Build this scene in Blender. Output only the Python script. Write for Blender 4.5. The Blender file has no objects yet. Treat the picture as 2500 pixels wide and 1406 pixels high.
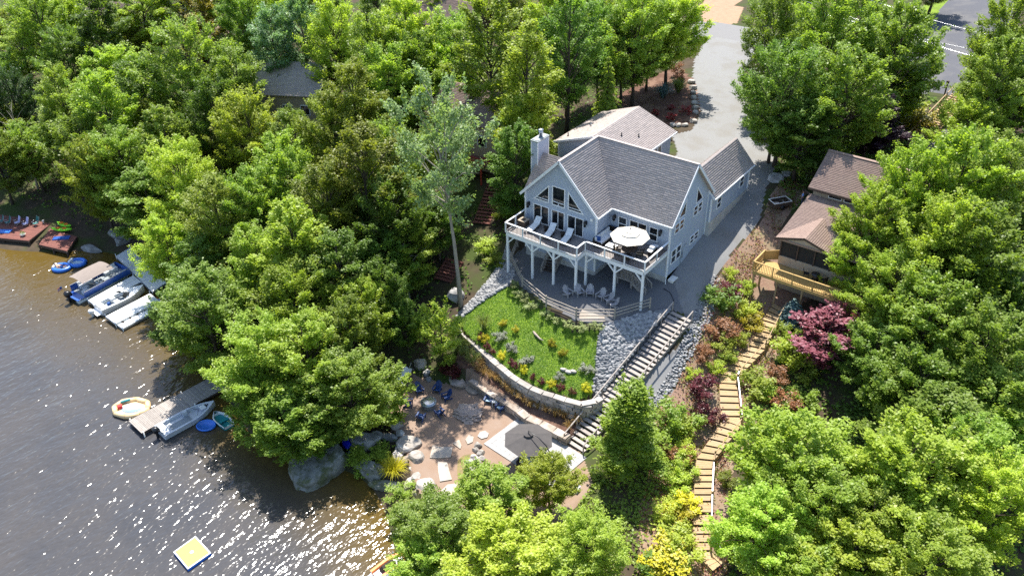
import bpy, math, random
import numpy as np
from mathutils import Vector, Matrix, Quaternion
rad = math.radians
SC = bpy.context.scene
COL = SC.collection
rng = random.Random(7)

# ---------------------------------------------------------------- camera
CAM = np.array([44.612, -58.213, 46.792])
PITCH, YAW, ROLL, FPX = .591, -.647, -.016, 2200.0
FW = np.array([math.sin(YAW)*math.cos(PITCH), math.cos(YAW)*math.cos(PITCH), -math.sin(PITCH)])
_r = np.array([math.cos(YAW), -math.sin(YAW), 0.]); _u = np.cross(_r, FW)
RT = _r*math.cos(ROLL)+_u*math.sin(ROLL); UP = -_r*math.sin(ROLL)+_u*math.cos(ROLL)
cd = bpy.data.cameras.new('camera'); cam = bpy.data.objects.new('camera', cd); COL.objects.link(cam)
cd.sensor_width = 36; cd.lens = 36*FPX/2500; cd.clip_start = .5; cd.clip_end = 3000
M = Matrix([[RT[i], UP[i], -FW[i], CAM[i]] for i in range(3)] + [[0, 0, 0, 1]])
cam.matrix_world = M
SC.camera = cam

# ---------------------------------------------------------------- light
SUN_T = np.array([.33, -.42, -1.0]); SUN_T /= np.linalg.norm(SUN_T)
SUN_EL = math.asin(-SUN_T[2]); SUN_AZ = math.atan2(-SUN_T[0], -SUN_T[1])
w = bpy.data.worlds.new('World'); SC.world = w; w.use_nodes = True
nt = w.node_tree; bg = nt.nodes['Background']
sky = nt.nodes.new('ShaderNodeTexSky'); sky.sky_type = 'NISHITA'; sky.sun_disc = False
sky.sun_elevation = SUN_EL; sky.sun_rotation = SUN_AZ; sky.altitude = 300; sky.air_density = 1.0; sky.dust_density = 1.0
nt.links.new(sky.outputs[0], bg.inputs[0]); bg.inputs[1].default_value = .15
sl = bpy.data.lights.new('sun', 'SUN'); sl.energy = 5.0; sl.angle = rad(.53); sl.color = (1, .955, .88)
so = bpy.data.objects.new('sun', sl); COL.objects.link(so)
so.rotation_mode = 'QUATERNION'; so.rotation_quaternion = Vector(SUN_T).to_track_quat('-Z', 'Y'); so.location = (-20, 40, 80)
vs = SC.view_settings; vs.view_transform = 'Standard'; vs.look = 'None'; vs.exposure = 1.05; vs.gamma = 1; vs.use_curve_mapping = False
SC.render.engine = 'CYCLES'
cy = SC.cycles; cy.max_bounces = 6; cy.diffuse_bounces = 3; cy.glossy_bounces = 3; cy.transmission_bounces = 4; cy.transparent_max_bounces = 6
cy.sample_clamp_indirect = 6; cy.use_denoising = False; cy.caustics_reflective = False; cy.caustics_refractive = False

# ---------------------------------------------------------------- pixel helpers (a photo pixel and a height give a real place)
def ray(x, y): return FW+RT*((x-1250)/FPX)-UP*((y-703)/FPX)
def onz(x, y, z):
    d = ray(x, y); return CAM+d*((z-CAM[2])/d[2])
def proj(X):
    d = np.asarray(X, float)-CAM; z = d@FW
    return 1250+FPX*(d@RT)/z, 703-FPX*(d@UP)/z

# ---------------------------------------------------------------- materials
MATS = {}
def newmat(name):
    m = bpy.data.materials.new(name); m.use_nodes = True; MATS[name] = m
    return m, m.node_tree, m.node_tree.nodes['Principled BSDF']
def mixcol(nt, fac, a, b):
    n = nt.nodes.new('ShaderNodeMix'); n.data_type = 'RGBA'
    for s, v in ((6, a), (7, b)):
        if isinstance(v, bpy.types.NodeSocket): nt.links.new(v, n.inputs[s])
        else: n.inputs[s].default_value = (*v, 1)
    if isinstance(fac, bpy.types.NodeSocket): nt.links.new(fac, n.inputs[0])
    else: n.inputs[0].default_value = fac
    return n.outputs[2]
def noise(nt, co, scale, detail=3, rough=.6, lo=.3, hi=.7):
    n = nt.nodes.new('ShaderNodeTexNoise'); n.inputs['Scale'].default_value = scale
    n.inputs['Detail'].default_value = detail; n.inputs['Roughness'].default_value = rough
    if co: nt.links.new(co, n.inputs['Vector'])
    r = nt.nodes.new('ShaderNodeMapRange'); r.inputs[1].default_value = lo; r.inputs[2].default_value = hi
    nt.links.new(n.outputs[0], r.inputs[0]); return r.outputs[0]
def pos(nt): return nt.nodes.new('ShaderNodeNewGeometry').outputs['Position']
def objco(nt): return nt.nodes.new('ShaderNodeTexCoord').outputs['Object']
def attr(nt, n):
    a = nt.nodes.new('ShaderNodeAttribute'); a.attribute_name = n; return a.outputs['Fac']
def oinfo(nt): return nt.nodes.new('ShaderNodeObjectInfo').outputs['Random']
def setbump(nt, p, h, strength, dist):
    b = nt.nodes.new('ShaderNodeBump'); b.inputs['Strength'].default_value = strength; b.inputs['Distance'].default_value = dist
    nt.links.new(h, b.inputs['Height']); nt.links.new(b.outputs[0], p.inputs['Normal'])
def solid(name, c, c2=None, rough=.7, scale=3, bump=0, bscale=30, metal=0, spec=.3, world=True, detail=4, c3=None, s3=.4, pervar=0):
    m, nt, p = newmat(name)
    p.inputs['Roughness'].default_value = rough; p.inputs['Metallic'].default_value = metal
    p.inputs['Specular IOR Level'].default_value = spec
    co = pos(nt) if world else objco(nt)
    out = None
    if c2 is None: c2 = tuple(x*.86 for x in c)
    out = mixcol(nt, noise(nt, co, scale, detail), c, c2)
    if c3: out = mixcol(nt, noise(nt, co, s3, 3, .6, .45, .62), out, c3)
    if pervar:
        h = nt.nodes.new('ShaderNodeHueSaturation'); nt.links.new(out, h.inputs['Color'])
        r = nt.nodes.new('ShaderNodeMapRange'); r.inputs[3].default_value = 1-pervar; r.inputs[4].default_value = 1+pervar
        nt.links.new(oinfo(nt), r.inputs[0]); nt.links.new(r.outputs[0], h.inputs['Value']); out = h.outputs[0]
    nt.links.new(out, p.inputs['Base Color'])
    if bump: setbump(nt, p, noise(nt, co, bscale, 3, .6, 0, 1), bump, .02)
    return m
def leafmat(name, c1, c2, tr=.35, tcol=None, var=.25):
    m = bpy.data.materials.new(name); m.use_nodes = True; MATS[name] = m; nt = m.node_tree; nt.nodes.clear()
    o = nt.nodes.new('ShaderNodeOutputMaterial')
    col = mixcol(nt, attr(nt, 'cr'), c1, c2)
    h = nt.nodes.new('ShaderNodeHueSaturation'); nt.links.new(col, h.inputs['Color'])
    r = nt.nodes.new('ShaderNodeMapRange'); r.inputs[3].default_value = 1-var; r.inputs[4].default_value = 1+var
    nt.links.new(oinfo(nt), r.inputs[0]); nt.links.new(r.outputs[0], h.inputs['Value'])
    r2 = nt.nodes.new('ShaderNodeMapRange'); r2.inputs[3].default_value = .492; r2.inputs[4].default_value = .508
    mm = nt.nodes.new('ShaderNodeMath'); mm.operation = 'FRACT'; m2 = nt.nodes.new('ShaderNodeMath'); m2.operation = 'MULTIPLY'; m2.inputs[1].default_value = 7.3
    nt.links.new(oinfo(nt), m2.inputs[0]); nt.links.new(m2.outputs[0], mm.inputs[0]); nt.links.new(mm.outputs[0], r2.inputs[0]); nt.links.new(r2.outputs[0], h.inputs['Hue'])
    d = nt.nodes.new('ShaderNodeBsdfPrincipled'); t = nt.nodes.new('ShaderNodeBsdfTranslucent'); x = nt.nodes.new('ShaderNodeMixShader')
    d.inputs['Roughness'].default_value = .42; d.inputs['Specular IOR Level'].default_value = .28
    nt.links.new(h.outputs[0], d.inputs['Base Color'])
    if tcol is None: tcol = (1.25, 1.3, .5)
    tm = nt.nodes.new('ShaderNodeMix'); tm.data_type = 'RGBA'; tm.blend_type = 'MULTIPLY'; tm.inputs[0].default_value = 1
    nt.links.new(h.outputs[0], tm.inputs[6]); tm.inputs[7].default_value = (*tcol, 1); nt.links.new(tm.outputs[2], t.inputs['Color'])
    x.inputs[0].default_value = tr
    nt.links.new(d.outputs[0], x.inputs[1]); nt.links.new(t.outputs[0], x.inputs[2]); nt.links.new(x.outputs[0], o.inputs[0])
    return m

# ---------------------------------------------------------------- mesh builder
def inset(poly, d):
    n = len(poly); P = [np.array(p, float) for p in poly]
    area = sum(P[i][0]*P[(i+1) % n][1]-P[(i+1) % n][0]*P[i][1] for i in range(n))
    s = 1 if area > 0 else -1
    L = []
    for i in range(n):
        a, b = P[i], P[(i+1) % n]; t = (b-a)/np.linalg.norm(b-a); nn = np.array([-t[1], t[0]])*s
        L.append((a+nn*d, t))
    out = []
    for i in range(n):
        (p, t), (q, u) = L[i-1], L[i]
        den = t[0]*u[1]-t[1]*u[0]
        if abs(den) < 1e-6: out.append(tuple(q)); continue
        k = ((q[0]-p[0])*u[1]-(q[1]-p[1])*u[0])/den
        out.append(tuple(p+t*k))
    return out
class MB:
    def __init__(s): s.v = []; s.f = []; s.m = []; s.smooth = []
    def add(s, vs, fs, m=0, sm=False):
        o = len(s.v); s.v += [tuple(float(c) for c in p) for p in vs]
        for f in fs: s.f.append(tuple(i+o for i in f)); s.m.append(m); s.smooth.append(sm)
        return s
    def box(s, c, sz, rz=0, m=0, R=None, taper=1):
        if R is None: R = Matrix.Rotation(rz, 3, 'Z')
        vs = []
        for z in (-.5, .5):
            k = taper if z > 0 else 1
            for x, y in ((-.5, -.5), (.5, -.5), (.5, .5), (-.5, .5)):
                vs.append(Vector(c)+R @ Vector((x*sz[0]*k, y*sz[1]*k, z*sz[2])))
        return s.add(vs, [(3, 2, 1, 0), (4, 5, 6, 7), (0, 1, 5, 4), (1, 2, 6, 5), (2, 3, 7, 6), (3, 0, 4, 7)], m)
    def bar(s, p, q, w, h, m=0, up=(0, 0, 1)):
        p = Vector(p); q = Vector(q); d = (q-p); L = d.length; d.normalize()
        sd = d.cross(Vector(up))
        if sd.length < 1e-4: sd = d.cross(Vector((1, 0, 0)))
        sd.normalize(); u = sd.cross(d)
        R = Matrix((d, sd, u)).transposed()
        return s.box((p+q)/2, (L, w, h), R=R, m=m)
    def tube(s, pts, rs, n=6, m=0, sm=True, cap=True):
        pts = [Vector(p) for p in pts]
        if not hasattr(rs, '__len__'): rs = [rs]*len(pts)
        vs = []; fs = []; ref = Vector((0, 0, 1))
        for i, p in enumerate(pts):
            d = (pts[min(i+1, len(pts)-1)]-pts[max(i-1, 0)]).normalized()
            a = d.cross(ref)
            if a.length < .1: a = d.cross(Vector((1, 0, 0)))
            a.normalize(); b = d.cross(a)
            for k in range(n):
                t = 2*math.pi*k/n; vs.append(p+(a*math.cos(t)+b*math.sin(t))*rs[i])
        for i in range(len(pts)-1):
            for k in range(n):
                fs.append((i*n+k, i*n+(k+1) % n, (i+1)*n+(k+1) % n, (i+1)*n+k))
        if cap: fs += [tuple(range(n))[::-1], tuple(range((len(pts)-1)*n, len(pts)*n))]
        return s.add(vs, fs, m, sm)
    def ext(s, poly, vec, m=0):
        n = len(poly); vec = Vector(vec); a = [Vector(p) for p in poly]
        nn = Vector((0, 0, 0))
        for i in range(n): nn += a[i].cross(a[(i+1) % n])
        if nn.dot(vec) < 0: a = a[::-1]
        vs = a+[p+vec for p in a]
        fs = [tuple(range(n))[::-1], tuple(range(n, 2*n))]+[(i, (i+1) % n, n+(i+1) % n, n+i) for i in range(n)]
        return s.add(vs, fs, m)
    def ringext(s, outer, inner, vec, m=0):
        n = len(outer); vec = Vector(vec); o = [Vector(p) for p in outer]; i_ = [Vector(p) for p in inner]
        vs = o+i_+[p+vec for p in o]+[p+vec for p in i_]; fs = []
        for k in range(n):
            j = (k+1) % n
            fs += [(2*n+k, 2*n+j, 3*n+j, 3*n+k), (k, j, 2*n+j, 2*n+k), (n+j, n+k, 3*n+k, 3*n+j)]
        return s.add(vs, fs, m)
    def lathe(s, prof, n=16, c=(0, 0, 0), m=0, sm=True, sq=1, sx=1):
        vs = []; fs = []
        for r, z in prof:
            for k in range(n):
                t = 2*math.pi*(k+.5)/n; vs.append((c[0]+r*math.cos(t)*sx, c[1]+r*math.sin(t)*sq, c[2]+z))
        for i in range(len(prof)-1):
            for k in range(n): fs.append((i*n+k, i*n+(k+1) % n, (i+1)*n+(k+1) % n, (i+1)*n+k))
        fs += [tuple(range(n))[::-1], tuple(range((len(prof)-1)*n, len(prof)*n))]
        return s.add(vs, fs, m, sm)
    def quad(s, a, b, c, d, m=0): return s.add([a, b, c, d], [(0, 1, 2, 3)], m)
    def loft(s, rings, m=0, sm=True, closed=True, cap=True):
        n = len(rings[0]); vs = [p for r in rings for p in r]; fs = []
        for i in range(len(rings)-1):
            for k in range(n if closed else n-1):
                fs.append((i*n+k, i*n+(k+1) % n, (i+1)*n+(k+1) % n, (i+1)*n+k))
        if cap: fs += [tuple(range(n))[::-1], tuple(range((len(rings)-1)*n, len(rings)*n))]
        return s.add(vs, fs, m, sm)
    def rock(s, c, r, seed=0, sub=2, m=0, rz=0, flat=0, rough=.28, sm=False):
        V, F = ICO[sub]; g = np.random.default_rng(seed)
        P = V.copy()
        for _ in range(9):       # cut the ball with random planes: facets like split stone
            n = g.normal(size=3); n[2] *= .8; n /= np.linalg.norm(n); d = g.uniform(.62, .95)
            k = P@n; P -= np.outer(np.clip(k-d, 0, None), n)
        P *= 1+g.normal(size=(len(P), 1))*.025*rough/.28
        P = P*np.array(r)
        if flat: P[:, 2] = np.clip(P[:, 2], -r[2], r[2]*flat)
        ca, sa = math.cos(rz), math.sin(rz)
        Q = np.stack([P[:, 0]*ca-P[:, 1]*sa+c[0], P[:, 0]*sa+P[:, 1]*ca+c[1], P[:, 2]+c[2]], 1)
        return s.add(Q, F, m, sm)
    def mesh(s, name, mats, off=(0, 0, 0)):
        me = bpy.data.meshes.new(name)
        o = Vector(off)
        me.from_pydata([tuple(Vector(v)-o) for v in s.v], [], s.f)
        for m in mats: me.materials.append(MATS[m] if isinstance(m, str) else m)
        if len(mats) > 1: me.polygons.foreach_set('material_index', s.m)
        if any(s.smooth): me.polygons.foreach_set('use_smooth', s.smooth)
        me.update(); return me
def _ico(sub):
    t = (1+5**.5)/2
    V = [(-1, t, 0), (1, t, 0), (-1, -t, 0), (1, -t, 0), (0, -1, t), (0, 1, t), (0, -1, -t), (0, 1, -t), (t, 0, -1), (t, 0, 1), (-t, 0, -1), (-t, 0, 1)]
    F = [(0, 11, 5), (0, 5, 1), (0, 1, 7), (0, 7, 10), (0, 10, 11), (1, 5, 9), (5, 11, 4), (11, 10, 2), (10, 7, 6), (7, 1, 8), (3, 9, 4), (3, 4, 2), (3, 2, 6), (3, 6, 8), (3, 8, 9), (4, 9, 5), (2, 4, 11), (6, 2, 10), (8, 6, 7), (9, 8, 1)]
    V = [np.array(v)/np.linalg.norm(v) for v in V]
    for _ in range(sub):
        c = {}; G = []
        def mid(a, b):
            k = (min(a, b), max(a, b))
            if k not in c: p = V[a]+V[b]; V.append(p/np.linalg.norm(p)); c[k] = len(V)-1
            return c[k]
        for a, b, d in F:
            x, y, z = mid(a, b), mid(b, d), mid(d, a); G += [(a, x, z), (b, y, x), (d, z, y), (x, y, z)]
        F = G
    return np.array(V), F
ICO = {i: _ico(i) for i in range(4)}

def tag(o, label=None, cat=None, group=None, kind=None):
    if label: o['label'] = label
    if cat: o['category'] = cat
    if group: o['group'] = group
    if kind: o['kind'] = kind
    return o
def thing(name, label, cat, loc=(0, 0, 0), rz=0, group=None, scale=1):
    o = bpy.data.objects.new(name, None); COL.objects.link(o); o.empty_display_size = .2
    o.location = loc; o.rotation_euler = (0, 0, rz); o.scale = (scale,)*3
    return tag(o, label, cat, group)
def part(name, mb, mats, root, label=None, world=False, kind=None):
    """a child mesh; world=True when its vertices are world coordinates (root unrotated)"""
    off = (0, 0, 0)
    if isinstance(mats, str): mats = [mats]
    if world:
        r = root
        off = Vector((0, 0, 0))
        while r: off += r.location; r = r.parent
    o = bpy.data.objects.new(name, mb if isinstance(mb, bpy.types.Mesh) else mb.mesh(name, mats, off)); COL.objects.link(o); o.parent = root
    return tag(o, label, kind=kind)
def inst(name, mesh, root, loc=(0, 0, 0), rot=(0, 0, 0), scale=(1, 1, 1)):
    o = bpy.data.objects.new(name, mesh); COL.objects.link(o); o.parent = root
    o.location = loc; o.rotation_euler = rot; o.scale = scale; return o
def single(name, mb, mats, label=None, cat=None, group=None, kind=None, origin=None):
    if isinstance(mats, str): mats = [mats]
    a = np.array(mb.v); off = origin if origin is not None else ((a[:, 0].min()+a[:, 0].max())/2, (a[:, 1].min()+a[:, 1].max())/2, a[:, 2].min())
    o = bpy.data.objects.new(name, mb.mesh(name, mats, off)); COL.objects.link(o); o.location = off
    return tag(o, label, cat, group, kind)
def dup(root, loc, rz=0, label=None, group=None, scale=None):
    def cp(o, par):
        c = o.copy(); COL.objects.link(c); c.parent = par
        for ch in o.children: cp(ch, c)
        return c
    r = cp(root, None); r.location = loc; r.rotation_euler = (0, 0, rz)
    if scale is not None: r.scale = (scale,)*3 if not hasattr(scale, '__len__') else scale
    if label: r['label'] = label
    if group: r['group'] = group
    return r
ORD = ['first', 'second', 'third', 'fourth', 'fifth', 'sixth', 'seventh', 'eighth', 'ninth', 'tenth', 'eleventh', 'twelfth', 'thirteenth', 'fourteenth', 'fifteenth', 'sixteenth', 'seventeenth', 'eighteenth', 'nineteenth', 'twentieth']
# ================================================================= materials
solid('siding', (.40, .45, .53), (.37, .42, .50), .75, 2)
def siding_lines(m, pitch):
    nt = m.node_tree; p = nt.nodes['Principled BSDF']; g = pos(nt)
    s = nt.nodes.new('ShaderNodeSeparateXYZ'); nt.links.new(g, s.inputs[0])
    a = nt.nodes.new('ShaderNodeMath'); a.operation = 'DIVIDE'; a.inputs[1].default_value = pitch; nt.links.new(s.outputs[2], a.inputs[0])
    f = nt.nodes.new('ShaderNodeMath'); f.operation = 'FRACT'; nt.links.new(a.outputs[0], f.inputs[0])
    i = nt.nodes.new('ShaderNodeMath'); i.operation = 'SUBTRACT'; i.inputs[0].default_value = 1; nt.links.new(f.outputs[0], i.inputs[1])
    setbump(nt, p, i.outputs[0], .35, .02)
siding_lines(MATS['siding'], .2)
solid('tan_wall', (.36, .30, .22), (.32, .26, .19), .8, 2)
solid('tan_board', (.40, .33, .24), (.34, .27, .2), .8, 3)
solid('white_trim', (.80, .80, .80), (.74, .75, .76), .5, 2, spec=.4)
solid('off_white', (.78, .76, .70), (.72, .70, .64), .6, 3)
solid('concrete', (.52, .51, .48), (.42, .41, .38), .85, 1.5, .2, 20, c3=(.36, .35, .33), s3=.8)
def shingle(name, c1, c2, c3):
    m, nt, p = newmat(name); p.inputs['Roughness'].default_value = .9; p.inputs['Specular IOR Level'].default_value = .2
    g = pos(nt); a = mixcol(nt, attr(nt, 'cr'), c1, c2); a = mixcol(nt, noise(nt, g, .5, 4, .6, .35, .75), a, c3)
    b = mixcol(nt, noise(nt, g, 45, 2, .6, .3, .7), a, tuple(x*.7 for x in c1)); nt.links.new(b, p.inputs['Base Color'])
    setbump(nt, p, noise(nt, g, 60, 2, .6, 0, 1), .4, .01)
shingle('shingle_gray', (.52, .445, .405), (.29, .255, .24), (.44, .38, .35))
shingle('shingle_brown', (.33, .235, .195), (.22, .15, .13), (.30, .225, .19))
m, nt, p = newmat('glass'); p.inputs['Roughness'].default_value = .06; p.inputs['IOR'].default_value = 1.5
nt.links.new(mixcol(nt, noise(nt, pos(nt), .9, 2, .5, .42, .6), (.008, .01, .013), (.03, .033, .036)), p.inputs['Base Color'])
solid('deck_board', (.28, .255, .24), (.24, .215, .2), .7, 4)
solid('dark_metal', (.018, .018, .02), None, .45, spec=.5)
solid('metal', (.55, .56, .58), None, .3, 5, metal=.9)
solid('galvanized', (.42, .46, .48), (.34, .38, .40), .4, 6, metal=.6)
solid('grey_wood', (.36, .32, .285), (.26, .23, .205), .85, 6, .3, 25, pervar=.14)
solid('fence_wood', (.40, .35, .29), (.29, .25, .21), .85, 6, .3, 25, pervar=.14)
solid('brown_wood', (.085, .06, .045), (.065, .045, .035), .8, 6)
solid('tan_wood', (.41, .28, .14), (.31, .21, .105), .7, 5, .2, 25, c3=(.35, .25, .145), s3=1.2, pervar=.1)
solid('yellow_wood', (.46, .305, .11), (.38, .25, .09), .7, 5, .2, 25, pervar=.08)
solid('red_wood', (.20, .075, .055), (.14, .055, .045), .8, 3, pervar=.15)
solid('red_paint', (.42, .06, .045), (.34, .05, .04), .6, 3)
solid('wicker', (.035, .025, .02), (.022, .016, .013), .8, 20)
solid('cushion', (.78, .78, .76), (.70, .71, .71), .9, 3)
solid('blue_cloth', (.03, .09, .28), (.025, .07, .22), .9, 4)
solid('canopy_white', (.66, .60, .50), (.62, .565, .47), .85, 2)
solid('canopy_grey', (.085, .077, .074), (.07, .064, .062), .85, 2)
solid('blue_chair', (.012, .05, .17), (.01, .04, .14), .45, 3, spec=.4, pervar=.1)
solid('grey_chair', (.36, .35, .36), (.32, .31, .32), .6, 3, pervar=.06)
solid('light_blue', (.38, .52, .62), (.33, .46, .56), .8, 4)
solid('paver', (.38, .37, .355), (.32, .31, .30), .85, 5, .2, 40, pervar=.07)
solid('flagstone', (.42, .36, .29), (.35, .29, .235), .85, 2.5, .3, 20, c3=(.38, .34, .29), s3=.8, pervar=.08)
solid('wall_stone', (.36, .33, .295), (.27, .245, .22), .9, 2.5, .5, 12, c3=(.45, .42, .38), s3=.9, pervar=.15)
solid('cap_rock', (.34, .31, .275), (.27, .245, .22), .9, 2.5, .5, 12, c3=(.38, .35, .32), s3=.9, pervar=.12)
solid('rock_grey', (.31, .30, .285), (.15, .147, .14), .9, 2.2, 1, 9, c3=(.42, .41, .39), s3=.7, detail=8, pervar=.15)
solid('rock_brown', (.34, .28, .225), (.22, .18, .145), .9, 2, .6, 8, c3=(.43, .37, .32), s3=.9, detail=8, pervar=.15)
solid('rock_pale', (.36, .325, .285), (.24, .215, .185), .9, 2.5, .5, 10, c3=(.42, .39, .355), s3=.9, detail=8, pervar=.12)
solid('rock_moss', (.27, .27, .245), (.115, .118, .10), .9, 1.6, 1, 9, c3=(.085, .095, .045), s3=1.3, detail=8)
m, nt, p = newmat('river_rock'); p.inputs['Roughness'].default_value = .8
nt.links.new(mixcol(nt, attr(nt, 'cr'), (.135, .14, .15), (.36, .355, .345)), p.inputs['Base Color'])
m, nt, p = newmat('twig'); p.inputs['Roughness'].default_value = .9
nt.links.new(mixcol(nt, attr(nt, 'cr'), (.30, .22, .16), (.18, .11, .075)), p.inputs['Base Color'])
solid('bark', (.085, .065, .05), (.05, .04, .03), .95, 5, .8, 8)
solid('bark_pale', (.33, .29, .235), (.22, .195, .16), .9, 4, .5, 8)
solid('boat_white', (.74, .75, .75), (.68, .69, .70), .35, 2, spec=.5)
solid('boat_grey', (.55, .58, .62), (.50, .53, .57), .5, 2, c3=(.46, .49, .53), s3=.8)
solid('floor_grey', (.26, .29, .31), None, .7, 5)
solid('boat_blue', (.03, .10, .38), (.03, .09, .33), .25, 3, spec=.6)
solid('deep_blue', (.012, .02, .45), None, .35, 3, spec=.5)
solid('float_blue', (.03, .17, .62), (.03, .15, .55), .35, 3, spec=.5)
solid('teal', (.02, .24, .25), (.02, .2, .22), .4, 3)
solid('teal_chair', (.02, .13, .12), None, .7, 3)
solid('lime', (.22, .62, .02), (.2, .55, .02), .35, 3)
solid('orange', (.75, .22, .03), None, .4, 3)
solid('float_yellow', (.62, .40, .10), (.58, .36, .09), .6, 3)
solid('float_tan', (.74, .55, .30), (.70, .51, .27), .45, 3)
solid('bimini', (.24, .20, .175), (.21, .175, .155), .85, 3)
solid('lavender', (.36, .34, .58), (.42, .44, .62), .9, 6)
solid('skin', (.52, .31, .21), None, .6, 4)
solid('dark_hair', (.03, .022, .016), None, .7, 9)
solid('shirt_blue', (.22, .40, .80), (.19, .36, .74), .9, 4)
solid('jeans', (.05, .08, .17), None, .9, 6)
solid('red_cloth', (.55, .05, .05), None, .8, 4)
solid('white_plastic', (.76, .77, .76), None, .4, 3)
solid('black_plastic', (.012, .013, .016), None, .35, 3, spec=.5)
solid('screen', (.03, .028, .026), (.02, .02, .02), .8, 6)
solid('driftwood', (.40, .33, .28), (.22, .175, .15), .9, 8, .8, 14, detail=8)
solid('planter', (.62, .57, .48), None, .7, 3)
solid('sand', (.46, .40, .32), None, .95, 8)
solid('tank_water', (.10, .085, .02), (.22, .15, .03), .25, 3, detail=6)
# ground
G_ = dict(rough=.95, spec=.15, detail=8)
solid('forest_floor', (.085, .062, .042), (.05, .04, .026), scale=1.2, bump=.6, bscale=9, c3=(.05, .07, .018), s3=.22, **G_)
solid('gravel_drive', (.245, .243, .237), (.19, .188, .183), scale=14, bump=.5, bscale=30, c3=(.20, .192, .178), s3=.45, **G_)
solid('gravel_dark', (.165, .165, .17), (.12, .12, .125), scale=12, bump=.5, bscale=30, c3=(.15, .147, .145), s3=.4, **G_)
solid('beach', (.28, .195, .14), (.215, .145, .103), scale=12, bump=.5, bscale=28, c3=(.26, .19, .145), s3=.5, **G_)
solid('mulch', (.155, .085, .06), (.085, .048, .036), scale=7, bump=.8, bscale=22, c3=(.20, .125, .09), s3=.6, **G_)
solid('bank', (.33, .215, .16), (.19, .12, .085), scale=6, bump=.8, bscale=18, c3=(.24, .185, .12), s3=.6, **G_)
solid('asphalt', (.105, .106, .115), (.085, .086, .095), scale=10, bump=.2, bscale=40, c3=(.125, .122, .122), s3=.35, **G_)
solid('road_grey', (.215, .21, .207), (.18, .176, .174), scale=10, bump=.2, bscale=40, **G_)
solid('dirt_tan', (.36, .235, .155), (.29, .185, .12), scale=2, bump=.4, bscale=20, **G_)
solid('dry_grass', (.36, .25, .085), (.25, .19, .05), scale=3, bump=.5, bscale=25, **G_)
solid('lawn', (.20, .29, .03), (.14, .21, .022), scale=4, bump=.8, bscale=25, c3=(.13, .19, .028), s3=.5, **G_)
solid('rock_bed', (.12, .12, .125), (.07, .07, .072), scale=10, bump=.8, bscale=14, **G_)
# leaves
leafmat('leaf_mid', (.20, .295, .048), (.305, .40, .068), .52)
leafmat('leaf_bright', (.275, .385, .052), (.40, .50, .076), .52)
leafmat('leaf_lime', (.34, .42, .05), (.46, .53, .075), .52)
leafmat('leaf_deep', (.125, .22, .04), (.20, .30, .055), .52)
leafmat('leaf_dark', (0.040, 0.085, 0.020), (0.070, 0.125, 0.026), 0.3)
leafmat('leaf_olive', (.21, .265, .04), (.32, .365, .06), .52)
leafmat('leaf_silver', (.22, .32, .13), (.32, .42, .20), .42)
leafmat('leaf_pine', (.15, .25, .11), (.22, .34, .15), 0.4)
leafmat('leaf_gold', (0.300, 0.270, 0.015), (0.400, 0.340, 0.025), .3)
leafmat('leaf_yellow', (.55, .51, .02), (.68, .63, .04), 0.3)
leafmat('leaf_purple', (0.032, 0.017, 0.028), (0.055, 0.026, 0.040), .2, (1.3, .8, .8))
leafmat('leaf_plum', (.18, .05, .07), (.275, .095, .12), 0.3)
leafmat('leaf_maroon', (.085, .018, .024), (.14, .03, .036), 0.25)
leafmat('leaf_red', (0.240, 0.025, 0.030), (0.360, 0.050, 0.045), .3, (1.4, .5, .5))
leafmat('leaf_blue', (0.100, 0.170, 0.155), (0.155, 0.235, 0.215), .15, (1, 1, .9))
leafmat('leaf_rust', (.20, .085, .04), (.28, .14, .055), 0.25)
leafmat('leaf_hosta', (0.195, 0.256, 0.073), (0.366, 0.403, 0.171), .25)
leafmat('leaf_lavender', (.17, .20, .13), (.24, .24, .20), .2, (1, 1, 1))
leafmat('straw', (0.380, 0.250, 0.080), (0.500, 0.350, 0.140), .3, (1.1, 1, .7))
leafmat('grass_green', (0.170, 0.230, 0.050), (0.270, 0.290, 0.090), .3)
leafmat('lawn_blade', (0.085, 0.190, 0.012), (0.150, 0.260, 0.020), .3)
# water
m, nt, p = newmat('water'); p.inputs['Roughness'].default_value = .12; p.inputs['IOR'].default_value = 1.333
g = pos(nt)
deep = mixcol(nt, noise(nt, g, .12, 3, .6, .35, .65), (.054, .054, .057), (.070, .065, .062))
sh = mixcol(nt, attr(nt, 'shallow'), deep, (.095, .062, .014))
nt.links.new(sh, p.inputs['Base Color'])
mp = nt.nodes.new('ShaderNodeMapping'); mp.inputs['Rotation'].default_value = (0, 0, -.65); mp.inputs['Scale'].default_value = (1, .42, 1); nt.links.new(g, mp.inputs[0])
n1 = nt.nodes.new('ShaderNodeTexNoise'); n1.inputs['Scale'].default_value = 1.7; n1.inputs['Detail'].default_value = 2.2; n1.inputs['Roughness'].default_value = .62; nt.links.new(mp.outputs[0], n1.inputs['Vector'])
n2 = nt.nodes.new('ShaderNodeTexNoise'); n2.inputs['Scale'].default_value = .35; n2.inputs['Detail'].default_value = 2; nt.links.new(mp.outputs[0], n2.inputs['Vector'])
ad = nt.nodes.new('ShaderNodeMath'); ad.operation = 'MULTIPLY_ADD'; ad.inputs[1].default_value = 1.6; nt.links.new(n2.outputs[0], ad.inputs[0]); nt.links.new(n1.outputs[0], ad.inputs[2])
b = nt.nodes.new('ShaderNodeBump'); b.inputs['Strength'].default_value = 1; b.inputs['Distance'].default_value = .165
nt.links.new(ad.outputs[0], b.inputs['Height']); nt.links.new(b.outputs[0], p.inputs['Normal'])

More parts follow.
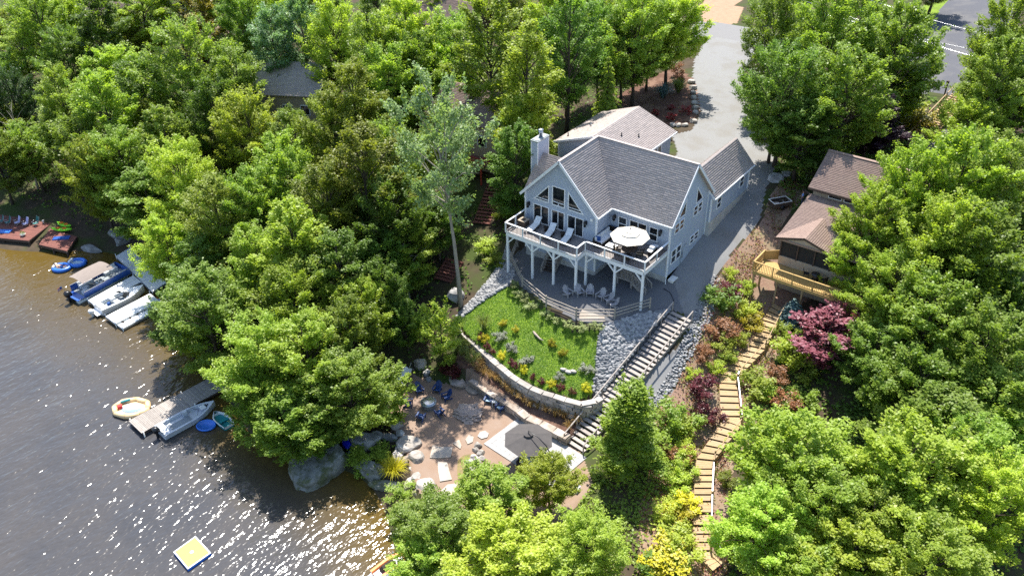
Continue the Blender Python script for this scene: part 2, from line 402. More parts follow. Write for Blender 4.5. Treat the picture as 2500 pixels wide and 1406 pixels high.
# ================================================================= terrain
WATER = -7.6
CP = [  # photo pixel and the height of the ground there
 (0,600,-7.5),(120,595,-7.4),(300,612,-7.5),(400,720,-7.6),(480,850,-7.6),(540,940,-7.5),(600,1060,-7.5),(720,1130,-7.6),(930,1190,-7.5),(975,1260,-7.5),(965,1390,-7.6),
 (0,760,-8.7),(200,850,-9.2),(360,960,-9.3),(480,1150,-10),(750,1250,-9.0),(850,1400,-9.0),(0,1400,-12),(400,1350,-12),(-400,900,-12),(-300,650,-9),
 (1000,960,-6.4),(1100,1040,-6.4),(1180,1000,-6.4),(1100,1180,-6.4),(1250,1080,-6.4),(1400,1120,-6.4),(1040,1240,-6.5),(1060,918,-6.35),(1100,928,-6.3),(1010,895,-6.35),(970,890,-6.3),(935,915,-6.3),(1130,905,-6.0),
 (800,950,-6.2),(640,850,-6.3),(700,700,-5.2),(900,820,-5),(1050,830,-4.6),(1128,750,-2.9),(1000,690,-3.6),(850,600,-3),(600,700,-5.8),
 (1092,660,-2.2),(1190,500,.8),(1150,420,1.8),(1000,480,0),(800,450,-.8),
 (600,400,-2),(450,500,-4.8),(330,430,-4.5),(100,480,-6.3),(0,450,-6),(350,560,-6.8),(250,520,-6.3),(0,540,-7),
 (700,250,1),(400,200,-1),(100,200,-3),(0,50,-2),(300,20,1),(600,20,3),(900,100,4),(1250,50,5),(1300,200,4),(1450,230,4.2),(1000,250,2.6),(-300,200,-5),(-600,450,-7),(-200,520,-7),
 (1660,370,4.1),(1740,330,4.2),(1750,200,5),(1780,80,6),(1830,110,6),(1720,0,6.2),(1550,220,4.3),(1500,60,5.5),
 (1870,330,4),(2000,330,3.6),(2200,200,5.6),(2330,240,5.9),(2330,150,6.3),(2420,20,8),(2500,300,5),(2260,365,3.5),(2700,200,7),(2100,-100,8),(1500,-100,7),(900,-100,6),(300,-150,3),
 (1841,722,-1.6),(1750,760,-1.4),(1740,880,-3.1),(1700,960,-4),(1640,1030,-5),(1640,1180,-5.9),(1790,700,-.9),(1800,640,0),(1840,560,1.1),
 (1950,705,-1.7),(1840,830,-2.9),(1790,930,-4),(1785,1040,-4.7),(1715,1130,-5.5),(1715,1250,-6.2),(1710,1385,-6.9),
 (2000,900,-3.5),(2200,900,-3.5),(2450,900,-3.2),(2000,1300,-6.6),(2400,1300,-6.6),(2490,1100,-5),(2400,600,-.6),(2330,450,1.6),(2800,900,-2),(2800,500,2),(2300,1500,-7.2),
 (1500,1300,-6.5),(1250,1350,-6.6),(1050,1300,-6.8),(1700,1450,-7.2),(1200,1450,-7.2),
 (1470,800,-.7),(1600,772,-.6),(1560,880,-2.3),(1470,960,-4.2),(1700,830,-1.7),(1640,945,-3.7),(1262,702,-.55),(1330,745,-.45),(1400,785,-.45),(1200,690,-1.7),(1240,640,-.8)]
PW = np.array([onz(x, y, z) for x, y, z in CP])
WP = [(0,0,-.3),(7,-1,-.1),(14,0,-.05),(16,1,-.35),(14.6,6,.45),(14.6,9,1.3),(14.6,12,2.1),(14.6,17,3),(14.6,22,3.5),(13,30,4),(8,28,4.1),(0,27,4.1),(-6,18,3.2),(-4,8,.9),(-2.5,3,-.4),(7,8,.2),(2,16,3),(7,18,3.5),
      (26,22,2),(26,12,-1.5),(21,18,1.4),(17,6,.4),(17,12,1.9),(17.5,22,3.3),(16.6,1,-.4),(11,4,0),(2,2,-.1),(15.90,1.86,-1.22),(18.30,1.86,-1.22),(15.57,-0.58,-2.21),(17.97,-0.58,-2.21),(15.25,-3.01,-3.21),(17.65,-3.01,-3.21),(14.91,-5.58,-4.26),(17.31,-5.58,-4.26),(14.57,-8.15,-5.31),(16.97,-8.15,-5.31),(14.25,-10.59,-6.31),(16.64,-10.59,-6.31),(20,30,3.2),(30,32,3.2)]
PW = np.vstack([PW, np.array(WP, float)])
def tps(P, lam=.02):
    X = P[:, :2]; n = len(P)
    r2 = ((X[:, None]-X[None])**2).sum(-1); K = np.where(r2 > 0, .5*r2*np.log(r2+1e-12), 0)/1000
    A = np.zeros((n+3, n+3)); A[:n, :n] = K+lam*np.eye(n); A[:n, n] = 1; A[:n, n+1:] = X; A[n, :n] = 1; A[n+1:, :n] = X.T
    s = np.linalg.solve(A, np.r_[P[:, 2], 0, 0, 0])
    def f(Q):
        Q = np.atleast_2d(Q)[:, :2]; out = []
        for i in range(0, len(Q), 20000):
            q = Q[i:i+20000]; r2 = ((q[:, None]-X[None])**2).sum(-1)
            out.append((np.where(r2 > 0, .5*r2*np.log(r2+1e-12), 0)/1000)@s[:n]+s[n]+q@s[n+1:])
        return np.concatenate(out) if out else np.zeros(0)
    return f
_gen = tps(PW)
def far(Q, z):
    Q = np.atleast_2d(Q); d = np.clip((np.abs(Q[:, 0]+25)-120)/120, 0, 1)+np.clip((np.abs(Q[:, 1]-40)-120)/120, 0, 1)
    return np.clip(z, -12, 9.5)*(1-np.clip(d, 0, 1))+np.clip(d, 0, 1)*2
def pip(Q, poly):
    x, y = Q[:, 0], Q[:, 1]; ins = np.zeros(len(Q), bool); n = len(poly)
    for i in range(n):
        x0, y0 = poly[i][:2]; x1, y1 = poly[i-1][:2]
        c = (y0 > y) != (y1 > y); t = (x1-x0)*(y-y0)/((y1-y0) if y1 != y0 else 1e-9)+x0
        ins ^= c & (x < t)
    return ins
LAWN = [(1122,778,-3.1),(1180,732,-2.0),(1232,700,-.9),(1262,702,-.6),(1320,742,-.5),(1400,790,-.55),(1470,802,-.7),(1456,860,-2.4),(1452,920,-3.6),(1450,966,-4.15),
        (1405,979,-4.15),(1362,963,-4.1),(1291,936,-4.05),(1238,906,-4.0),(1202,874,-3.95),(1160,838,-3.75),(1135,812,-3.5)]
BED = [(1128,818,-4.1),(1174,865,-4.7),(1213,900,-5.0),(1256,936,-5.2),(1309,964,-5.3),(1355,982,-5.35),(1405,1000,-5.4),(1445,1002,-5.45),(1395,1066,-5.75),(1344,1042,-5.7),(1291,1018,-5.65),(1250,990,-5.65),(1202,958,-5.6),(1150,920,-5.5),(1108,880,-5.0)]
BEACH = [(940,935),(985,905),(1040,925),(1110,940),(1150,925),(1202,962),(1250,994),(1291,1023),(1344,1048),(1388,1072),(1425,1120),(1450,1180),(1330,1330),(1080,1300),(1050,1240),(1015,1190),(985,1090),(955,1040),(950,990)]
def wpoly(L): return [onz(*p) for p in L]
LAWN_W, BED_W, BEACH_W = wpoly(LAWN), wpoly(BED), wpoly([(x, y, -6.4) for x, y in BEACH])
_lawn = tps(np.array(LAWN_W+wpoly([(1330,860,-2.9),(1250,800,-2.6),(1400,880,-2.9)])), .2); _bed = tps(np.array(BED_W), .2)
def height(Q):
    Q = np.atleast_2d(np.asarray(Q, float)); z = far(Q, _gen(Q))
    a = pip(Q, BEACH_W); z[a] = -6.42
    a = pip(Q, BED_W); z[a] = _bed(Q[a])
    a = pip(Q, LAWN_W); z[a] = _lawn(Q[a])
    a = pip(Q, BEACH_W) | pip(Q, BED_W)
    v = Q[:, :2]-SA[:2]; t = v@SD; k = (np.abs(v@SN) < 1.2) & (t > .3) & (t < SLn) & ~a      # the ground is cut away under the timber steps
    z[k] = np.minimum(z[k], SA[2]+(SB[2]-SA[2])*t[k]/SLn-.28)
    return z
SA, SB = np.array([15.35, -11.3, -6.4]), np.array([17.25, 3.2, -.45]); SLn = float(np.linalg.norm((SB-SA)[:2])); SD = (SB-SA)[:2]/SLn; SN = np.array([-SD[1], SD[0]])
def hz(x, y): return float(height([(x, y)])[0])
def ground(px, py, extra=0):
    """where the line of sight through a photo pixel meets the ground (raised by extra)"""
    d = ray(px, py); T = np.linspace(40, 260, 881); P = CAM+d*T[:, None]
    k = P[:, 2]-height(P)-extra; i = int(np.argmax(k < 0))
    if k[i] >= 0: i = len(T)-1
    t0, t1 = T[max(i-1, 0)], T[i]
    for _ in range(12):
        t = (t0+t1)/2; p = CAM+d*t
        if p[2]-hz(p[0], p[1])-extra < 0: t1 = t
        else: t0 = t
    p = CAM+d*t1
    return Vector((p[0], p[1], p[2]-extra))
def gpoly(L): return [tuple(ground(*p)) for p in L]
ZONES = [  # name, material, outline
 ('driveway', 'gravel_drive', gpoly([(1655,372),(1640,330),(1690,318),(1712,270),(1700,215),(1690,190),(1695,150),(1715,110),(1730,85),(1850,98),(1846,130),(1815,180),(1818,220),(1828,260),(1850,310),(1875,350),(1900,400),(1870,460),(1855,540),(1800,600),(1745,680)])+[(19,2,0),(17.5,-1.5,0)]+gpoly([(1690,790),(1640,960),(1590,1000),(1570,930),(1690,770)])+[(15.2,3,0),(13.9,5.9,0),(13.9,13,0),(14.2,22,0),(10,23,0),(5.5,22.4,0)]),
 ('gravel_patio', 'gravel_dark', [(-.6,5,0),(-1.2,2,0),(-.6,-.3,0)]+gpoly([(1262,694),(1330,738),(1402,782),(1470,797)])+gpoly([(1560,768),(1630,757),(1690,770),(1705,780)])+[(18.2,-1,0),(19,2,0),(15,5.9,0),(13.9,8,0),(0,8,0)]),
 ('river_rock_bed', 'rock_bed', gpoly([(1470,797),(1560,768),(1640,755),(1660,790),(1560,905),(1470,990),(1448,968),(1452,920),(1456,860)])),
 ('stone_strip', 'rock_bed', gpoly([(1112,775),(1150,735),(1190,690),(1225,640),(1238,600),(1262,640),(1250,690),(1232,702),(1180,734),(1124,778)])),
 ('lawn', 'lawn', LAWN_W), ('planting_bed', 'mulch', BED_W), ('beach', 'beach', BEACH_W),
 ('front_bed', 'mulch', gpoly([(1500,240),(1560,200),(1640,165),(1690,190),(1702,220),(1712,262),(1698,300),(1645,312),(1590,300),(1520,275)])),
 ('street', 'road_grey', gpoly([(1690,60),(1720,50),(1800,62),(1860,75),(1900,85),(1900,125),(1850,115),(1780,98),(1720,90),(1690,92)])),
 ('dirt_yard', 'dirt_tan', gpoly([(1705,-40),(1800,-40),(1815,20),(1800,60),(1716,52)])),
 ('road', 'asphalt', gpoly([(1900,85),(2000,105),(2150,130),(2260,60),(2340,-60),(2520,-60),(2460,90),(2400,170),(2340,235),(2230,225),(2100,185),(1960,145),(1900,125)])),
 ('path', 'road_grey', gpoly([(2200,400),(2240,340),(2310,280),(2340,300),(2330,340),(2290,420),(2220,440)])),
 ('grass_verge', 'lawn', gpoly([(2230,60),(2290,-40),(2345,-40),(2260,70)])),
 ('bank', 'bank', gpoly([(1745,690),(1795,610),(1860,540),(1885,470),(1925,430),(1975,470),(1900,560),(1990,620),(2000,720),(1960,740),(1880,900),(1870,1060),(1790,1130),(1775,1420),(1560,1420),(1560,1250),(1590,1130),(1600,1010),(1650,940),(1700,850),(1720,770)])),
 ('dry_lawn', 'dry_grass', gpoly([(290,460),(320,390),(370,380),(400,420),(340,470)])),
]
xs = np.unique(np.r_[np.linspace(-420, -190, 8), np.arange(-190, -60, 5), np.arange(-60, -14, 1.2), np.arange(-14, 31, .22), np.arange(31, 60, 1.), np.linspace(60, 420, 14)].round(3))
ys = np.unique(np.r_[np.linspace(-420, -70, 12), np.arange(-70, -26, 2.), np.arange(-26, 32, .2), np.arange(32, 70, .7), np.arange(70, 180, 5), np.linspace(180, 420, 8)].round(3))
nx, ny = len(xs), len(ys)
GX, GY = np.meshgrid(xs, ys, indexing='ij'); Q = np.stack([GX.ravel(), GY.ravel()], 1)
Z = height(Q); gq = np.random.default_rng(3)
VG = np.c_[Q, Z]
ii, jj = np.meshgrid(np.arange(nx-1), np.arange(ny-1), indexing='ij'); ii = ii.ravel(); jj = jj.ravel()
cells = np.stack([ii*ny+jj, (ii+1)*ny+jj, (ii+1)*ny+jj+1, ii*ny+jj+1], 1)
cc = VG[cells].mean(1)
cell_zone = np.full(len(cells), -1)
for k, (n, mt, poly) in enumerate(ZONES):
    ins = pip(cc, poly)
    if n in ('river_rock_bed', 'stone_strip', 'bank', 'path', 'front_bed', 'driveway'): ins &= cell_zone < 0
    cell_zone[ins] = k
def npmesh(name, V, F, mats, smooth=False):
    me = bpy.data.meshes.new(name); n = F.shape[1]
    me.vertices.add(len(V)); me.vertices.foreach_set('co', np.ascontiguousarray(V, dtype=np.float32).ravel())
    me.loops.add(F.size); me.loops.foreach_set('vertex_index', np.ascontiguousarray(F, dtype=np.int32).ravel())
    me.polygons.add(len(F)); me.polygons.foreach_set('loop_start', np.arange(0, F.size, n, dtype=np.int32)); me.polygons.foreach_set('loop_total', np.full(len(F), n, dtype=np.int32))
    for m in mats: me.materials.append(MATS[m] if isinstance(m, str) else m)
    if smooth: me.polygons.foreach_set('use_smooth', np.ones(len(F), bool))
    me.update(calc_edges=True); return me
def setattr_(me, name, vals, dom='POINT'):
    a = me.attributes.new(name, 'FLOAT', dom); a.data.foreach_set('value', np.ascontiguousarray(vals, dtype=np.float32))
def link(name, me, loc=(0, 0, 0)):
    o = bpy.data.objects.new(name, me); COL.objects.link(o); o.location = loc; return o
for k in range(-1, len(ZONES)):
    F = cells[cell_zone == k]
    if not len(F): continue
    u, inv = np.unique(F, return_inverse=True); nm, mt = ('ground', 'forest_floor') if k < 0 else ZONES[k][:2]
    tag(link(nm, npmesh(nm, VG[u], inv.reshape(F.shape), [mt], True)), kind='structure')
# lake
sel = []
wx = np.arange(-200, 120, 2.); wy = np.arange(-120, 60, 2.)
A, B = np.meshgrid(wx, wy, indexing='ij'); wq = np.stack([A.ravel(), B.ravel()], 1)
wh = height(wq); nb = len(wy)
i_, j_ = np.meshgrid(np.arange(len(wx)-1), np.arange(nb-1), indexing='ij'); i_ = i_.ravel(); j_ = j_.ravel()
WF = np.stack([i_*nb+j_, (i_+1)*nb+j_, (i_+1)*nb+j_+1, i_*nb+j_+1], 1)
me = npmesh('lake', np.c_[wq, np.full(len(wq), WATER)], WF, ['water'], True)
setattr_(me, 'shallow', np.clip((wh-WATER+2.4)/2.2, 0, 1)**1.1)
tag(link('lake', me), kind='structure')
# ================================================================= house
def roof_slab(root, name, poly, thick=.16, mat='shingle_gray', expo=.2, tabw=.46, seed=0, cut=None):
    """poly: planar 3D outline whose first edge is the eave; a slab with rows of separate shingle tabs on it"""
    P = [np.array(p, float) for p in poly]; e = (P[1]-P[0]); e[2] *= 1; e /= np.linalg.norm(e)
    n = np.zeros(3)
    for i in range(len(P)): n += np.cross(P[i], P[(i+1) % len(P)])
    n /= np.linalg.norm(n); n = n if n[2] > 0 else -n
    s = np.cross(n, e); s = s if s[2] > 0 else -s
    b = MB(); b.ext(poly, tuple(-n*thick)); o = part(name, b, ['shingle_gray' if mat == 'shingle_gray' else mat], root, world=True)
    a2 = [((p-P[0])@e, (p-P[0])@s) for p in P]
    cut2 = [[((np.array(p)-P[0])@e, (np.array(p)-P[0])@s) for p in c] for c in (cut or [])]
    lo = min(a[0] for a in a2); hi = max(a[0] for a in a2); top = max(a[1] for a in a2)
    g = np.random.default_rng(seed); V = []; F = []; C = []
    r = 0; y = 0.
    ed = [(np.array(a2[i]), np.array(a2[(i+1) % len(a2)])) for i in range(len(a2))]
    def span(y):
        X = []
        for p, q in ed:
            if (p[1] > y) != (q[1] > y): X.append(p[0]+(y-p[1])/(q[1]-p[1])*(q[0]-p[0]))
        return (min(X), max(X)) if len(X) >= 2 else None
    while y < top-.02:
        sp = span(y+expo*.5)
        if sp:
            x = sp[0]-g.uniform(0, tabw)
            while x < sp[1]:
                w_ = tabw*g.uniform(.75, 1.25); x0 = max(x, sp[0]); x1 = min(x+w_-.012, sp[1]); x += w_
                if x1-x0 < .05: continue
                if any(pip(np.array([((x0+x1)/2, y+expo/2)]), c)[0] for c in cut2): continue
                t = g.uniform(.018, .034); lift = .004
                k = len(V); A = P[0]+e*x0+s*y; B = P[0]+e*x1+s*y; up = s*min(expo*1.05, top-y)
                V += [A+n*.001, B+n*.001, A+n*t, B+n*t, B+up+n*lift, A+up+n*lift]
                F += [(k, k+1, k+3, k+2), (k+2, k+3, k+4, k+5)]; C += [g.uniform()]*6
        y += expo; r += 1
    if V:
        off = np.array(root.location)
        me = npmesh('shingles', np.array(V)-off, np.array(F), [mat]); setattr_(me, 'cr', C)
        sh = bpy.data.objects.new('shingles', me); COL.objects.link(sh); sh.parent = o; sh['kind'] = 'stuff'
    return o
def plane_pt(ax, v, a, z, d=0):
    return (a, v+d, z) if ax == 'y' else (v+d, a, z)
def window(root, ax, v, sign, poly, fw=.09, muls=(), name='window', blind=False):
    """a framed pane proud of a wall; ax 'y' or 'x' is the wall's constant axis, sign its outward side"""
    pin = inset(poly, fw)
    f = MB(); f.ringext([plane_pt(ax, v, a, z, sign*.004) for a, z in poly], [plane_pt(ax, v, a, z, sign*.004) for a, z in pin], (0, sign*.07, 0) if ax == 'y' else (sign*.07, 0, 0))
    o = part(name, MBfix(f), 'white_trim', root, world=True)
    g_ = MB(); g_.ext([plane_pt(ax, v, a, z, sign*.008) for a, z in inset(poly, fw*.9)], (0, sign*.014, 0) if ax == 'y' else (sign*.014, 0, 0))
    part('pane', g_, 'glass', o, world=True)
    for (a0, z0, a1, z1) in muls:
        m_ = MB(); w_, h_ = (.05, .06)
        m_.bar(plane_pt(ax, v, a0, z0, sign*.045), plane_pt(ax, v, a1, z1, sign*.045), .07, .06, up=(0, 1, 0) if ax == 'y' else (1, 0, 0))
        part('mullion', m_, 'white_trim', o, world=True)
    return o
def MBfix(m): return m
def rect(a0, z0, a1, z1): return [(a0, z0), (a1, z0), (a1, z1), (a0, z1)]
def gablepoly(a0, a1, z0, ze, ar, zr): return [(a0, z0), (a1, z0), (a1, ze), (ar, zr), (a0, ze)]

H = thing('lake_house', 'grey-blue two-storey lake house with tall gable windows, shingle roof and white trim', 'house', (0, 0, 0))
ZE, ZR = 6.79, 11.22; EL, ER, RX = -.31, 8.26, 3.98; SL = (ZR-ZE)/(RX-EL)
zl = lambda x: ZE+SL*(min(x-EL, ER-x))
MF, MBk, MR = 5.29, 13.55, 9.42; SM = (ZR-ZE)/(MR-MF)
# walls (closed prisms, gables included)
b = MB(); T = .09
fl = [(.05, .82), (7.95, .82), (7.95, zl(7.95)-.18), (RX, ZR-.2), (.05, zl(.05)-.18)]
b.ext([(a, 3.19, z) for a, z in fl], (0, 6.0, 0)); part('front_wall', b, 'siding', H, world=True)
b = MB(); zm = lambda y: ZE+SM*min(y-MF, MBk-y)
mr = [(5.69, 1.15), (13.15, 1.15), (13.15, zm(13.15)-.18), (MR, ZR-.2), (5.69, zm(5.69)-.18)]
b.ext([(4.0, y, z) for y, z in mr], (10.12, 0, 0)); b.box((2.05, 11.2, 3.9), (3.9, 3.9, 5.5)); part('side_wall', b, 'siding', H, world=True)
b = MB(); b.box((4, 6, .25), (7.9, 5.6, 1.13)); b.box((8, 9.4, .3), (12.2, 7.4, 1.6)); b.box((11.05, 9.42, .35), (6.1, 7.42, 1.58)); part('foundation', b, 'concrete', H, world=True)
# belt between storeys and corner boards
for x, y, z0, z1 in ((.05, 3.19, .84, 6.95), (7.95, 3.19, .84, 6.95), (14.12, 5.69, 1.17, 7.0), (14.12, 13.15, 2.2, 7.0)):
    b = MB(); b.box((x, y, (z0+z1)/2), (.16, .16, z1-z0)); part('corner_board', b, 'white_trim', H, world=True)
# roofs: front gable
MRp = (RX, MR, ZR)
roof_slab(H, 'roof', [(ER, MF, ZE), (ER, 2.79, ZE), (RX, 2.79, ZR), (RX, MR, ZR)], seed=1)
roof_slab(H, 'roof', [(EL, 2.79, ZE), (EL, MBk, ZE), (RX, MR, ZR), (RX, 2.79, ZR)], seed=2)
roof_slab(H, 'roof', [(ER, MF, ZE), (14.51, MF, ZE), (14.51, MR, ZR), (RX, MR, ZR)], seed=3)
roof_slab(H, 'roof', [(14.51, MBk, ZE), (EL, MBk, ZE), (RX, MR, ZR), (14.51, MR, ZR)], seed=4)
# side gable by the chimney
sg = 6.1; zs = 9.75; hs = (zs-ZE)/1.034
roof_slab(H, 'roof', [(-.3, sg-hs, ZE), (RX, sg-hs, ZE), (RX, sg, zs), (-.3, sg, zs)], seed=5)
roof_slab(H, 'roof', [(RX, sg+hs, ZE), (-.3, sg+hs, ZE), (-.3, sg, zs), (RX, sg, zs)], seed=6)
b = MB(); b.ext([(.04, sg-hs+.3, 1), (.04, sg+hs-.3, 1), (.04, sg+hs-.3, ZE), (.04, sg, zs-.25), (.04, sg-hs+.3, ZE)], (2, 0, 0)); part('chimney_wall', b, 'siding', H, world=True)
# ridge caps
b = MB()
for p, q in (((RX, 2.79, ZR+.03), (RX, MR, ZR+.03)), ((RX, MR, ZR+.03), (14.51, MR, ZR+.03))):
    P_, Q_ = Vector(p), Vector(q); n_ = int((Q_-P_).length/.24)
    for i in range(n_): b.bar(P_.lerp(Q_, i/n_), P_.lerp(Q_, (i+1.1)/n_)+Vector((0, 0, .012)), .24, .035)
part('ridge_cap', b, 'shingle_gray', H, world=True)
# rakes and gutters
for p, q in (((EL-.02, 2.77, ZE-.1), (RX, 2.77, ZR-.08)), ((RX, 2.77, ZR-.08), (ER+.02, 2.77, ZE-.1)), ((14.53, MF-.02, ZE-.1), (14.53, MR, ZR-.08)), ((14.53, MR, ZR-.08), (14.53, MBk+.02, ZE-.1))):
    b = MB(); b.bar(p, q, .06, .24); part('rake_board', b, 'white_trim', H, world=True)
b = MB(); b.bar((ER+.05, MF-.05, ZE-.1), (14.5, MF-.05, ZE-.1), .12, .13); part('gutter', b, 'white_trim', H, world=True)
b = MB(); b.bar((ER+.06, 2.8, ZE-.1), (ER+.06, MF, ZE-.1), .12, .13)
part('gutter', b, 'white_trim', H, world=True)
b = MB(); b.tube([(14.2, 5.45, ZE-.15), (14.16, 5.6, ZE-.5), (14.16, 5.6, .3), (14.2, 5.3, .12)], .05); part('downspout', b, 'white_trim', H, world=True)
b = MB(); b.tube([(8.04, 3.1, ZE-.2), (8.04, 3.1, 4.1)], .045); part('downspout', b, 'white_trim', H, world=True)
# front gable windows and sliders
window(H, 'y', 3.19, -1, [(.98, 6.44), (2.76, 6.44), (2.76, 8.38)], .1, [(1.3, 6.72, 2.7, 6.72)])
window(H, 'y', 3.19, -1, rect(3.07, 6.42, 4.53, 8.44), .1, [(3.1, 6.82, 4.5, 6.82), (3.8, 6.45, 3.8, 6.82)])
window(H, 'y', 3.19, -1, [(4.84, 6.43), (6.64, 6.43), (4.84, 8.36)], .1, [(4.9, 6.74, 6.3, 6.74)])
for a0, a1 in ((.97, 2.75), (3.04, 4.52), (4.83, 6.6)): window(H, 'y', 3.19, -1, rect(a0, 3.99, a1, 5.96), .08, [((a0+a1)/2, 4.02, (a0+a1)/2, 5.92)], 'sliding_door')
window(H, 'y', 5.69, -1, rect(8.8, 4.5, 9.72, 5.95), .09, [(8.85, 5.22, 9.68, 5.22)])
window(H, 'y', 5.69, -1, rect(9.98, 3.99, 11.8, 5.95), .08, [(10.89, 4.02, 10.89, 5.92)], 'sliding_door')
window(H, 'y', 5.69, -1, rect(12.03, 4.5, 12.95, 5.93), .09, [(12.08, 5.2, 12.9, 5.2)])
XR = 14.12
window(H, 'x', XR, 1, [(6.95, 6.6), (8.4, 6.55), (8.4, 8.2)], .09); window(H, 'x', XR, 1, [(10.42, 6.68), (11.9, 6.72), (10.42, 8.5)], .09)
for y0, y1, z0, z1 in ((6.5, 8.28, 5.25, 6.3), (10.1, 11.85, 5.44, 6.5), (9.98, 11.7, 2.5, 3.4), (6.3, 8.2, 2.16, 3.66)):
    ym = (y0+y1)/2
    for c0, c1 in ((y0, ym-.03), (ym+.03, y1)): window(H, 'x', XR, 1, rect(c0, z0, c1, z1), .08, [(c0+.05, (z0+z1)/2, c1-.05, (z0+z1)/2)])
# chimney
b = MB(); b.box((-.36, 6.07, 5.9), (.7, 1.75, 10.4)); ch = part('chimney', b, 'siding', H, world=True)
for x in (-.72, -.0):
    for y in (5.19, 6.95):
        b = MB(); b.box((x, y, 9), (.09, .09, 4.1)); part('corner_board', b, 'white_trim', ch, world=True)
b = MB(); b.box((-.36, 6.07, 11.15), (.86, 1.92, .1)); b.box((-.36, 6.07, 11.23), (.7, 1.7, .08)); part('chimney_cap', b, 'galvanized', ch, world=True)
b = MB(); b.lathe([(.19, 0), (.19, .4), (.24, .42), (.24, .5), (.1, .56), (.1, .6), (.27, .62), (.25, .7), (.1, .76)], 12, (-.36, 6.2, 11.27)); part('flue', b, 'metal', ch, world=True)
# far side wing
b = MB(); b.ext([(10.6, 13.1, 1.2), (14.5, 13.1, 1.2), (14.5, 13.1, 6.3), (12.52, 13.1, 8.35), (10.6, 13.1, 6.3)], (0, 8.6, 0)); part('wing_wall', b, 'siding', H, world=True)
b = MB(); b.box((12.6, 17.4, 2.6), (3.94, 8.64, 2.1)); part('wing_foundation', b, 'concrete', H, world=True)
roof_slab(H, 'roof', [(14.78, 13.2, 6.2), (14.78, 22.1, 6.2), (12.52, 22.1, 8.6), (12.52, 13.2, 8.6)], seed=7)
roof_slab(H, 'roof', [(10.3, 22.1, 6.2), (10.3, 13.2, 6.2), (12.52, 13.2, 8.6), (12.52, 22.1, 8.6)], seed=8)
b = MB(); b.bar((14.84, 13.2, 6.12), (14.84, 22.1, 6.12), .11, .13); part('gutter', b, 'white_trim', H, world=True)
b = MB(); b.bar((14.78, 13.17, 6.1), (12.52, 13.17, 8.5), .05, .2); part('rake_board', b, 'white_trim', H, world=True)
b = MB(); b.box((14.51, 21.7, 4.7), (.14, .14, 2.9)); part('corner_board', b, 'white_trim', H, world=True)
b = MB(); b.box((14.51, 13.1, 4.9), (.14, .14, 2.5)); part('corner_board', b, 'white_trim', H, world=True)
window(H, 'x', 14.5, 1, rect(14.4, 4.4, 15.4, 5.6), .08, [(14.45, 5, 15.35, 5)]); window(H, 'x', 14.5, 1, rect(19.5, 4.55, 20.5, 5.8), .08, [(19.55, 5.15, 20.45, 5.15)])
# rear block
b = MB(); b.ext([(-2.85, 13, 2), (5.5, 13, 2), (5.5, 13, 7.6), (1.35, 13, 9.1), (-2.85, 13, 7.6)], (0, 8.7, 0)); part('rear_wall', b, 'siding', H, world=True)
roof_slab(H, 'roof', [(5.95, 12.7, 7.58), (5.95, 22, 7.58), (1.35, 22, 9.3), (1.35, 12.7, 9.3)], seed=9)
roof_slab(H, 'roof', [(-3.25, 22, 7.58), (-3.25, 12.7, 7.58), (1.35, 12.7, 9.3), (1.35, 22, 9.3)], seed=10)
b = MB(); b.bar((6.0, 12.7, 7.5), (6.0, 22, 7.5), .1, .13); part('gutter', b, 'white_trim', H, world=True)
b = MB(); b.bar((-3.27, 12.67, 7.5), (1.35, 12.67, 9.2), .06, .2); part('rake_board', b, 'white_trim', H, world=True)
b = MB(); b.bar((1.35, 12.67, 9.2), (5.97, 12.67, 7.5), .06, .2); part('rake_board', b, 'white_trim', H, world=True)
b = MB(); b.box((-2.84, 13, 5), (.14, .14, 5)); part('corner_board', b, 'white_trim', H, world=True)
for k in range(3): window(H, 'x', 5.5, 1, rect(17.0+k*.9, 5.8, 17.82+k*.9, 6.95), .08)
for x, y in ((3.0, 15.6), (4.1, 17.2), (-1.2, 16.5), (-2.3, 13.9)):
    z = 9.3-abs(x-1.35)*.374
    b = MB(); b.tube([(x, y, z-.1), (x, y, z+.38)], .055, 8); b.tube([(x, y, z+.02), (x, y, z+.05)], .12, 8)
    part('vent_pipe', b, 'black_plastic' if x != -1.2 else 'metal', H, world=True)
# wall lanterns
lm = MB(); lm.box((0, -.03, .1), (.14, .06, .3)); lm.bar((0, -.05, .22), (0, -.22, .26), .03, .03); lm.lathe([(.13, .2), (.04, .3)], 6, (0, -.22, 0)); lm.lathe([(.09, -.12), (.11, .2)], 6, (0, -.22, 0)); lm.lathe([(.1, -.16), (.1, -.12)], 6, (0, -.22, 0))
lme = lm.mesh('wall_lantern', ['dark_metal'])
for x, y, z in ((.46, 3.19, 5.6), (6.88, 3.19, 5.6), (8.45, 5.69, 5.62), (13.24, 5.69, 5.62)): inst('wall_lantern', lme, H, (x, y-.01, z), scale=(1.25,)*3)
for x, z in ((.1, 6.4), (7.5, 6.25)):
    b = MB(); b.box((x, 3.08, z), (.2, .2, .28)); part('speaker_box', b, 'white_trim', H, world=True)
b = MB(); b.box((14.2, 8.35, 2.2), (.14, .3, .5)); b.tube([(14.2, 8.5, 2.4), (14.2, 8.5, 3.0), (14.2, 9.2, 3.1)], .03); b.tube([(14.22, 8.35, 2), (14.22, 8.35, .9)], .035); part('electric_meter', b, 'galvanized', H, world=True)
b = MB(); b.box((14.5, 6.4, .75), (.6, .9, .1)); b.box((14.45, 6.4, .45), (.5, .8, .6)); part('bulkhead_cover', b, 'off_white', H, world=True)
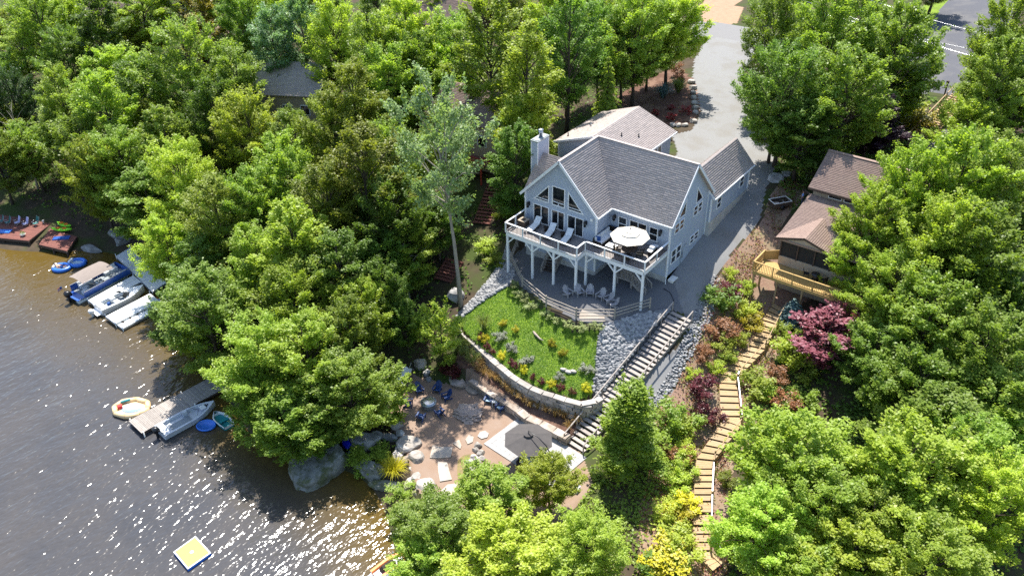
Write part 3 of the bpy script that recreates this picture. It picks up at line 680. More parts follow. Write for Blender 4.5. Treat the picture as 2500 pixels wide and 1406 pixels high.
# ================================================================= raised deck
DK = thing('raised_deck', 'raised house deck on white posts with white handrails and thin dark balusters', 'deck', (0, 0, 0))
ZD = 3.95
out = [(-.0, 3.15), (-.0, .0), (7.95, .0), (7.95, 1.41), (14.08, 1.41), (14.08, 5.65)]
b = MB()
def boards(x0, x1, y0, y1, z, w=.14):
    m_ = MB(); y = y0
    while y < y1-.01:
        m_.box(((x0+x1)/2, y+w/2, z), (x1-x0, w-.012, .04)); y += w
    return m_
b = boards(0, 7.95, .02, 3.16, ZD-.02); o1 = part('deck_boards', b, 'deck_board', DK, world=True, kind='stuff')
b = boards(7.96, 14.08, 1.43, 5.66, ZD-.02); part('deck_boards', b, 'deck_board', DK, world=True, kind='stuff')
b = MB(); b.bar((.02, .06, 3.72), (7.93, .06, 3.72), .08, .38); part('beam', b, 'white_trim', DK, world=True)
b = MB(); b.bar((7.92, .02, 3.72), (7.92, 1.42, 3.72), .08, .37); part('beam', b, 'white_trim', DK, world=True)
b = MB(); b.bar((7.97, 1.47, 3.72), (14.05, 1.47, 3.72), .08, .38); part('beam', b, 'white_trim', DK, world=True)
b = MB(); b.bar((14.03, 1.43, 3.72), (14.03, 5.64, 3.72), .08, .37); part('beam', b, 'white_trim', DK, world=True)
b = MB(); b.bar((.04, .1, 3.72), (.04, 3.14, 3.72), .08, .37); part('beam', b, 'white_trim', DK, world=True)
b = MB()
for i in range(19): x = .4+i*.41; b.bar((x, .12, 3.78), (x, 3.1, 3.78), .045, .22)
for i in range(15): x = 8.3+i*.41; b.bar((x, 1.52, 3.78), (x, 5.6, 3.78), .045, .22)
part('joists', b, 'grey_wood', DK, world=True, kind='stuff')
for x, y, zb, br in ((.12, .12, -.9, 0), (3.0, .12, -.3, 2), (5.4, .12, -.3, 2), (7.85, .12, -.3, 3), (8.05, 1.5, -.2, 0), (11.1, 1.5, -.2, 2), (13.95, 1.5, -.2, 3)):
    b = MB(); b.box((x, y, (zb+3.5)/2), (.19, .19, 3.55-zb)); po = part('post', b, 'white_trim', DK, world=True)
    for s in ((1,), (1, -1), (1, -1), (-1,))[br]:
        b = MB(); b.bar((x, y, 2.75), (x+s*.75, y, 3.52), .12, .12, up=(0, 1, 0)); part('brace', b, 'white_trim', po, world=True)
bal = MB(); bal.box((0, 0, .44), (.028, .028, .88)); balm = bal.mesh('baluster', ['brown_wood'])
for i in range(len(out)-1):
    (x0, y0), (x1, y1) = out[i], out[i+1]; L = math.hypot(x1-x0, y1-y0); n_ = max(1, round(L/1.95))
    dx, dy = (x1-x0)/L, (y1-y0)/L
    b = MB(); b.bar((x0-dx*.05, y0-dy*.05, ZD+1.0), (x1+dx*.05, y1+dy*.05, ZD+1.0), .15, .06); part('handrail', b, 'white_trim', DK, world=True)
    b = MB(); b.bar((x0, y0, ZD+.11), (x1, y1, ZD+.11), .05, .07); part('bottom_rail', b, 'white_trim', DK, world=True)
    for k in range(n_+1):
        if k == 0 and i > 0: continue
        x, y = x0+dx*L*k/n_, y0+dy*L*k/n_
        b = MB(); b.box((x, y, ZD+.5), (.11, .11, 1.02)); part('rail_post', b, 'white_trim', DK, world=True)
    m_ = int(L/.155)
    for k in range(1, m_): inst('baluster', balm, DK, (x0+dx*L*k/m_, y0+dy*L*k/m_, ZD+.1))
# stairs under the deck
def stair(root_name, label, p0, p1, width, n, mats, rails=(), rail_h=.9, bal_=True, group=None, tread_d=.28, thick=.045, stringers=True):
    """p0 bottom, p1 top (centre line)"""
    p0 = Vector(p0); p1 = Vector(p1); R_ = thing(root_name, label, 'stairs', p0, group=group)
    d = p1-p0; h = Vector((d.x, d.y, 0)); L = h.length; h.normalize(); s = Vector((-h.y, h.x, 0)); rz = math.atan2(h.y, h.x)
    tm = MB(); tm.box((0, 0, 0), (tread_d, width, thick)); me = tm.mesh('tread', [mats[0]])
    for k in range(n):
        q = d*((k+.5)/n); inst('tread', me, R_, (q.x, q.y, q.z+d.z*.5/n), (0, 0, rz))
    if stringers:
        for sd in (-1, 1):
            b = MB(); o = s*(sd*width/2*.96); b.bar(o+Vector((0, 0, -.08)), d+o+Vector((0, 0, -.08)), .06, .26); part('stringer', b, mats[-1], R_)
    for sd in rails:
        o = s*(sd*width/2); k = max(2, round(L/1.7)+1)
        for i in range(k):
            q = d*(i/(k-1)); b = MB(); b.box((q.x+o.x, q.y+o.y, q.z+rail_h/2-.15), (.09, .09, rail_h+.3)); part('post', b, mats[-1], R_)
        b = MB(); b.bar(o+Vector((0, 0, rail_h)), d+o+Vector((0, 0, rail_h)), .1, .07); part('handrail', b, mats[-1], R_)
        if bal_:
            nb_ = int(L/.16); bm = MB(); bm.box((0, 0, rail_h/2), (.03, .03, rail_h-.05)); bme = bm.mesh('baluster', [mats[-1]])
            for i in range(1, nb_): q = d*(i/nb_); inst('baluster', bme, R_, (q.x+o.x, q.y+o.y, q.z))
    return R_
stair('under_deck_stairs', 'short grey wooden steps with side rails under the deck below the loungers', (3.9, 1.25, -.2), (3.75, 2.9, 1.2), 1.25, 7, ['brown_wood', 'grey_wood'], (-1, 1))
S = stair('landing_stairs', 'grey wooden landing and steps with railing under the deck corner near the driveway', (13.35, 3.95, -.1), (11.9, 3.95, .95), 1.1, 6, ['grey_wood', 'grey_wood'], (-1, 1))
b = MB(); b.box((11.05, 4.3, 1.0), (1.7, 1.9, .1)); part('landing', b, 'grey_wood', S, world=True)
for x in (10.35, 11.8):
    b = MB(); b.box((x, 3.45, .4), (.14, .14, 1.1)); part('post', b, 'grey_wood', S, world=True)
b = MB(); b.bar((10.25, 3.4, 1.95), (11.85, 3.4, 1.95), .09, .08); part('handrail', b, 'grey_wood', S, world=True)
bm = MB(); bm.box((0, 0, .45), (.035, .035, .9)); bme = bm.mesh('baluster', ['grey_wood'])
for i in range(11): inst('baluster', bme, S, (10.3+i*.15-S.location.x, 3.4-S.location.y, 1.03-S.location.z))
# ================================================================= vegetation
def leaves_mesh(name, P, N, size, g, mat, aspect=.62, cr=None, fold=.25):
    """diamond leaves at points P facing roughly N"""
    n = len(P); a = g.normal(size=(n, 3)); a -= (a*N).sum(1, keepdims=True)*N; a /= np.linalg.norm(a, axis=1, keepdims=True)+1e-9
    b = np.cross(N, a); s = (size*g.uniform(.7, 1.35, n))[:, None] if np.isscalar(size) else (size*g.uniform(.8, 1.2, n))[:, None]
    v0 = P-a*s*.5; v1 = P+b*s*.5*aspect+N*s*fold*.3; v2 = P+a*s*.5-N*s*fold*.3; v3 = P-b*s*.5*aspect+N*s*fold*.3
    V = np.stack([v0, v1, v2, v3], 1).reshape(-1, 3); F = np.arange(4*n).reshape(n, 4)
    me = npmesh(name, V, F, [mat]); setattr_(me, 'cr', np.repeat(np.clip(cr if cr is not None else g.uniform(size=n), 0, 1), 4)); return me
def unit(a): return a/(np.linalg.norm(a, axis=-1, keepdims=True)+1e-9)
def prof_round(t): return np.sin(np.pi*np.clip(t, 0.04, .965)**.95)**.5
def prof_oval(t): return np.sin(np.pi*np.clip(t, 0.03, .97)**.95)**.5
def prof_cone(t): return np.clip(1.02-t, .03, 1)**.6*np.clip(t*7, .3, 1)
def prof_col(t): return np.clip(np.sin(np.pi*np.clip(t, .02, .99)**.6), 0, 1)**.5
def prof_vase(t): return np.sin(np.pi*np.clip(t, .02, .98)**1.25)**.6
def deciduous(seed, R, Hc, prof, nspray, nleaf, leaf, spr=.62, flat=.45, rise=(.4, 1.25), bark='bark', trunk_r=.2, trunk_h=3., gap=.12, limbs=True):
    """(trunk mesh, crown mesh): boughs leave the stem all round, each carries flat leafy sprays; crown radius R, height Hc above trunk_h"""
    g = np.random.default_rng(seed); nb = max(9, int(nspray/6.5)); top = trunk_h+Hc
    b = MB(); lean = g.normal(size=2)*.03; zt = trunk_h+Hc*.9
    ax = lambda z: np.array([lean[0]*z+.12*np.sin(z*.5+seed), lean[1]*z+.12*np.cos(z*.43+seed), z])
    b.tube([ax(-.6)]+[ax(zt*k/6) for k in range(1, 7)], [trunk_r*1.4]+[trunk_r*(1-.15*k) for k in range(1, 7)], 7)
    S = []; D = []; W = []
    for i in range(nb):
        t = (i+g.uniform(0, 1))/nb; t = t**.9; az = i*2.39996+g.normal()*.35
        L = R*prof(np.array([.06+.94*t]))[0]*g.uniform(.68, 1.2)
        el = rise[0]+(rise[1]-rise[0])*t**1.4+g.normal()*.12
        h = np.array([np.cos(az), np.sin(az), 0]); q = np.array([-h[1], h[0], 0])
        z1 = trunk_h+Hc*(.04+.93*t); z0 = max(trunk_h*.7, z1-L*np.tan(min(el, 1.2))*.8)
        p0 = ax(z0); tip = ax(z1)+h*L+np.array([0, 0, L*.10*np.sin(el)])
        mid = p0*.45+tip*.55+np.array([0, 0, L*.12])
        if limbs: b.tube([p0, mid, tip], [trunk_r*.36*(1-.5*t), trunk_r*.2, trunk_r*.05], 5, cap=False)
        m = max(3, int(nspray/nb*g.uniform(.7, 1.3)*(.6+.8*L/R)))
        for k in range(m):
            s = g.uniform(.28, 1.0)**.7; c = p0*(1-s)**2+2*mid*s*(1-s)+tip*s*s
            side = g.normal()*.30*L*(1.2-s); up = g.normal()*.19*R*(1.15-s)+.05*R
            S.append(c+q*side+np.array([0, 0, up])); D.append(unit(h*.75+q*np.sign(side)*min(1, abs(side)/L*2)+np.array([0, 0, .2+.7*t+g.normal()*.3]))); W.append(g.uniform(.62, 1.35)*(1.1-.3*s))
    for k in range(max(2, int(nspray*.05))):     # leaders at the top
        S.append(ax(top*.97)+np.array([g.normal()*R*.26, g.normal()*R*.26, g.uniform(-.12, .02)*Hc])); D.append(np.array([0, 0, 1.])); W.append(g.uniform(.5, .9))
    S = np.array(S); D = np.array(D); W = np.array(W)*spr
    keep = g.uniform(size=len(S)) > gap; S, D, W = S[keep], D[keep], W[keep]
    per = np.maximum(5, (nleaf*W**2/(W**2).sum()).astype(int)); idx = np.repeat(np.arange(len(S)), per); n = len(idx)
    u = unit(g.normal(size=(n, 3)))*(g.uniform(.05, 1, n)**.5)[:, None]
    Z3 = np.array([0, 0, 1.])
    a = D[idx]; c = unit(np.cross(Z3, a)+1e-4); nn = np.cross(a, c)
    star = 1+.35*np.sin(np.arctan2(u[:, 1], u[:, 0])*5+idx)          # uneven, lobed outline of each spray
    P = S[idx]+(a*(u[:, 0]*1.25*star)[:, None]+c*(u[:, 1]*star)[:, None]+nn*(u[:, 2]*flat)[:, None])*W[idx][:, None]
    P[:, 2] -= .22*W[idx]*(u[:, 0]**2+u[:, 1]**2)
    N = unit(nn*.5+Z3*.65+u*.5+g.normal(size=(n, 3))*.42)
    cr = .45*g.uniform(size=len(S))[idx]+.55*g.uniform(size=n)
    return b.mesh('trunk', [bark]), leaves_mesh('crown', P, N, leaf, g, 'leaf_mid', cr=cr)
def conifer(seed, R, Hc, nleaf, leaf, th=.8, layers=14, droop=.25, bark='bark', soft=1.0):
    g = np.random.default_rng(seed); P = []; N = []; A = []
    per = nleaf//(layers*9)
    b = MB(); b.tube([(0, 0, -.5), (0, 0, th+Hc*.5), (0, 0, th+Hc*.97)], [.2, .12, .02], 6)
    for L in range(layers):
        t = (L+.3)/layers; r = R*(1.03-t)**.85*g.uniform(.85, 1.1); z = th+Hc*t**.95
        nb_ = 9 if L < layers-3 else 5
        for k in range(nb_):
            a = 2*np.pi*(k+.5*(L % 2))/nb_+g.normal()*.15; rl = r*g.uniform(.75, 1.12); s = np.array([np.cos(a), np.sin(a), 0]); q = np.array([-s[1], s[0], 0])
            n = max(6, int(per*(.35+1.1*(1-t)))); u = g.uniform(.08, 1, n)**.7; wd = (1-u*.65)*rl*.38*soft
            side = g.uniform(-1, 1, n)
            p = s*(u*rl)[:, None]+q*(side*wd)[:, None]+np.array([0, 0, 1])*(z-droop*rl*u**1.3+g.normal(size=n)*.06*soft+.12*rl*np.sin(u*3))[:, None]
            P.append(p); N.append(unit(np.array([0, 0, 1])+s*.35+g.normal(size=(n, 3))*.35)); A.append(g.uniform(size=n)*.5+g.uniform()*.5)
            b.tube([(0, 0, z), s*rl*.9+np.array([0, 0, z-droop*rl*.85])], [.035, .008], 4, cap=False)
    me = leaves_mesh('crown', np.concatenate(P), np.concatenate(N), leaf, g, 'leaf_pine', aspect=.42, cr=np.concatenate(A))
    return b.mesh('trunk', [bark]), me
PROTO = {}
def addp(k, meshes, R, Ht): PROTO.setdefault(k, []).append((meshes[0], meshes[1], R, Ht))
for sd in range(5): addp('maple', deciduous(10+sd, 4.3, 9.6, prof_round, 320, 27000, (.2, .225, .25, .21, .235)[sd], .66, flat=.6, trunk_h=2.6), 4.3, 12.4)
for sd in range(4): addp('tall', deciduous(30+sd, 3.1, 11.6, prof_oval, 290, 23000, (.19, .22, .24, .2)[sd], .6, flat=.65, rise=(.55, 1.3), trunk_h=2.6), 3.1, 14.4)
for sd in range(2): addp('column', deciduous(40+sd, 2.1, 10.8, prof_col, 200, 15000, .19, .52, flat=.8, rise=(.6, 1.35), trunk_h=2.), 2.1, 13.)
for sd in range(2): addp('open', deciduous(50+sd, 4.0, 8.2, prof_vase, 130, 10500, .22, .74, rise=(.35, 1.2), trunk_h=6.0, bark='bark_pale', gap=.2), 4.0, 14.3)
for sd in range(3): addp('young', deciduous(60+sd, 1.7, 4.5, prof_oval, 90, 5200, .18, .42, rise=(.25, 1.2), trunk_h=.6, trunk_r=.08), 1.7, 5.1)
for sd in range(2): addp('conic', deciduous(65+sd, 2.7, 8.4, prof_cone, 280, 20000, .2, .58, rise=(.05, 1.0), trunk_h=.6, trunk_r=.13), 2.7, 9.)
for sd in range(2): addp('spruce', conifer(70+sd, 1.9, 6.5, 9000, .2), 1.9, 7.3)
for sd in range(2): addp('pine', conifer(80+sd, 3.4, 12., 14000, .34, 3.0, 14, -.02, soft=1.5), 3.4, 15.)
for sd in range(5): addp('shrub', deciduous(90+sd, .85, 1.2, prof_round, 48, 1500, .11, .27, flat=.8, rise=(.3, 1.1), trunk_r=.03, trunk_h=.05), .85, 1.3)
for sd in range(3): addp('ball', deciduous(96+sd, .5, .58, prof_round, 46, 1500, .065, .16, flat=.9, trunk_r=.015, trunk_h=.03), .5, .62)
def tuft(seed, n, L, spread, wd, mat):
    g = np.random.default_rng(seed); V = []; F = []; C = []
    for i in range(n):
        a = g.uniform(0, 2*np.pi); o = g.uniform(0, .12); l = L*g.uniform(.6, 1.1); sp = spread*g.uniform(.3, 1.1); s = np.array([np.cos(a), np.sin(a), 0]); q = np.array([-s[1], s[0], 0])*wd
        p0 = s*o; p1 = s*(o+sp*.35)+np.array([0, 0, l*.65]); p2 = s*(o+sp*.75)+np.array([0, 0, l*.92]); p3 = s*(o+sp*1.1)+np.array([0, 0, l*.78])
        k = len(V); V += [p0-q, p0+q, p1+q, p1-q, p2+q*.7, p2-q*.7, p3]
        F += [(k, k+1, k+2, k+3), (k+3, k+2, k+4, k+5), (k+5, k+4, k+6, k+6)]; C += [g.uniform()]*7
    b = MB(); b.v = [tuple(v) for v in V]; b.f = [f if len(set(f)) == 4 else f[:3] for f in F]; b.m = [0]*len(F); b.smooth = [False]*len(F)
    me = b.mesh('blades', [mat]); setattr_(me, 'cr', C); return me
TUFT = {'straw': [tuft(s, 90, .85, .5, .012, 'straw') for s in (1, 2, 3)], 'grass_green': [tuft(s, 110, .9, .6, .014, 'grass_green') for s in (4, 5)]}
NAMES = {'maple': 'broadleaf_tree', 'tall': 'broadleaf_tree', 'column': 'columnar_tree', 'open': 'birch_tree', 'young': 'young_tree', 'spruce': 'conifer_tree', 'conic': 'broadleaf_tree', 'pine': 'pine_tree', 'shrub': 'shrub', 'ball': 'round_shrub'}
CATS = {'shrub': 'shrub', 'ball': 'shrub'}
_vi = [0]
def plant(kind, loc, Ht, R, mat, label, group=None, name=None, var=None, rz=None, trunk_label=None):
    """a tree or shrub at a real place: Ht tall, R crown radius"""
    L = PROTO[kind]; _vi[0] += 1; tm, cm, pr, ph = L[(var if var is not None else _vi[0]) % len(L)]
    root = thing(name or NAMES[kind], label, CATS.get(kind, 'tree'), loc, rng.uniform(0, 6.28) if rz is None else rz, group)
    root.scale = (R/pr, R/pr, Ht/ph)
    t = inst('trunk' if kind not in CATS else 'stem', tm, root); c = inst('crown' if kind not in CATS else 'foliage', cm, root)
    c.material_slots[0].link = 'OBJECT'; c.material_slots[0].material = MATS[mat]
    return root
def treetop(px, py, Ht):
    """the point of the ground a tree of height Ht must stand on for its top to show at a photo pixel"""
    g_ = ground(px, py, Ht); return g_
FOREST = [  # kind, top pixel x, y, height m, crown radius m, leaf, label
 # --- upper left wood
 ('maple',75,-30,15,5.2,'leaf_mid','large mid-green tree filling the upper left corner'),
 ('tall',215,-20,16,4,'leaf_deep','dark tree standing right of the large corner tree at upper left'),
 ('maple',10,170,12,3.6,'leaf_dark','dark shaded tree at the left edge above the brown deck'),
 ('tall',112,150,15,3.3,'leaf_bright','tall pointed bright tree at left, above the brown deck with chairs'),
 ('tall',225,165,16,4.0,'leaf_bright','broad bright tree beside the pointed one at left, top level with it'),
 ('maple',185,270,12,4.6,'leaf_mid','rounded tree low on the bank behind the green kayaks'),
 ('maple',270,370,10,3.6,'leaf_mid','tree leaning over the rocks right of the green kayaks'),
 ('maple',420,50,17,5.8,'leaf_mid','tall full tree at upper left with a sunlit top and dark lower crown'),
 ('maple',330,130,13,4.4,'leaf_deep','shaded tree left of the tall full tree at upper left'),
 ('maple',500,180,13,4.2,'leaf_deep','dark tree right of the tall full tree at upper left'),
 ('column',480,-50,15,3.2,'leaf_gold','golden yellow feathery tree near the top edge at left'),
 ('tall',640,5,15,3.4,'leaf_pine','blue-green soft tree at the top, nearer the golden tree'),
 ('tall',722,-25,15,3.3,'leaf_pine','blue-green soft tree at the top, right of its twin'),
 ('maple',580,-60,15,4.4,'leaf_deep','dark tree at the top edge between the golden tree and the blue-green ones'),
 ('tall',560,110,14,3.6,'leaf_mid','mid-green tree under the two blue-green trees'),
 ('maple',590,215,13,4.2,'leaf_olive','spreading yellow-green tree left of the grey roof in the wood'),
 ('tall',672,315,13,3.2,'leaf_bright','bright tree directly below the grey roof in the wood'),
 ('maple',815,215,13,4,'leaf_olive','yellow-green tree right of the grey roof in the wood'),
 ('tall',705,262,11,2.8,'leaf_mid','narrow tree right below the grey roof, hiding its wall'),
 ('maple',800,-10,15,4.4,'leaf_bright','bright tree on the top edge right of the blue-green trees'),
 ('maple',905,30,15,4.2,'leaf_mid','tree in the middle of the upper wood left of the brown house'),
 ('maple',985,-10,15,4.4,'leaf_bright','bright tree on the top edge left of the brown house'),
 ('tall',855,140,16,3.6,'leaf_olive','tall olive tree in the middle of the wood, left of the silvery tree'),
 ('maple',1000,70,13,3.8,'leaf_mid','tree between the brown house and the silvery tree'),
 ('tall',1195,-25,18,4.2,'leaf_bright','tall bright tree with visible stem rising above the tan neighbour house'),
 ('column',1295,40,18,3.4,'leaf_lime','tall lime-green columnar tree rising left of the chimney'),
 ('tall',1390,-40,17,3.6,'leaf_deep','dark tree behind the lime-green columnar tree'),
 ('maple',1470,-10,13,3.4,'leaf_deep','dark full tree behind the small cone-shaped tree'),
 ('maple',1385,60,11,2.8,'leaf_deep','dark tree left of the small cone-shaped tree behind the house'),
 ('spruce',1487,134,9.4,2.2,'leaf_bright','small neat cone-shaped evergreen tree behind the house'),
 ('maple',1560,-50,15,4.6,'leaf_mid','tree on the top edge left of the driveway entrance'),
 ('maple',1650,-65,14,4.6,'leaf_bright','bright spreading tree overhanging the driveway entrance from the left'),
 ('maple',1530,30,11,3.8,'leaf_deep','dark lower tree above the mulch bed by the driveway'),
 ('maple',1590,25,10,3.4,'leaf_mid','tree above the stone border at the bend of the driveway'),
 # --- middle wood between lake and house
 ('maple',1085,250,12,3.2,'leaf_mid','tree in front of the tan neighbour house with the red deck'),
 ('maple',940,290,13,4,'leaf_mid','tree left of the silvery tree, halfway up the wood'),
 ('tall',1255,300,12,2.8,'leaf_deep','dark tree close against the left side of the house'),
 ('maple',1262,235,11,2.8,'leaf_mid','tree above the red deck near the chimney'),
 ('tall',870,300,17,4.4,'leaf_olive','tall dark olive tree in the centre of the wood'),
 ('tall',800,390,14,3.8,'leaf_olive','olive tree left of the tall dark olive one'),
 ('maple',960,420,13,4.0,'leaf_deep','shaded tree right of the tall dark olive tree'),
 ('maple',1065,470,8,2.6,'leaf_deep','dark low tree left of the red wooden steps'),
 ('maple',440,335,14,4.4,'leaf_bright','bright yellow-green tree at the shore behind the white boat docks'),
 ('tall',520,420,14,3.8,'leaf_olive','olive tree right of the bright shore tree behind the docks'),
 ('maple',390,520,10,3.7,'leaf_bright','bright tree bending over the white boat docks'),
 ('maple',600,410,13,4.2,'leaf_mid','tree in the wood above the two bright front trees'),
 ('maple',690,360,13,3.8,'leaf_mid','tree left of the tall dark olive tree group'),
 ('tall',470,640,13,4.0,'leaf_mid','tall leaning tree on the shore right of the white docks'),
 ('maple',430,700,8.5,3.2,'leaf_deep','dark foliage tree hanging over the water between the docks'),
 ('tall',700,495,14,3.8,'leaf_bright','light green pointed tree in the middle of the front wood'),
 ('maple',610,560,11,3.6,'leaf_mid','tree left of the light green pointed tree'),
 ('tall',800,560,12,3.4,'leaf_deep','dark tree right of the light green pointed tree'),
 ('maple',690,650,11,4.2,'leaf_bright','bright tree low in the front wood below the pointed one'),
 ('maple',885,680,9.5,2.9,'leaf_bright','bright round tree left of the lawn garden'),
 ('maple',930,630,9,2.8,'leaf_deep','dark understory tree left of the long bare pale trunk'),
 ('maple',985,735,6,2.0,'leaf_deep','dark low tree behind the hammock'),
 ('young',1078,742,6.8,2.2,'leaf_bright','small bright young tree at the left end of the stone wall'),
 ('maple',632,790,10.5,4.2,'leaf_bright','bright full tree over the shore right of the fishing boat dock'),
 ('maple',740,770,10.5,4.4,'leaf_bright','bright full tree at the centre of the lakeside front group'),
 ('maple',605,890,7.5,3.1,'leaf_mid','tree hanging low over the water by the fishing boat'),
 ('maple',830,870,9,4.0,'leaf_mid','tree above the big boulder at the water'),
 ('maple',690,960,7.5,3.9,'leaf_mid','tree with drooping foliage above the big boulder, lake side'),
 ('young',925,920,5.5,2.4,'leaf_bright','small bright tree between the hammock and the boulders'),
 ('maple',760,1000,5.5,2.6,'leaf_deep','dark low foliage tree right beside the big boulder'),
 # --- right of the driveway
 ('maple',1905,-40,15,4.2,'leaf_mid','tree on the top edge right of the driveway entrance'),
 ('maple',2060,-60,17,5.2,'leaf_mid','tall broad tree on the top edge between driveway and road'),
 ('maple',2220,0,15,4.8,'leaf_mid','tree beside the road, left of the power lines'),
 ('maple',1940,90,14,4.6,'leaf_deep','dark full tree beside the boulders of the driveway'),
 ('maple',2090,110,14,5,'leaf_mid','full tree above the dark purple tree'),
 ('tall',1975,230,9.5,3.4,'leaf_deep','dark tree behind the brown-roofed neighbour house, nearest the driveway'),
 ('tall',1905,200,9,2.6,'leaf_deep','narrow dark tree at the driveway above the grey wing roof'),
 ('maple',2140,225,8,3.6,'leaf_purple','dark purple-leaved tree behind the brown-roofed house'),
 ('tall',2460,80,15,3.2,'leaf_mid','tree at the right edge near the wooden steps to the road'),
 ('maple',2490,-30,15,4,'leaf_mid','tree in the upper right corner over the road'),
 ('maple',2430,160,9,3.8,'leaf_mid','tree on the right edge below the road'),
 ('maple',2250,350,13,3.6,'leaf_bright','bright tree just right of the brown roof ridge'),
 ('maple',2385,310,15,4.8,'leaf_bright','large bright tree right of the brown-roofed house'),
 ('maple',2480,330,14,4.6,'leaf_mid','tree on the right edge behind the large bright tree'),
 ('maple',2155,455,11,3.8,'leaf_bright','bright tree overhanging the yellow wooden deck'),
 ('maple',2330,470,14,4.6,'leaf_bright','large bright tree in front of the brown-roofed house'),
 ('maple',2105,575,8,3.0,'leaf_bright','bright tree whose branches hide the right end of the yellow deck'),
 ('maple',2420,500,14,5,'leaf_mid','large tree at the right edge, halfway down'),
 ('maple',2190,600,10,3.9,'leaf_mid','tree right of the plum-coloured tree, upper one'),
 ('maple',2310,670,12,4.6,'leaf_mid','large green tree right of the plum-coloured tree'),
 ('maple',2450,740,12,4.6,'leaf_mid','tree at the right edge below the middle'),
 ('maple',2160,800,7.5,3.2,'leaf_deep','dark tree below the plum-coloured tree'),
 ('maple',1962,1018,9.5,4.4,'leaf_bright','large bright tree right of the long tan wooden steps'),
 ('maple',2040,1130,9,4.2,'leaf_bright','bright tree behind the lower right trees, second from the tan steps'),
 ('maple',2240,1035,11,5,'leaf_bright','large bright tree in the lower right, tallest of that group'),
 ('maple',2440,1120,10,4,'leaf_lime','yellow-green tree at the lower right edge'),
 ('maple',1875,1200,8,3.4,'leaf_bright','bright low tree beside the lower end of the tan steps'),
 ('maple',2100,1290,8,4,'leaf_lime','yellow-green tree on the bottom edge in the lower right'),
 ('maple',2340,1280,9,4.2,'leaf_bright','bright tree on the bottom edge near the lower right corner'),
 ('maple',1985,1330,7,3.6,'leaf_bright','bright tree on the bottom edge nearest the tan steps'),
 # --- bottom centre
 ('conic',1543,948,8.8,3.3,'leaf_mid','dense cone-shaped green tree right of the grey wooden steps'),
 ('maple',1345,1112,6.0,2.4,'leaf_lime','yellow-green tree hiding the corner of the paved patio'),
 ('maple',1200,1150,6,2.9,'leaf_mid','tree in front of the dark cantilever umbrella, left one'),
 ('maple',1085,1220,6.5,3.4,'leaf_mid','tree at the shore corner below the pale stepping stones'),
 ('maple',1240,1260,8,4.0,'leaf_lime','yellow-green tree on the bottom edge in the middle'),
 ('maple',1440,1255,7,3.0,'leaf_bright','bright spreading tree below the cone-shaped green tree'),
 ('maple',1040,1330,5.5,2.9,'leaf_bright','bright tree on the bottom edge beside the white jet boat'),
 ('maple',1370,1370,6,3.4,'leaf_bright','bright tree cut off by the bottom edge, right of the middle'),
]
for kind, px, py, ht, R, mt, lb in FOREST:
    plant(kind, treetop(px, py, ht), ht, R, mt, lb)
# the tall silvery tree stands where its bare stem meets the ground; its height follows from where its top shows
p0 = ground(1128, 748); hh = 15.
for _ in range(30): hh += (proj((p0.x, p0.y, p0.z+hh))[1]-165)*.02
bt = plant('open', p0, hh, 4.4, 'leaf_silver', 'tall silvery-green tree with a long bare pale trunk beside the lawn', var=0)
bt.rotation_mode = 'QUATERNION'; bt.rotation_quaternion = Quaternion(Vector((0, 0, 1)).cross(Vector((-RT[0], -RT[1], 0))), .085) @ Quaternion((0, 0, 1), 1.3)
for px, py, ht, lb in ((18,250,10,'bare grey tree with leafless twigs at the left edge'),(40,300,9,'second bare grey tree at the left, right of the edge one'),(318,190,9,'leafless grey tree between the big upper left trees'),(985,590,7,'leafless thin tree in the wood left of the long bare trunk'),(700,560,8,'leafless twiggy tree in the front wood near the pointed tree')):
    p = treetop(px, py, ht)
    if p.z < WATER+.3: continue
    root = thing('bare_tree', lb, 'tree', p, rng.uniform(0, 6)); root.scale = (.7, .7, ht/14); inst('trunk', PROTO['open'][1][0], root)
# trees of the wood that read alike, filling the slope between the named ones
FILL = [('behind the named trees at upper left', [(140,60),(290,20),(350,230),(60,300),(200,330),(300,300),(400,250),(140,-40),(20,60),(60,-70),(330,-40),(-40,100),(-60,0),(-50,230),(250,100),(130,240),(330,390),(230,-80),(-30,320)], 11.5, 4.2),
 ('in the middle of the wood above the lake', [(560,260),(720,420),(900,200),(660,470),(540,520),(740,600),(880,480),(930,560),(560,700),(850,740),(480,560),(800,480),(620,640),(985,540)], 9, 3.3),
 ('along the top edge of the wood', [(860,70),(940,110),(1080,110),(1120,30),(1350,-60),(660,-60),(900,-60),(1080,-60),(420,-60),(520,-90),(1500,-30),(780,-90),(1000,-100),(1250,-90),(1420,-100),(1600,-100),(600,-120),(1180,-120)], 12, 4),
 ('on the thick growth of the right slope', [(2370,400),(2300,560),(2400,620),(2260,860),(2370,880),(2480,900),(2300,940),(2170,1090),(2400,1000),(2480,1010),(2160,1210),(2470,1280),(2250,1380),(2480,650),(2500,440)], 9, 4),
 ('beside the road at upper right', [(2150,40),(1990,30),(2020,180),(2180,150),(2380,250),(2480,230),(2120,-60),(1960,-90),(2290,-100),(2070,60),(2500,150)], 9, 3.4)]
for where, L, ht, R in FILL:
    for i, (px, py) in enumerate(sorted(L)):
        k = rng.choice(['maple', 'maple', 'tall']); h_ = ht*rng.uniform(.8, 1.15); p = treetop(px+rng.uniform(-12, 12), py+rng.uniform(-12, 12), h_)
        if p.z < WATER+.5: continue
        plant(k, p, h_, R*rng.uniform(.85, 1.15), rng.choice(['leaf_mid', 'leaf_deep', 'leaf_bright', 'leaf_bright', 'leaf_olive', 'leaf_mid']),
              'broadleaf tree '+where+', '+ORD[i]+' from the left', 'broadleaf trees '+where)
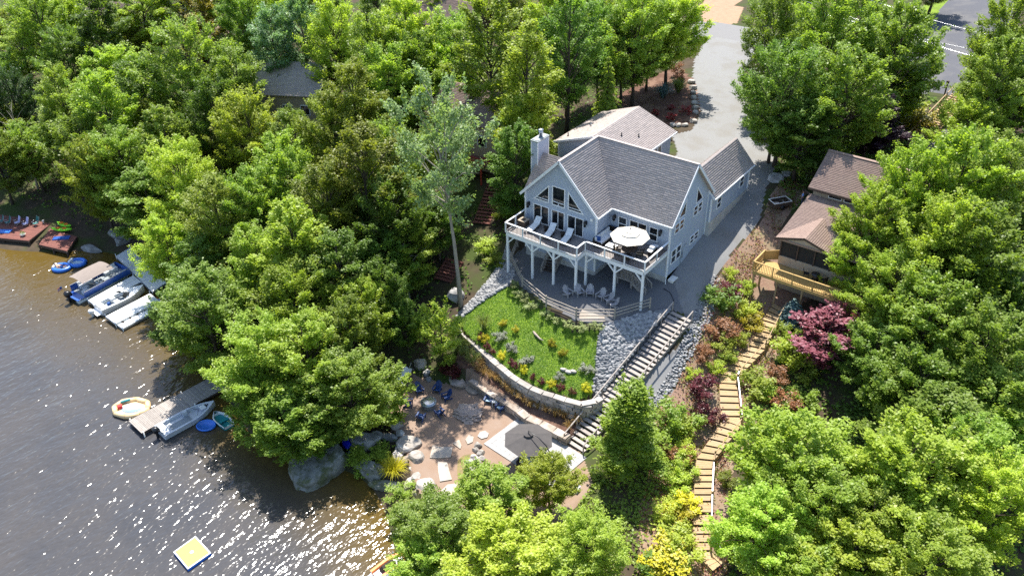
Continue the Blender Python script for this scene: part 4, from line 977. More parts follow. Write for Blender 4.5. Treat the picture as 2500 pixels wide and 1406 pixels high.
# ================================================================= garden, walls, stones
def V3(p): return Vector((float(p[0]), float(p[1]), float(p[2])))
def jbox(b, c, sz, rz, g, j=.12, R=None):
    """a roughly split block: box with jittered corners"""
    R = R or Matrix.Rotation(rz, 3, 'Z'); vs = []
    for z in (-.5, .5):
        for x, y in ((-.5, -.5), (.5, -.5), (.5, .5), (-.5, .5)):
            p = np.array([x*sz[0], y*sz[1], z*sz[2]])*(1+g.uniform(-j, j, 3)); vs.append(Vector(c)+R @ Vector(p))
    return b.add(vs, [(3, 2, 1, 0), (4, 5, 6, 7), (0, 1, 5, 4), (1, 2, 6, 5), (2, 3, 7, 6), (3, 0, 4, 7)])
def polyline(pts, step):
    pts = [V3(p) for p in pts]; out = []; k = 0; g = np.random.default_rng(5)
    d = [0]
    for a, c in zip(pts, pts[1:]): d.append(d[-1]+(c-a).length)
    s = 0
    while s < d[-1]:
        L = step*g.uniform(.75, 1.3); s1 = min(s+L, d[-1])
        def at(t):
            for i in range(len(pts)-1):
                if t <= d[i+1]+1e-6: return pts[i].lerp(pts[i+1], (t-d[i])/(d[i+1]-d[i]+1e-9))
            return pts[-1]
        out.append((at(s), at(s1))); s = s1
    return out
def stone_wall(label, top_pts, zt, zb, step, thick, courses, cap=True, seed=1, mat='wall_stone', capmat='cap_rock', name='retaining_wall'):
    g = np.random.default_rng(seed); c0 = V3(top_pts[0]); root = thing(name, label, 'wall', (c0.x, c0.y, zb))
    for k in range(courses):
        za = zb-.15+(zt-zb+.15)*k/courses; zc = zb-.15+(zt-zb+.15)*(k+1)/courses
        for a, c in polyline(top_pts, step*(.8+.3*((k*37 % 10)/10))):
            d = c-a; b = MB(); m_ = (a+c)/2; off = g.uniform(-.06, .1)
            n = Vector((d.y, -d.x, 0)).normalized()*off
            jbox(b, (m_.x+n.x-root.location.x, m_.y+n.y-root.location.y, (za+zc)/2-root.location.z), (max(.15, Vector((d.x, d.y, 0)).length-.03), thick, zc-za-.02), math.atan2(d.y, d.x), g, .07)
            part('stone', b, mat, root)
    if cap:
        for a, c in polyline(top_pts, step*1.5):
            d = c-a; b = MB(); m_ = (a+c)/2
            jbox(b, (m_.x-root.location.x, m_.y-root.location.y, zt+.05-root.location.z), (max(.2, Vector((d.x, d.y, 0)).length-.05), thick*1.35, .16), math.atan2(d.y, d.x), g, .05)
            part('cap_stone', b, capmat, root)
    return root
wall_line = [tuple(onz(*p)) for p in ((1124,800,-3.9),(1136,820,-3.95),(1160,842,-4),(1188,868,-4.),(1212,890,-4.),(1248,920,-4.),(1285,945,-4.),(1320,960,-4.),(1362,972,-4.),(1405,988,-4.),(1440,990,-4.),(1468,974,-4.))]
stone_wall('long curved dry stone retaining wall with flat cap stones below the lawn', wall_line, -3.95, -5.45, .75, .42, 5, seed=2)
ledge = [tuple(onz(*p)) for p in ((1150,925,-5.6),(1180,945,-5.6),(1202,960,-5.6),(1228,976,-5.65),(1256,993,-5.65),(1291,1021,-5.65),(1320,1034,-5.7),(1344,1046,-5.7),(1387,1070,-5.75))]
stone_wall('low uneven ledge of stacked flat stones between the straw grasses and the beach', ledge, -5.72, -6.45, .95, .55, 2, seed=3, mat='rock_brown', capmat='rock_brown', name='stone_ledge')
def boulder(px, py, z, r, mat, label, seed, rz=0, sub=2, flat=0, group=None, name='boulder', cat='rock', rough=.28):
    p = onz(px, py, z) if z is not None else ground(px, py)
    b = MB(); b.rock((0, 0, 0), r, seed, sub, 0, rz, flat, rough)
    o = bpy.data.objects.new(name, b.mesh(name, [mat])); COL.objects.link(o); o.location = (p[0], p[1], p[2]+r[2]*.35)
    return tag(o, label, cat, group)
# lakeside rocks
def crag(name, pts, ztop, zb, mat, label, seed, cat='rock'):
    """an angular boulder from its outline seen from above"""
    import bmesh
    g = np.random.default_rng(seed); T = [V3(onz(x, y, z)) for (x, y), z in zip(pts, ztop)]; c = sum(T, Vector())/len(T); b = MB()
    r0 = [tuple(p) for p in T]; r1 = [tuple(c+(p-c)*1.12+Vector((0, 0, (zb-p.z)*.45))) for p in T]; r2 = [((c+(p-c)*1.05).x, (c+(p-c)*1.05).y, zb) for p in T]
    b.loft([r2, r1, r0]); me = b.mesh(name, [mat], (c.x, c.y, zb)); bm = bmesh.new(); bm.from_mesh(me)
    bmesh.ops.triangulate(bm, faces=bm.faces[:]); bmesh.ops.subdivide_edges(bm, edges=bm.edges[:], cuts=3, use_grid_fill=True)
    for v in bm.verts: v.co += v.normal*(g.normal()*.05+.10*math.sin(v.co.x*2.3+seed)*math.sin(v.co.y*2.9)+.06*math.sin(v.co.z*5))
    bm.to_mesh(me); bm.free(); o = link(name, me, (c.x, c.y, zb)); return tag(o, label, cat)
crag('boulder', [(706,1128),(722,1168),(748,1180),(790,1152),(843,1102),(826,1082),(795,1066),(748,1082)], [-6.9,-6.7,-6.8,-6.3,-5.9,-5.7,-5.9,-6.5], -8.4, 'rock_moss', 'huge grey wedge-shaped boulder rising from the water at the shore', 11)
boulder(893, 1088, -7.2, (1.45, 1.05, 1.2), 'rock_grey', 'big grey boulder right of the deep blue float', 12, .5, 3, .6)
boulder(903, 1155, -7.5, (1.5, 1.0, 1.0), 'rock_moss', 'dark rounded boulder under the bright green shrub at the water', 13, .1, 3, .7)
boulder(942, 1189, -7.45, (1.5, .5, .5), 'rock_moss', 'long mossy slab lying at the waterline below the golden grass', 14, .5, 2, .5)
boulder(1000, 1088, -6.7, (1.1, 1.2, .75), 'rock_pale', 'largest pale boulder at the lake edge of the beach', 21, -.7, 2, .5)
boulder(1016, 1124, -6.7, (.72, .75, .7), 'rock_pale', 'round pale boulder right below the largest pale one', 22, .3, 2, .6)
boulder(948, 1071, -6.9, (1.15, .42, .55), 'rock_grey', 'long grey block lying across above the bright green shrub', 23, .45, 1, .5)
boulder(917, 1067, -6.4, (.6, .75, .3), 'rock_grey', 'flat grey slab on top of the big grey boulder', 24, .2, 1, .4)
boulder(970, 1041, -6.5, (.62, .55, .5), 'rock_pale', 'upright pale rock at the upper end of the beach edge', 25, .4, 2)
boulder(967, 1022, -6.5, (.5, .42, .35), 'rock_grey', 'grey rock above the upright pale rock, nearest the small tree', 26, -.3, 2)
boulder(978, 1063, -6.6, (.5, .45, .45), 'rock_grey', 'grey rock between the upright pale rock and the largest pale boulder', 27, .7, 2)
boulder(979, 1097, -7.0, (.45, 1.1, .7), 'rock_grey', 'steep dark rock on the lake side of the largest pale boulder', 28, .3, 2)
boulder(972, 1122, -7.2, (.55, .9, .7), 'rock_pale', 'rock at the foot of the beach edge beside the bright green shrub', 29, .25, 2)
boulder(992, 1133, -7.1, (.4, .6, .6), 'rock_brown', 'small brown rock under the round pale boulder', 30, 0, 2)
boulder(1013, 1147, -6.7, (.6, .4, .3), 'rock_pale', 'flat pale rock under the round pale boulder, beach side', 31, .1, 1, .4)
boulder(1017, 1166, -6.7, (.62, .42, .35), 'rock_pale', 'pale edging rock beside the golden grass', 32, -.3, 1, .5)
boulder(1040, 1190, -6.7, (.95, .8, .55), 'rock_pale', 'large square pale rock near the lower corner of the beach', 33, -.5, 2, .5)
boulder(1001, 1184, -7.1, (.45, .85, .4), 'rock_pale', 'narrow pale slab on the bank left of the large square rock', 34, .35, 1, .4)
boulder(1050, 1222, -6.8, (.75, .5, .4), 'rock_pale', 'pale rock below the large square rock', 35, .5, 1, .5)
boulder(1046, 1243, -7.0, (.5, .7, .5), 'rock_pale', 'lowest pale rock at the corner of the beach', 36, .2, 2)
boulder(1017, 1205, -7.2, (.5, .5, .4), 'rock_brown', 'brown rock left of the lowest pale rocks on the bank', 37, .9, 2)
boulder(1028, 893, None, (.75, .62, .6), 'rock_pale', 'pale rounded rock behind the hammock', 38, .4, 2)
boulder(1042, 912, None, (.4, .5, .35), 'rock_grey', 'small grey rock right of the pale one behind the hammock', 39, 0, 2)
boulder(1046, 928, None, (.35, .35, .25), 'rock_grey', 'smallest grey rock at the top of the beach', 40, 0, 2)
boulder(1118, 935, None, (1.3, .7, .3), 'rock_brown', 'flat brown ledge rock at the back of the beach, left end', 41, -.35, 1, .4)
boulder(1150, 948, None, (1.1, .6, .3), 'rock_brown', 'flat brown ledge rock at the back of the beach, beside the stacked ledge', 42, -.4, 1, .4)
boulder(1113, 728, None, (.9, .8, .8), 'rock_grey', 'grey boulder at the foot of the bare pale trunk', 43, .3, 2)
for i, (px, py, sx, sy) in enumerate(((350,520,1.2,.8),(385,512,.9,.8),(300,590,1.3,.9),(335,560,1.0,.8),(280,575,.9,.7),(225,612,1.5,.5),(365,545,1.1,.9),(405,560,1,.8),(318,540,.8,.7))):
    boulder(px, py, None, (sx, sy, .6), 'rock_grey', 'dark grey shore rock, '+ORD[i]+' of the row between the kayak deck and the white docks', 50+i, i*.7, 2, .7, 'dark shore rocks left of the white docks')
# fire ring stump and stepping stones
boulder(1141, 1014, -6.42, (1.25, 1.1, .55), 'driftwood', 'big weathered root stump with splintered top on the beach', 61, .4, 3, .6, None, 'tree_stump', 'stump', 1.5)
def slab(pts, z, label, i, mat='flagstone'):
    P = [onz(x, y, z) for x, y in pts]; b = MB(); b.ext([tuple(p) for p in P], (0, 0, .09))
    single('stepping_stone', b, mat, label, 'stepping stone', 'stepping stones on the beach')
n2 = lambda L: [(900+x/2.8125, 680+y/2.8125) for x, y in L]
slab(n2([(420,1232),(440,1146),(500,1160),(577,1160),(565,1228),(490,1236)]), -6.42, 'larger stepping stone lying crosswise in the middle of the beach', 0)
slab(n2([(474,1258),(540,1266),(556,1330),(572,1382),(490,1396),(478,1330)]), -6.42, 'stepping stone lying lengthwise below the crosswise one', 1)
slab(n2([(748,1085),(765,1055),(800,1048),(826,1066),(815,1092),(775,1104)]), -6.42, 'small pale round stepping stone nearest the paved patio', 2, 'rock_pale')
slab(n2([(664,1108),(690,1074),(722,1090),(716,1124),(680,1140)]), -6.42, 'small stepping stone left of the pale round one', 3)
slab(n2([(578,1134),(622,1108),(638,1150),(630,1172)]), -6.42, 'triangular stepping stone right of the crosswise one', 4)
slab([(660+x*.256, 940+y*.256) for x, y in [(1628,1012),(1690,952),(1780,940),(1800,1050),(1740,1080),(1660,1066)]], -6.42, 'wide stepping stone at the lower end of the beach', 5)
# pond
b = MB(); b.ext([tuple(onz(x, y, -6.43)) for x, y in n2([(608,1330),(612,1250),(650,1215),(700,1205),(720,1260),(700,1340),(650,1380),(612,1380)])], (0, 0, .05)); single('pond', b, 'tank_water', None, None, None, 'structure')
for i, (x, y, r) in enumerate(((750,1150,.42),(770,1200,.4),(720,1230,.36),(745,1250,.4),(690,1270,.45),(735,1290,.5),(780,1240,.34),(700,1320,.5),(750,1330,.42),(775,1290,.36),(735,1180,.34))):
    p = n2([(x, y)])[0]; boulder(p[0], p[1], -6.4, (r, r*.8, r*.7), 'rock_pale', 'pale rock, '+ORD[i]+' of the heap beside the small pond', 70+i, i, 2, 0, 'pale rocks heaped beside the small pond', 'rock')
# paved patio: single pavers
PT = thing('paved_patio', 'pale paved patio of square slabs under the dark cantilever umbrella', 'patio', tuple(onz(1290, 1110, -6.42)))
pz = -6.40; c00, c10, c01 = (V3(onz(*n2([q])[0], pz)) for q in ((790, 1135), (1030, 955), (1225, 1440)))
eu = (c10-c00); nu = round(eu.length/.5); ev = (c01-c00); ev -= ev.project(eu); nv = round((c01-c00).dot(ev.normalized())/.5); du = eu.normalized()*.5; dv = ev.normalized()*.5
pm = MB(); pm.box((0, 0, .02), (.485, .485, .08)); pme = pm.mesh('paver', ['paver'])
for i in range(nu):
    for j in range(nv):
        q = c00+du*(i+.5)+dv*(j+.5)-Vector(PT.location); inst('paver', pme, PT, (q.x, q.y, q.z+rng.uniform(-.006, .006)), (0, 0, math.atan2(du.y, du.x)))
# river rocks: far too many to count
def scatter_stones(name, poly, n, r0, r1, mat, seed, squash=.65):
    g = np.random.default_rng(seed); P = np.array([p[:2] for p in poly]); lo, hi = P.min(0), P.max(0)
    q = g.uniform(lo, hi, (n*4, 2)); q = q[pip(q, poly)][:n]; z = height(q); V0, F0 = ICO[1]; F0 = np.array(F0); n = len(q)
    V0, F0 = ICO[0]; F0 = np.array(F0)
    r = g.uniform(r0, r1, n); S = np.stack([r*g.uniform(.7, 1.4, n), r*g.uniform(.7, 1.3, n), r*squash*g.uniform(.8, 1.2, n)], 1)
    a = g.uniform(0, 6.28, n); J = 1+g.normal(size=(n, len(V0), 1))*.14
    X = V0[None]*J*S[:, None]; ca, sa = np.cos(a)[:, None], np.sin(a)[:, None]
    Y = np.stack([X[..., 0]*ca-X[..., 1]*sa+q[:, :1], X[..., 0]*sa+X[..., 1]*ca+q[:, 1:], X[..., 2]+z[:, None]+(r*squash*.5)[:, None]], 2)
    F = (F0[None]+(np.arange(n)*len(V0))[:, None, None]).reshape(-1, 3)
    me = npmesh(name, Y.reshape(-1, 3), F, [mat]); setattr_(me, 'cr', np.repeat(g.uniform(size=n), len(V0)))
    return tag(link(name, me), kind='stuff')
Z_ = {n: p for n, m_, p in ZONES}
scatter_stones('river_rocks', Z_['river_rock_bed'], 4200, .09, .24, 'river_rock', 1)
scatter_stones('river_rocks', Z_['stone_strip'], 2600, .07, .2, 'river_rock', 2)
scatter_stones('edge_gravel', gpoly([(1690,775),(1720,700),(1745,670),(1765,690),(1740,770),(1700,850),(1650,940),(1600,1000),(1585,985),(1640,900)]), 1000, .05, .15, 'river_rock', 3)
# lawn blades
def scatter_blades(name, poly, n, L, mat, seed, tilt=.6, hole=None, wd=.35):
    g = np.random.default_rng(seed); P = np.array([p[:2] for p in poly]); lo, hi = P.min(0), P.max(0)
    q = g.uniform(lo, hi, (n*4, 2)); q = q[pip(q, poly)][:n]; z = height(q); n = len(q)
    N = unit(np.stack([g.normal(size=n)*tilt, g.normal(size=n)*tilt, np.ones(n)*.7], 1))
    P3 = np.c_[q, z+L*.3*g.uniform(.5, 1.2, n)]
    blob = .5+.5*np.sin(q[:, 0]*2.1+np.sin(q[:, 1]*1.7)*1.5)*np.sin(q[:, 1]*1.3+q[:, 0]*.7)
    me = leaves_mesh(name, P3, N, L, g, mat, aspect=wd, cr=.5*blob+.5*g.uniform(size=n)); return tag(link(name, me), kind='stuff')
scatter_blades('lawn_grass', LAWN_W, 30000, .10, 'lawn_blade', 1, .35)
# garden plants
def row(kind, pts, R, Ht, mat, lab, group, name=None):
    for i, (x, y) in enumerate(pts):
        s = rng.uniform(.85, 1.15); p = ground(x, y+8); plant(kind, p, Ht*s, R*s*rng.uniform(.95, 1.05), mat, lab % ORD[i], group, name)
row('ball', [(1183,828),(1225,865),(1279,899),(1346,938),(1431,948)], .5, .72, 'leaf_yellow', 'bright yellow rounded dwarf shrub on the lawn, %s from the left above the stone wall', 'yellow dwarf shrubs above the stone wall')
row('ball', [(1174,819),(1192,842),(1202,854),(1247,883),(1261,893),(1300,918),(1320,929),(1368,947),(1398,954)], .36, .62, 'leaf_maroon', 'small dark red shrub, %s from the left above the stone wall', 'dark red shrubs above the stone wall')
row('ball', [(1229,787),(1261,801),(1348,838),(1375,861)], .42, .66, 'leaf_gold', 'orange-green shrub on the open lawn, %s from the left', 'orange-green shrubs on the open lawn')
row('ball', [(1218,815),(1250,845),(1288,877),(1362,916),(1433,897)], .6, .5, 'leaf_lavender', 'greyish lavender clump on the lawn, %s from the left', 'greyish lavender clumps on the lawn', 'lavender')
row('ball', [(1256,694),(1264,712),(1282,727),(1300,746),(1330,763),(1362,775),(1387,788),(1423,795),(1458,795)], .62, .55, 'leaf_hosta', 'variegated hosta, %s from the left along the rail fence', 'variegated hostas along the rail fence', 'hosta')
def grasses(kind, pts, lab, group, s0=1.0):
    for i, (x, y) in enumerate(pts):
        o = link('ornamental_grass', TUFT[kind][i % len(TUFT[kind])], ground(x, y)); s = s0*rng.uniform(.85, 1.25); o.scale = (s, s, s); o.rotation_euler = (0, 0, rng.uniform(0, 6))
        tag(o, lab % ORD[i], 'grass', group)
grasses('grass_green', n2([(640,520),(680,545),(720,590),(655,480),(790,345)]), 'green feathery ornamental grass, %s of those at the left end of the wall bed', 'green ornamental grasses by the stone wall', 1.35)
grasses('straw', n2([(750,630),(790,660),(830,680),(870,700),(905,715),(950,765),(985,790),(1020,815),(1060,845),(1110,880),(1160,890),(1215,915),(1280,945),(1340,960),(1425,995),(1375,1035),(770,600),(1320,930)]), 'straw-coloured ornamental grass, %s along the bed under the stone wall', 'straw grasses in the bed under the stone wall', 1.1)
o = link('ornamental_grass', tuft(9, 260, 1.1, 1.0, .016, 'leaf_yellow'), ground(962, 1160)); o.scale = (1.3,)*3; tag(o, 'golden yellow mounded grass by the shore boulders', 'grass')
b = MB(); g9 = np.random.default_rng(4)
p = ground(1309, 824); b.tube([(p.x-.7, p.y+.5, p.z+.1), (p.x-.1, p.y+.1, p.z+.22), (p.x+.5, p.y-.1, p.z+.12), (p.x+.95, p.y-.2, p.z+.2)], [.13, .12, .09, .03], 6); single('driftwood_log', b, 'driftwood', 'weathered driftwood log lying on the middle of the lawn', 'log')
for i, (x, y) in enumerate(((1376,903),(1388,909),(1400,908))):
    p = ground(x, y); boulder(x, y, None, (.34, .2, .2), 'rock_pale', 'short pale edging stone on the lawn, '+ORD[i]+' of three in a row from the left', 90+i, .3, 1, .6, 'three edging stones on the lawn', 'rock')
# split rail fence
FN = [(-1.5, 3.9), (-.55, 1.5), (2.75, -1.15), (6.4, -2.5), (9.7, -2.55), (12.6, -.75), (14.5, 2.2)]
R_ = thing('split_rail_fence', 'curved split-rail fence with three rails around the gravel patio', 'fence', (2.75, -1.15, hz(2.75, -1.15)))
for i, (x, y) in enumerate(FN):
    z = hz(x, y) if i else hz(x, y)
    b = MB(); b.box((x, y, z+.5), (.15, .15, 1.45), rz=.4, taper=.8); part('post', b, 'fence_wood', R_, world=True)
    if i:
        x0, y0 = FN[i-1]; z0 = hz(x0, y0)
        for h in (.38, .72, 1.06):
            b = MB(); b.tube([(x0, y0, z0+h), ((x0+x)/2, (y0+y)/2, (z0+z)/2+h+rng.uniform(-.03, .03)), (x, y, z+h)], .05, 6, sm=False); part('rail', b, 'fence_wood', R_, world=True)
# big grey timber steps
GS = (15.35, -11.3, -6.4); GT = (17.25, 3.2, -.45)
S = stair('timber_stairs', 'long straight flight of grey timber steps with handrails from driveway to beach', GS, GT, 2.1, 32, ['grey_wood', 'grey_wood'], (-1, 1), 1.0, False, tread_d=.34, thick=.09)
# tan winding steps
ZW = lambda x, y: (1600+x/1.8346, 640+y/1.8346)
WS = [((255,1395),(300,1360),-6.9),((165,1300),(245,1300),-6.75),((170,1190),(245,1190),-6.4),((172,1080),(248,1080),-6.0),((178,935),(255,935),-5.4),((185,890),(262,898),-5.3),((300,715),(382,745),-4.55),((290,700),(378,700),-4.5),((286,550),(362,555),-3.85),((296,510),(368,530),-3.75),((420,385),(490,400),-3.05),((480,270),(545,290),-2.3),((530,190),(580,225),-1.75)]
def wpt(q, z): return V3(onz(*ZW(*q), z))
SW = thing('garden_stairs', 'long winding tan wooden steps with one side rail between the bushes', 'stairs', tuple(wpt((215,1395), -7.1)))
ow = Vector(SW.location); nstep = [1, 3, 2, 5, 1, 6, 1, 5, 1, 6, 5, 4]
for i in range(len(WS)-1):
    (l0, r0, z0), (l1, r1, z1) = WS[i], WS[i+1]; A, B, C, D_ = wpt(l0, z0), wpt(r0, z0), wpt(l1, z1), wpt(r1, z1); n_ = nstep[i]
    for k in range(n_):
        t0, t1 = k/n_, (k+.93)/n_; z = z0+(z1-z0)*(k+1)/n_+.22
        q = [A.lerp(C, t0), B.lerp(D_, t0), B.lerp(D_, t1), A.lerp(C, t1)]; nb_ = 3 if n_ > 1 else 4
        for m_ in range(nb_):
            u0, u1 = m_/nb_, (m_+.93)/nb_
            pts = [q[0].lerp(q[3], u0), q[1].lerp(q[2], u0), q[1].lerp(q[2], u1), q[0].lerp(q[3], u1)]
            if m_ == 0: b = MB()
            b.ext([(p.x, p.y, z) for p in pts], (0, 0, -.05))
        part('tread', b, 'tan_wood', SW, world=True)
        b = MB(); b.bar((q[0].x, q[0].y, z-.14), (q[1].x, q[1].y, z-.14), .04, .17); part('riser', b, 'brown_wood', SW, world=True)
    for P_, Q_ in ((A, C), (B, D_)):
        b = MB(); b.bar(P_+Vector((0, 0, .02)), Q_+Vector((0, 0, .02)), .05, .28); part('stringer', b, 'tan_wood', SW, world=True)
    b = MB(); b.box((B.x, B.y, z0+.6), (.11, .11, 1.5)); part('post', b, 'tan_wood', SW, world=True)
    b = MB(); b.bar(B+Vector((0, 0, 1.15)), D_+Vector((0, 0, 1.15)), .07, .06); part('handrail', b, 'metal' if i in (2, 3, 6, 7, 8) else 'tan_wood', SW, world=True)
p0 = wpt((255, 1285), -6.6)+Vector((0, 0, 1.1)); p1 = wpt((320, 1335), -6.7)+Vector((0, 0, 1)); p2 = wpt((385, 1380), -7)+Vector((0, 0, 1))
b = MB(); b.tube([p0, (p0+p1)/2-Vector((0, 0, .25)), p1, (p1+p2)/2-Vector((0, 0, .2)), p2], .035); part('rope', b, 'off_white', SW, world=True)
b = MB(); b.box(p1-Vector((0, 0, .5)), (.13, .13, 1.2)); part('post', b, 'tan_wood', SW, world=True)
# steps at the road, and red steps in the wood
def steps(label, L, n, width, mat, rails, name='wooden_stairs'):
    return stair(name, label, L[0], L[1], width, n, [mat, mat], rails, .95, False, tread_d=.36, thick=.07)
a = ground(2345, 238); c = ground(2225, 362)
steps('yellowish wooden steps with railing climbing to the road at upper right', (tuple(c), tuple(a+Vector((0, 0, .2)))), 26, 2.0, 'tan_wood', (1,))
a = ground(1212, 450); c = ground(1175, 552)
steps('upper flight of reddish-brown wooden steps in the wood left of the house', (tuple(c+Vector((0, 0, .15))), tuple(a+Vector((0, 0, .25)))), 13, 1.8, 'red_wood', (), 'timber_steps')
a = ground(1112, 640); c = ground(1080, 690)
steps('lower flight of reddish-brown wooden steps beside the bare pale trunk', (tuple(c+Vector((0, 0, .15))), tuple(a+Vector((0, 0, .25)))), 7, 2.0, 'red_wood', (), 'timber_steps')
# hose on the gravel
hp = [ground(*p) for p in ((1620,705),(1637,716),(1645,735),(1643,755),(1652,768))]
b = MB(); b.tube([p+Vector((0, 0, .04)) for p in hp], .025); single('garden_hose', b, 'black_plastic', 'dark hose curving over the gravel beside the house corner', 'hose')
b = MB(); b.ext([tuple(ground(*p)+Vector((0, 0, .03))) for p in ((1414,764),(1420,758),(1475,775),(1478,786),(1440,790),(1415,786))], (0, 0, .08)); single('stone_slab', b, 'flagstone', 'flat tan slab lying outside the rail fence at the top of the lawn', 'slab')
# ================================================================= furniture
def adirondack(mat, name='adirondack_chair', seat_mat=None):
    r = thing(name, 'x', 'chair')
    b = MB(); b.loft([[(.28, -.27, .36), (.28, .27, .36), (.28, .27, .33), (.28, -.27, .33)], [(-.22, -.25, .26), (-.22, .25, .26), (-.22, .25, .23), (-.22, -.25, .23)]], 0); part('seat', b, seat_mat or mat, r)
    for k in range(5):
        y = (k-2)*.115; h = .95-.06*abs(k-2)**1.5
        b = MB(); b.bar((-.2, y*.85, .24), (-.2-.36*(h-.24)/.7, y*1.12, h), .1, .025, up=(1, 0, 0)); part('back_slat', b, mat, r)
    for s in (-1, 1):
        b = MB(); b.bar((.36, s*.33, .52), (-.36, s*.3, .52), .13, .03); part('arm', b, mat, r)
        b = MB(); b.box((.3, s*.31, .26), (.09, .035, .52)); part('leg', b, mat, r)
        b = MB(); b.bar((.3, s*.28, .33), (-.48, s*.27, .03), .035, .11); part('leg', b, mat, r)
    return r
def face(p, q): return math.atan2(q[1]-p[1], q[0]-p[0])
first = adirondack('grey_chair'); ctr = onz(1437, 762, -.35)
GC = [(1387,722,'leftmost'),(1415,720,'second from the left'),(1440,721,'third from the left'),(1466,729,'fourth from the left'),(1484,738,'fifth from the left'),(1496,749,'rightmost')]
for i, (x, y, w_) in enumerate(GC):
    p = ground(x, y); c = first if i == 0 else dup(first, p)
    c.location = p; c.rotation_euler = (0, 0, face(p, ctr)); c['label'] = 'grey plastic adirondack chair in the curve by the deck posts, '+w_; c['group'] = 'grey adirondack chairs on the gravel'
first = adirondack('blue_chair'); FP = onz(1047, 992, -6.42)
BC = [(1024,958,'upper left'),(1068,956,'top right'),(1090,974,'right'),(998,990,'left'),(1028,1023,'lower left'),(1074,1013,'lower right')]
for i, (x, y, w_) in enumerate(BC):
    p = V3(onz(x, y, -6.42)); c = first if i == 0 else dup(first, p)
    c.location = p; c.rotation_euler = (0, 0, face(p, FP)); c['label'] = 'navy blue adirondack chair at the round fire table, '+w_+' one'; c['group'] = 'navy chairs around the fire table'
c2 = adirondack('blue_chair', seat_mat='light_blue'); q = onz(1172, 1030, -6.42)
for i, (x, y, w_) in enumerate(((1193,982,'left'),(1222,1000,'right'))):
    p = V3(onz(x, y, -6.42)); c = c2 if i == 0 else dup(c2, p)
    c.location = p; c.rotation_euler = (0, 0, face(p, q)); c['label'] = 'navy chair with pale blue seat by the stacked ledge, '+w_+' of the little white table'; c['group'] = 'navy chairs with pale seats by the ledge'
t = thing('side_table', 'small pale table between the two navy chairs by the stacked ledge', 'table', tuple(onz(1208, 989, -6.42)), .6)
b = MB(); b.box((0, 0, .5), (.5, .5, .05)); part('table_top', b, 'off_white', t)
for sx in (-.2, .2):
    for sy in (-.2, .2): b = MB(); b.box((sx, sy, .24), (.05, .05, .48)); part('leg', b, 'off_white', t)
t = thing('fire_table', 'round grey fire table with a domed metal lid amid the navy chairs', 'fire table', tuple(FP))
b = MB(); b.lathe([(.68, 0), (.7, .06), (.7, .5), (.72, .52), (.72, .58)], 26); part('base', b, 'galvanized', t)
b = MB(); b.lathe([(.6, .58), (.58, .63), (.42, .66), (.4, .66), (.3, .69), (.05, .71)], 26); lid = part('lid', b, 'metal', t)
b = MB(); b.tube([(-.07, 0, .7), (-.05, 0, .76), (.05, 0, .76), (.07, 0, .7)], .012); part('handle', b, 'dark_metal', lid)
# hammock
hm = thing('hammock', 'white rope hammock slung low between stand ends at the back of the beach', 'hammock', tuple(onz(976, 945, -6.42)))
V = []; ax = Vector((onz(1003, 912, -6.42)-onz(955, 962, -6.42))); L = ax.length*1.05; ax.normalize(); sx = Vector((-ax.y, ax.x, 0))
b = MB(); n_ = 9
for i in range(n_):
    t0 = i/(n_-1)-.5; wv = .62*(1-.5*(2*abs(t0))**3); zz = .55+1.0*t0*t0*1.7
    for k in range(6):
        u = k/5*2-1; p = ax*(t0*L)+sx*(u*wv)+Vector((0, 0, zz+.13*u*u)); V.append(tuple(p))
b.add(V, [(i*6+k, i*6+k+1, (i+1)*6+k+1, (i+1)*6+k) for i in range(n_-1) for k in range(5)], 0, True); part('net', b, 'cushion', hm)
for s in (-1, 1):
    p = ax*(s*L*.5); b = MB(); b.bar(p+sx*.5+Vector((0, 0, .98)), p-sx*.5+Vector((0, 0, .98)), .05, .05); part('spreader_bar', b, 'grey_wood', hm)
    b = MB(); b.tube([p*1.25+Vector((0, 0, 1.4)), p*1.2+Vector((0, 0, .4)), p*.7+Vector((0, 0, .05)), Vector((0, 0, .05))], .045); part('stand', b, 'dark_metal', hm)
    b = MB(); b.tube([p+Vector((0, 0, .98)), p*1.25+Vector((0, 0, 1.4))], .015); part('rope', b, 'off_white', hm)
# dark cantilever umbrella
U0 = onz(1290, 1068, -3.75); um = thing('cantilever_umbrella', 'dark grey octagonal cantilever umbrella over the paved patio', 'umbrella', (U0[0], U0[1], -6.4))
b = MB(); n_ = 8; V = [(0, 0, 3.1)]; rr = 2.05
for k in range(n_): a_ = 2*math.pi*(k+.3)/n_; V.append((rr*math.cos(a_), rr*math.sin(a_), 2.4))
for k in range(n_): a_ = 2*math.pi*(k+.8)/n_; V.append((rr*.5*math.cos(a_)*.93, rr*.5*math.sin(a_)*.93, 2.72))
F = []
for k in range(n_): F += [(0, 1+k, 9+k), (0, 9+k, 1+(k+1) % n_), (1+k, 1+(k+1) % n_, 9+k)]
b.add(V, F); cnp = part('canopy', b, 'canopy_grey', um)
b = MB(); V = [(0, 0, 3.24)]+[(.42*math.cos(2*math.pi*(k+.3)/8), .42*math.sin(2*math.pi*(k+.3)/8), 3.1) for k in range(8)]; b.add(V, [(0, 1+k, 1+(k+1) % 8) for k in range(8)]); part('vent', b, 'canopy_grey', cnp)
md = V3(onz(1340, 1118, -5.5))-V3(onz(1300, 1060, -4.)); md = Vector((md.x, md.y, 0)).normalized()
for k in range(8):
    a_ = 2*math.pi*(k+.3)/8; b = MB(); b.bar((0, 0, 3.04), (rr*.98*math.cos(a_), rr*.98*math.sin(a_), 2.36), .03, .03); part('rib', b, 'dark_metal', um)
pb = md*2.4
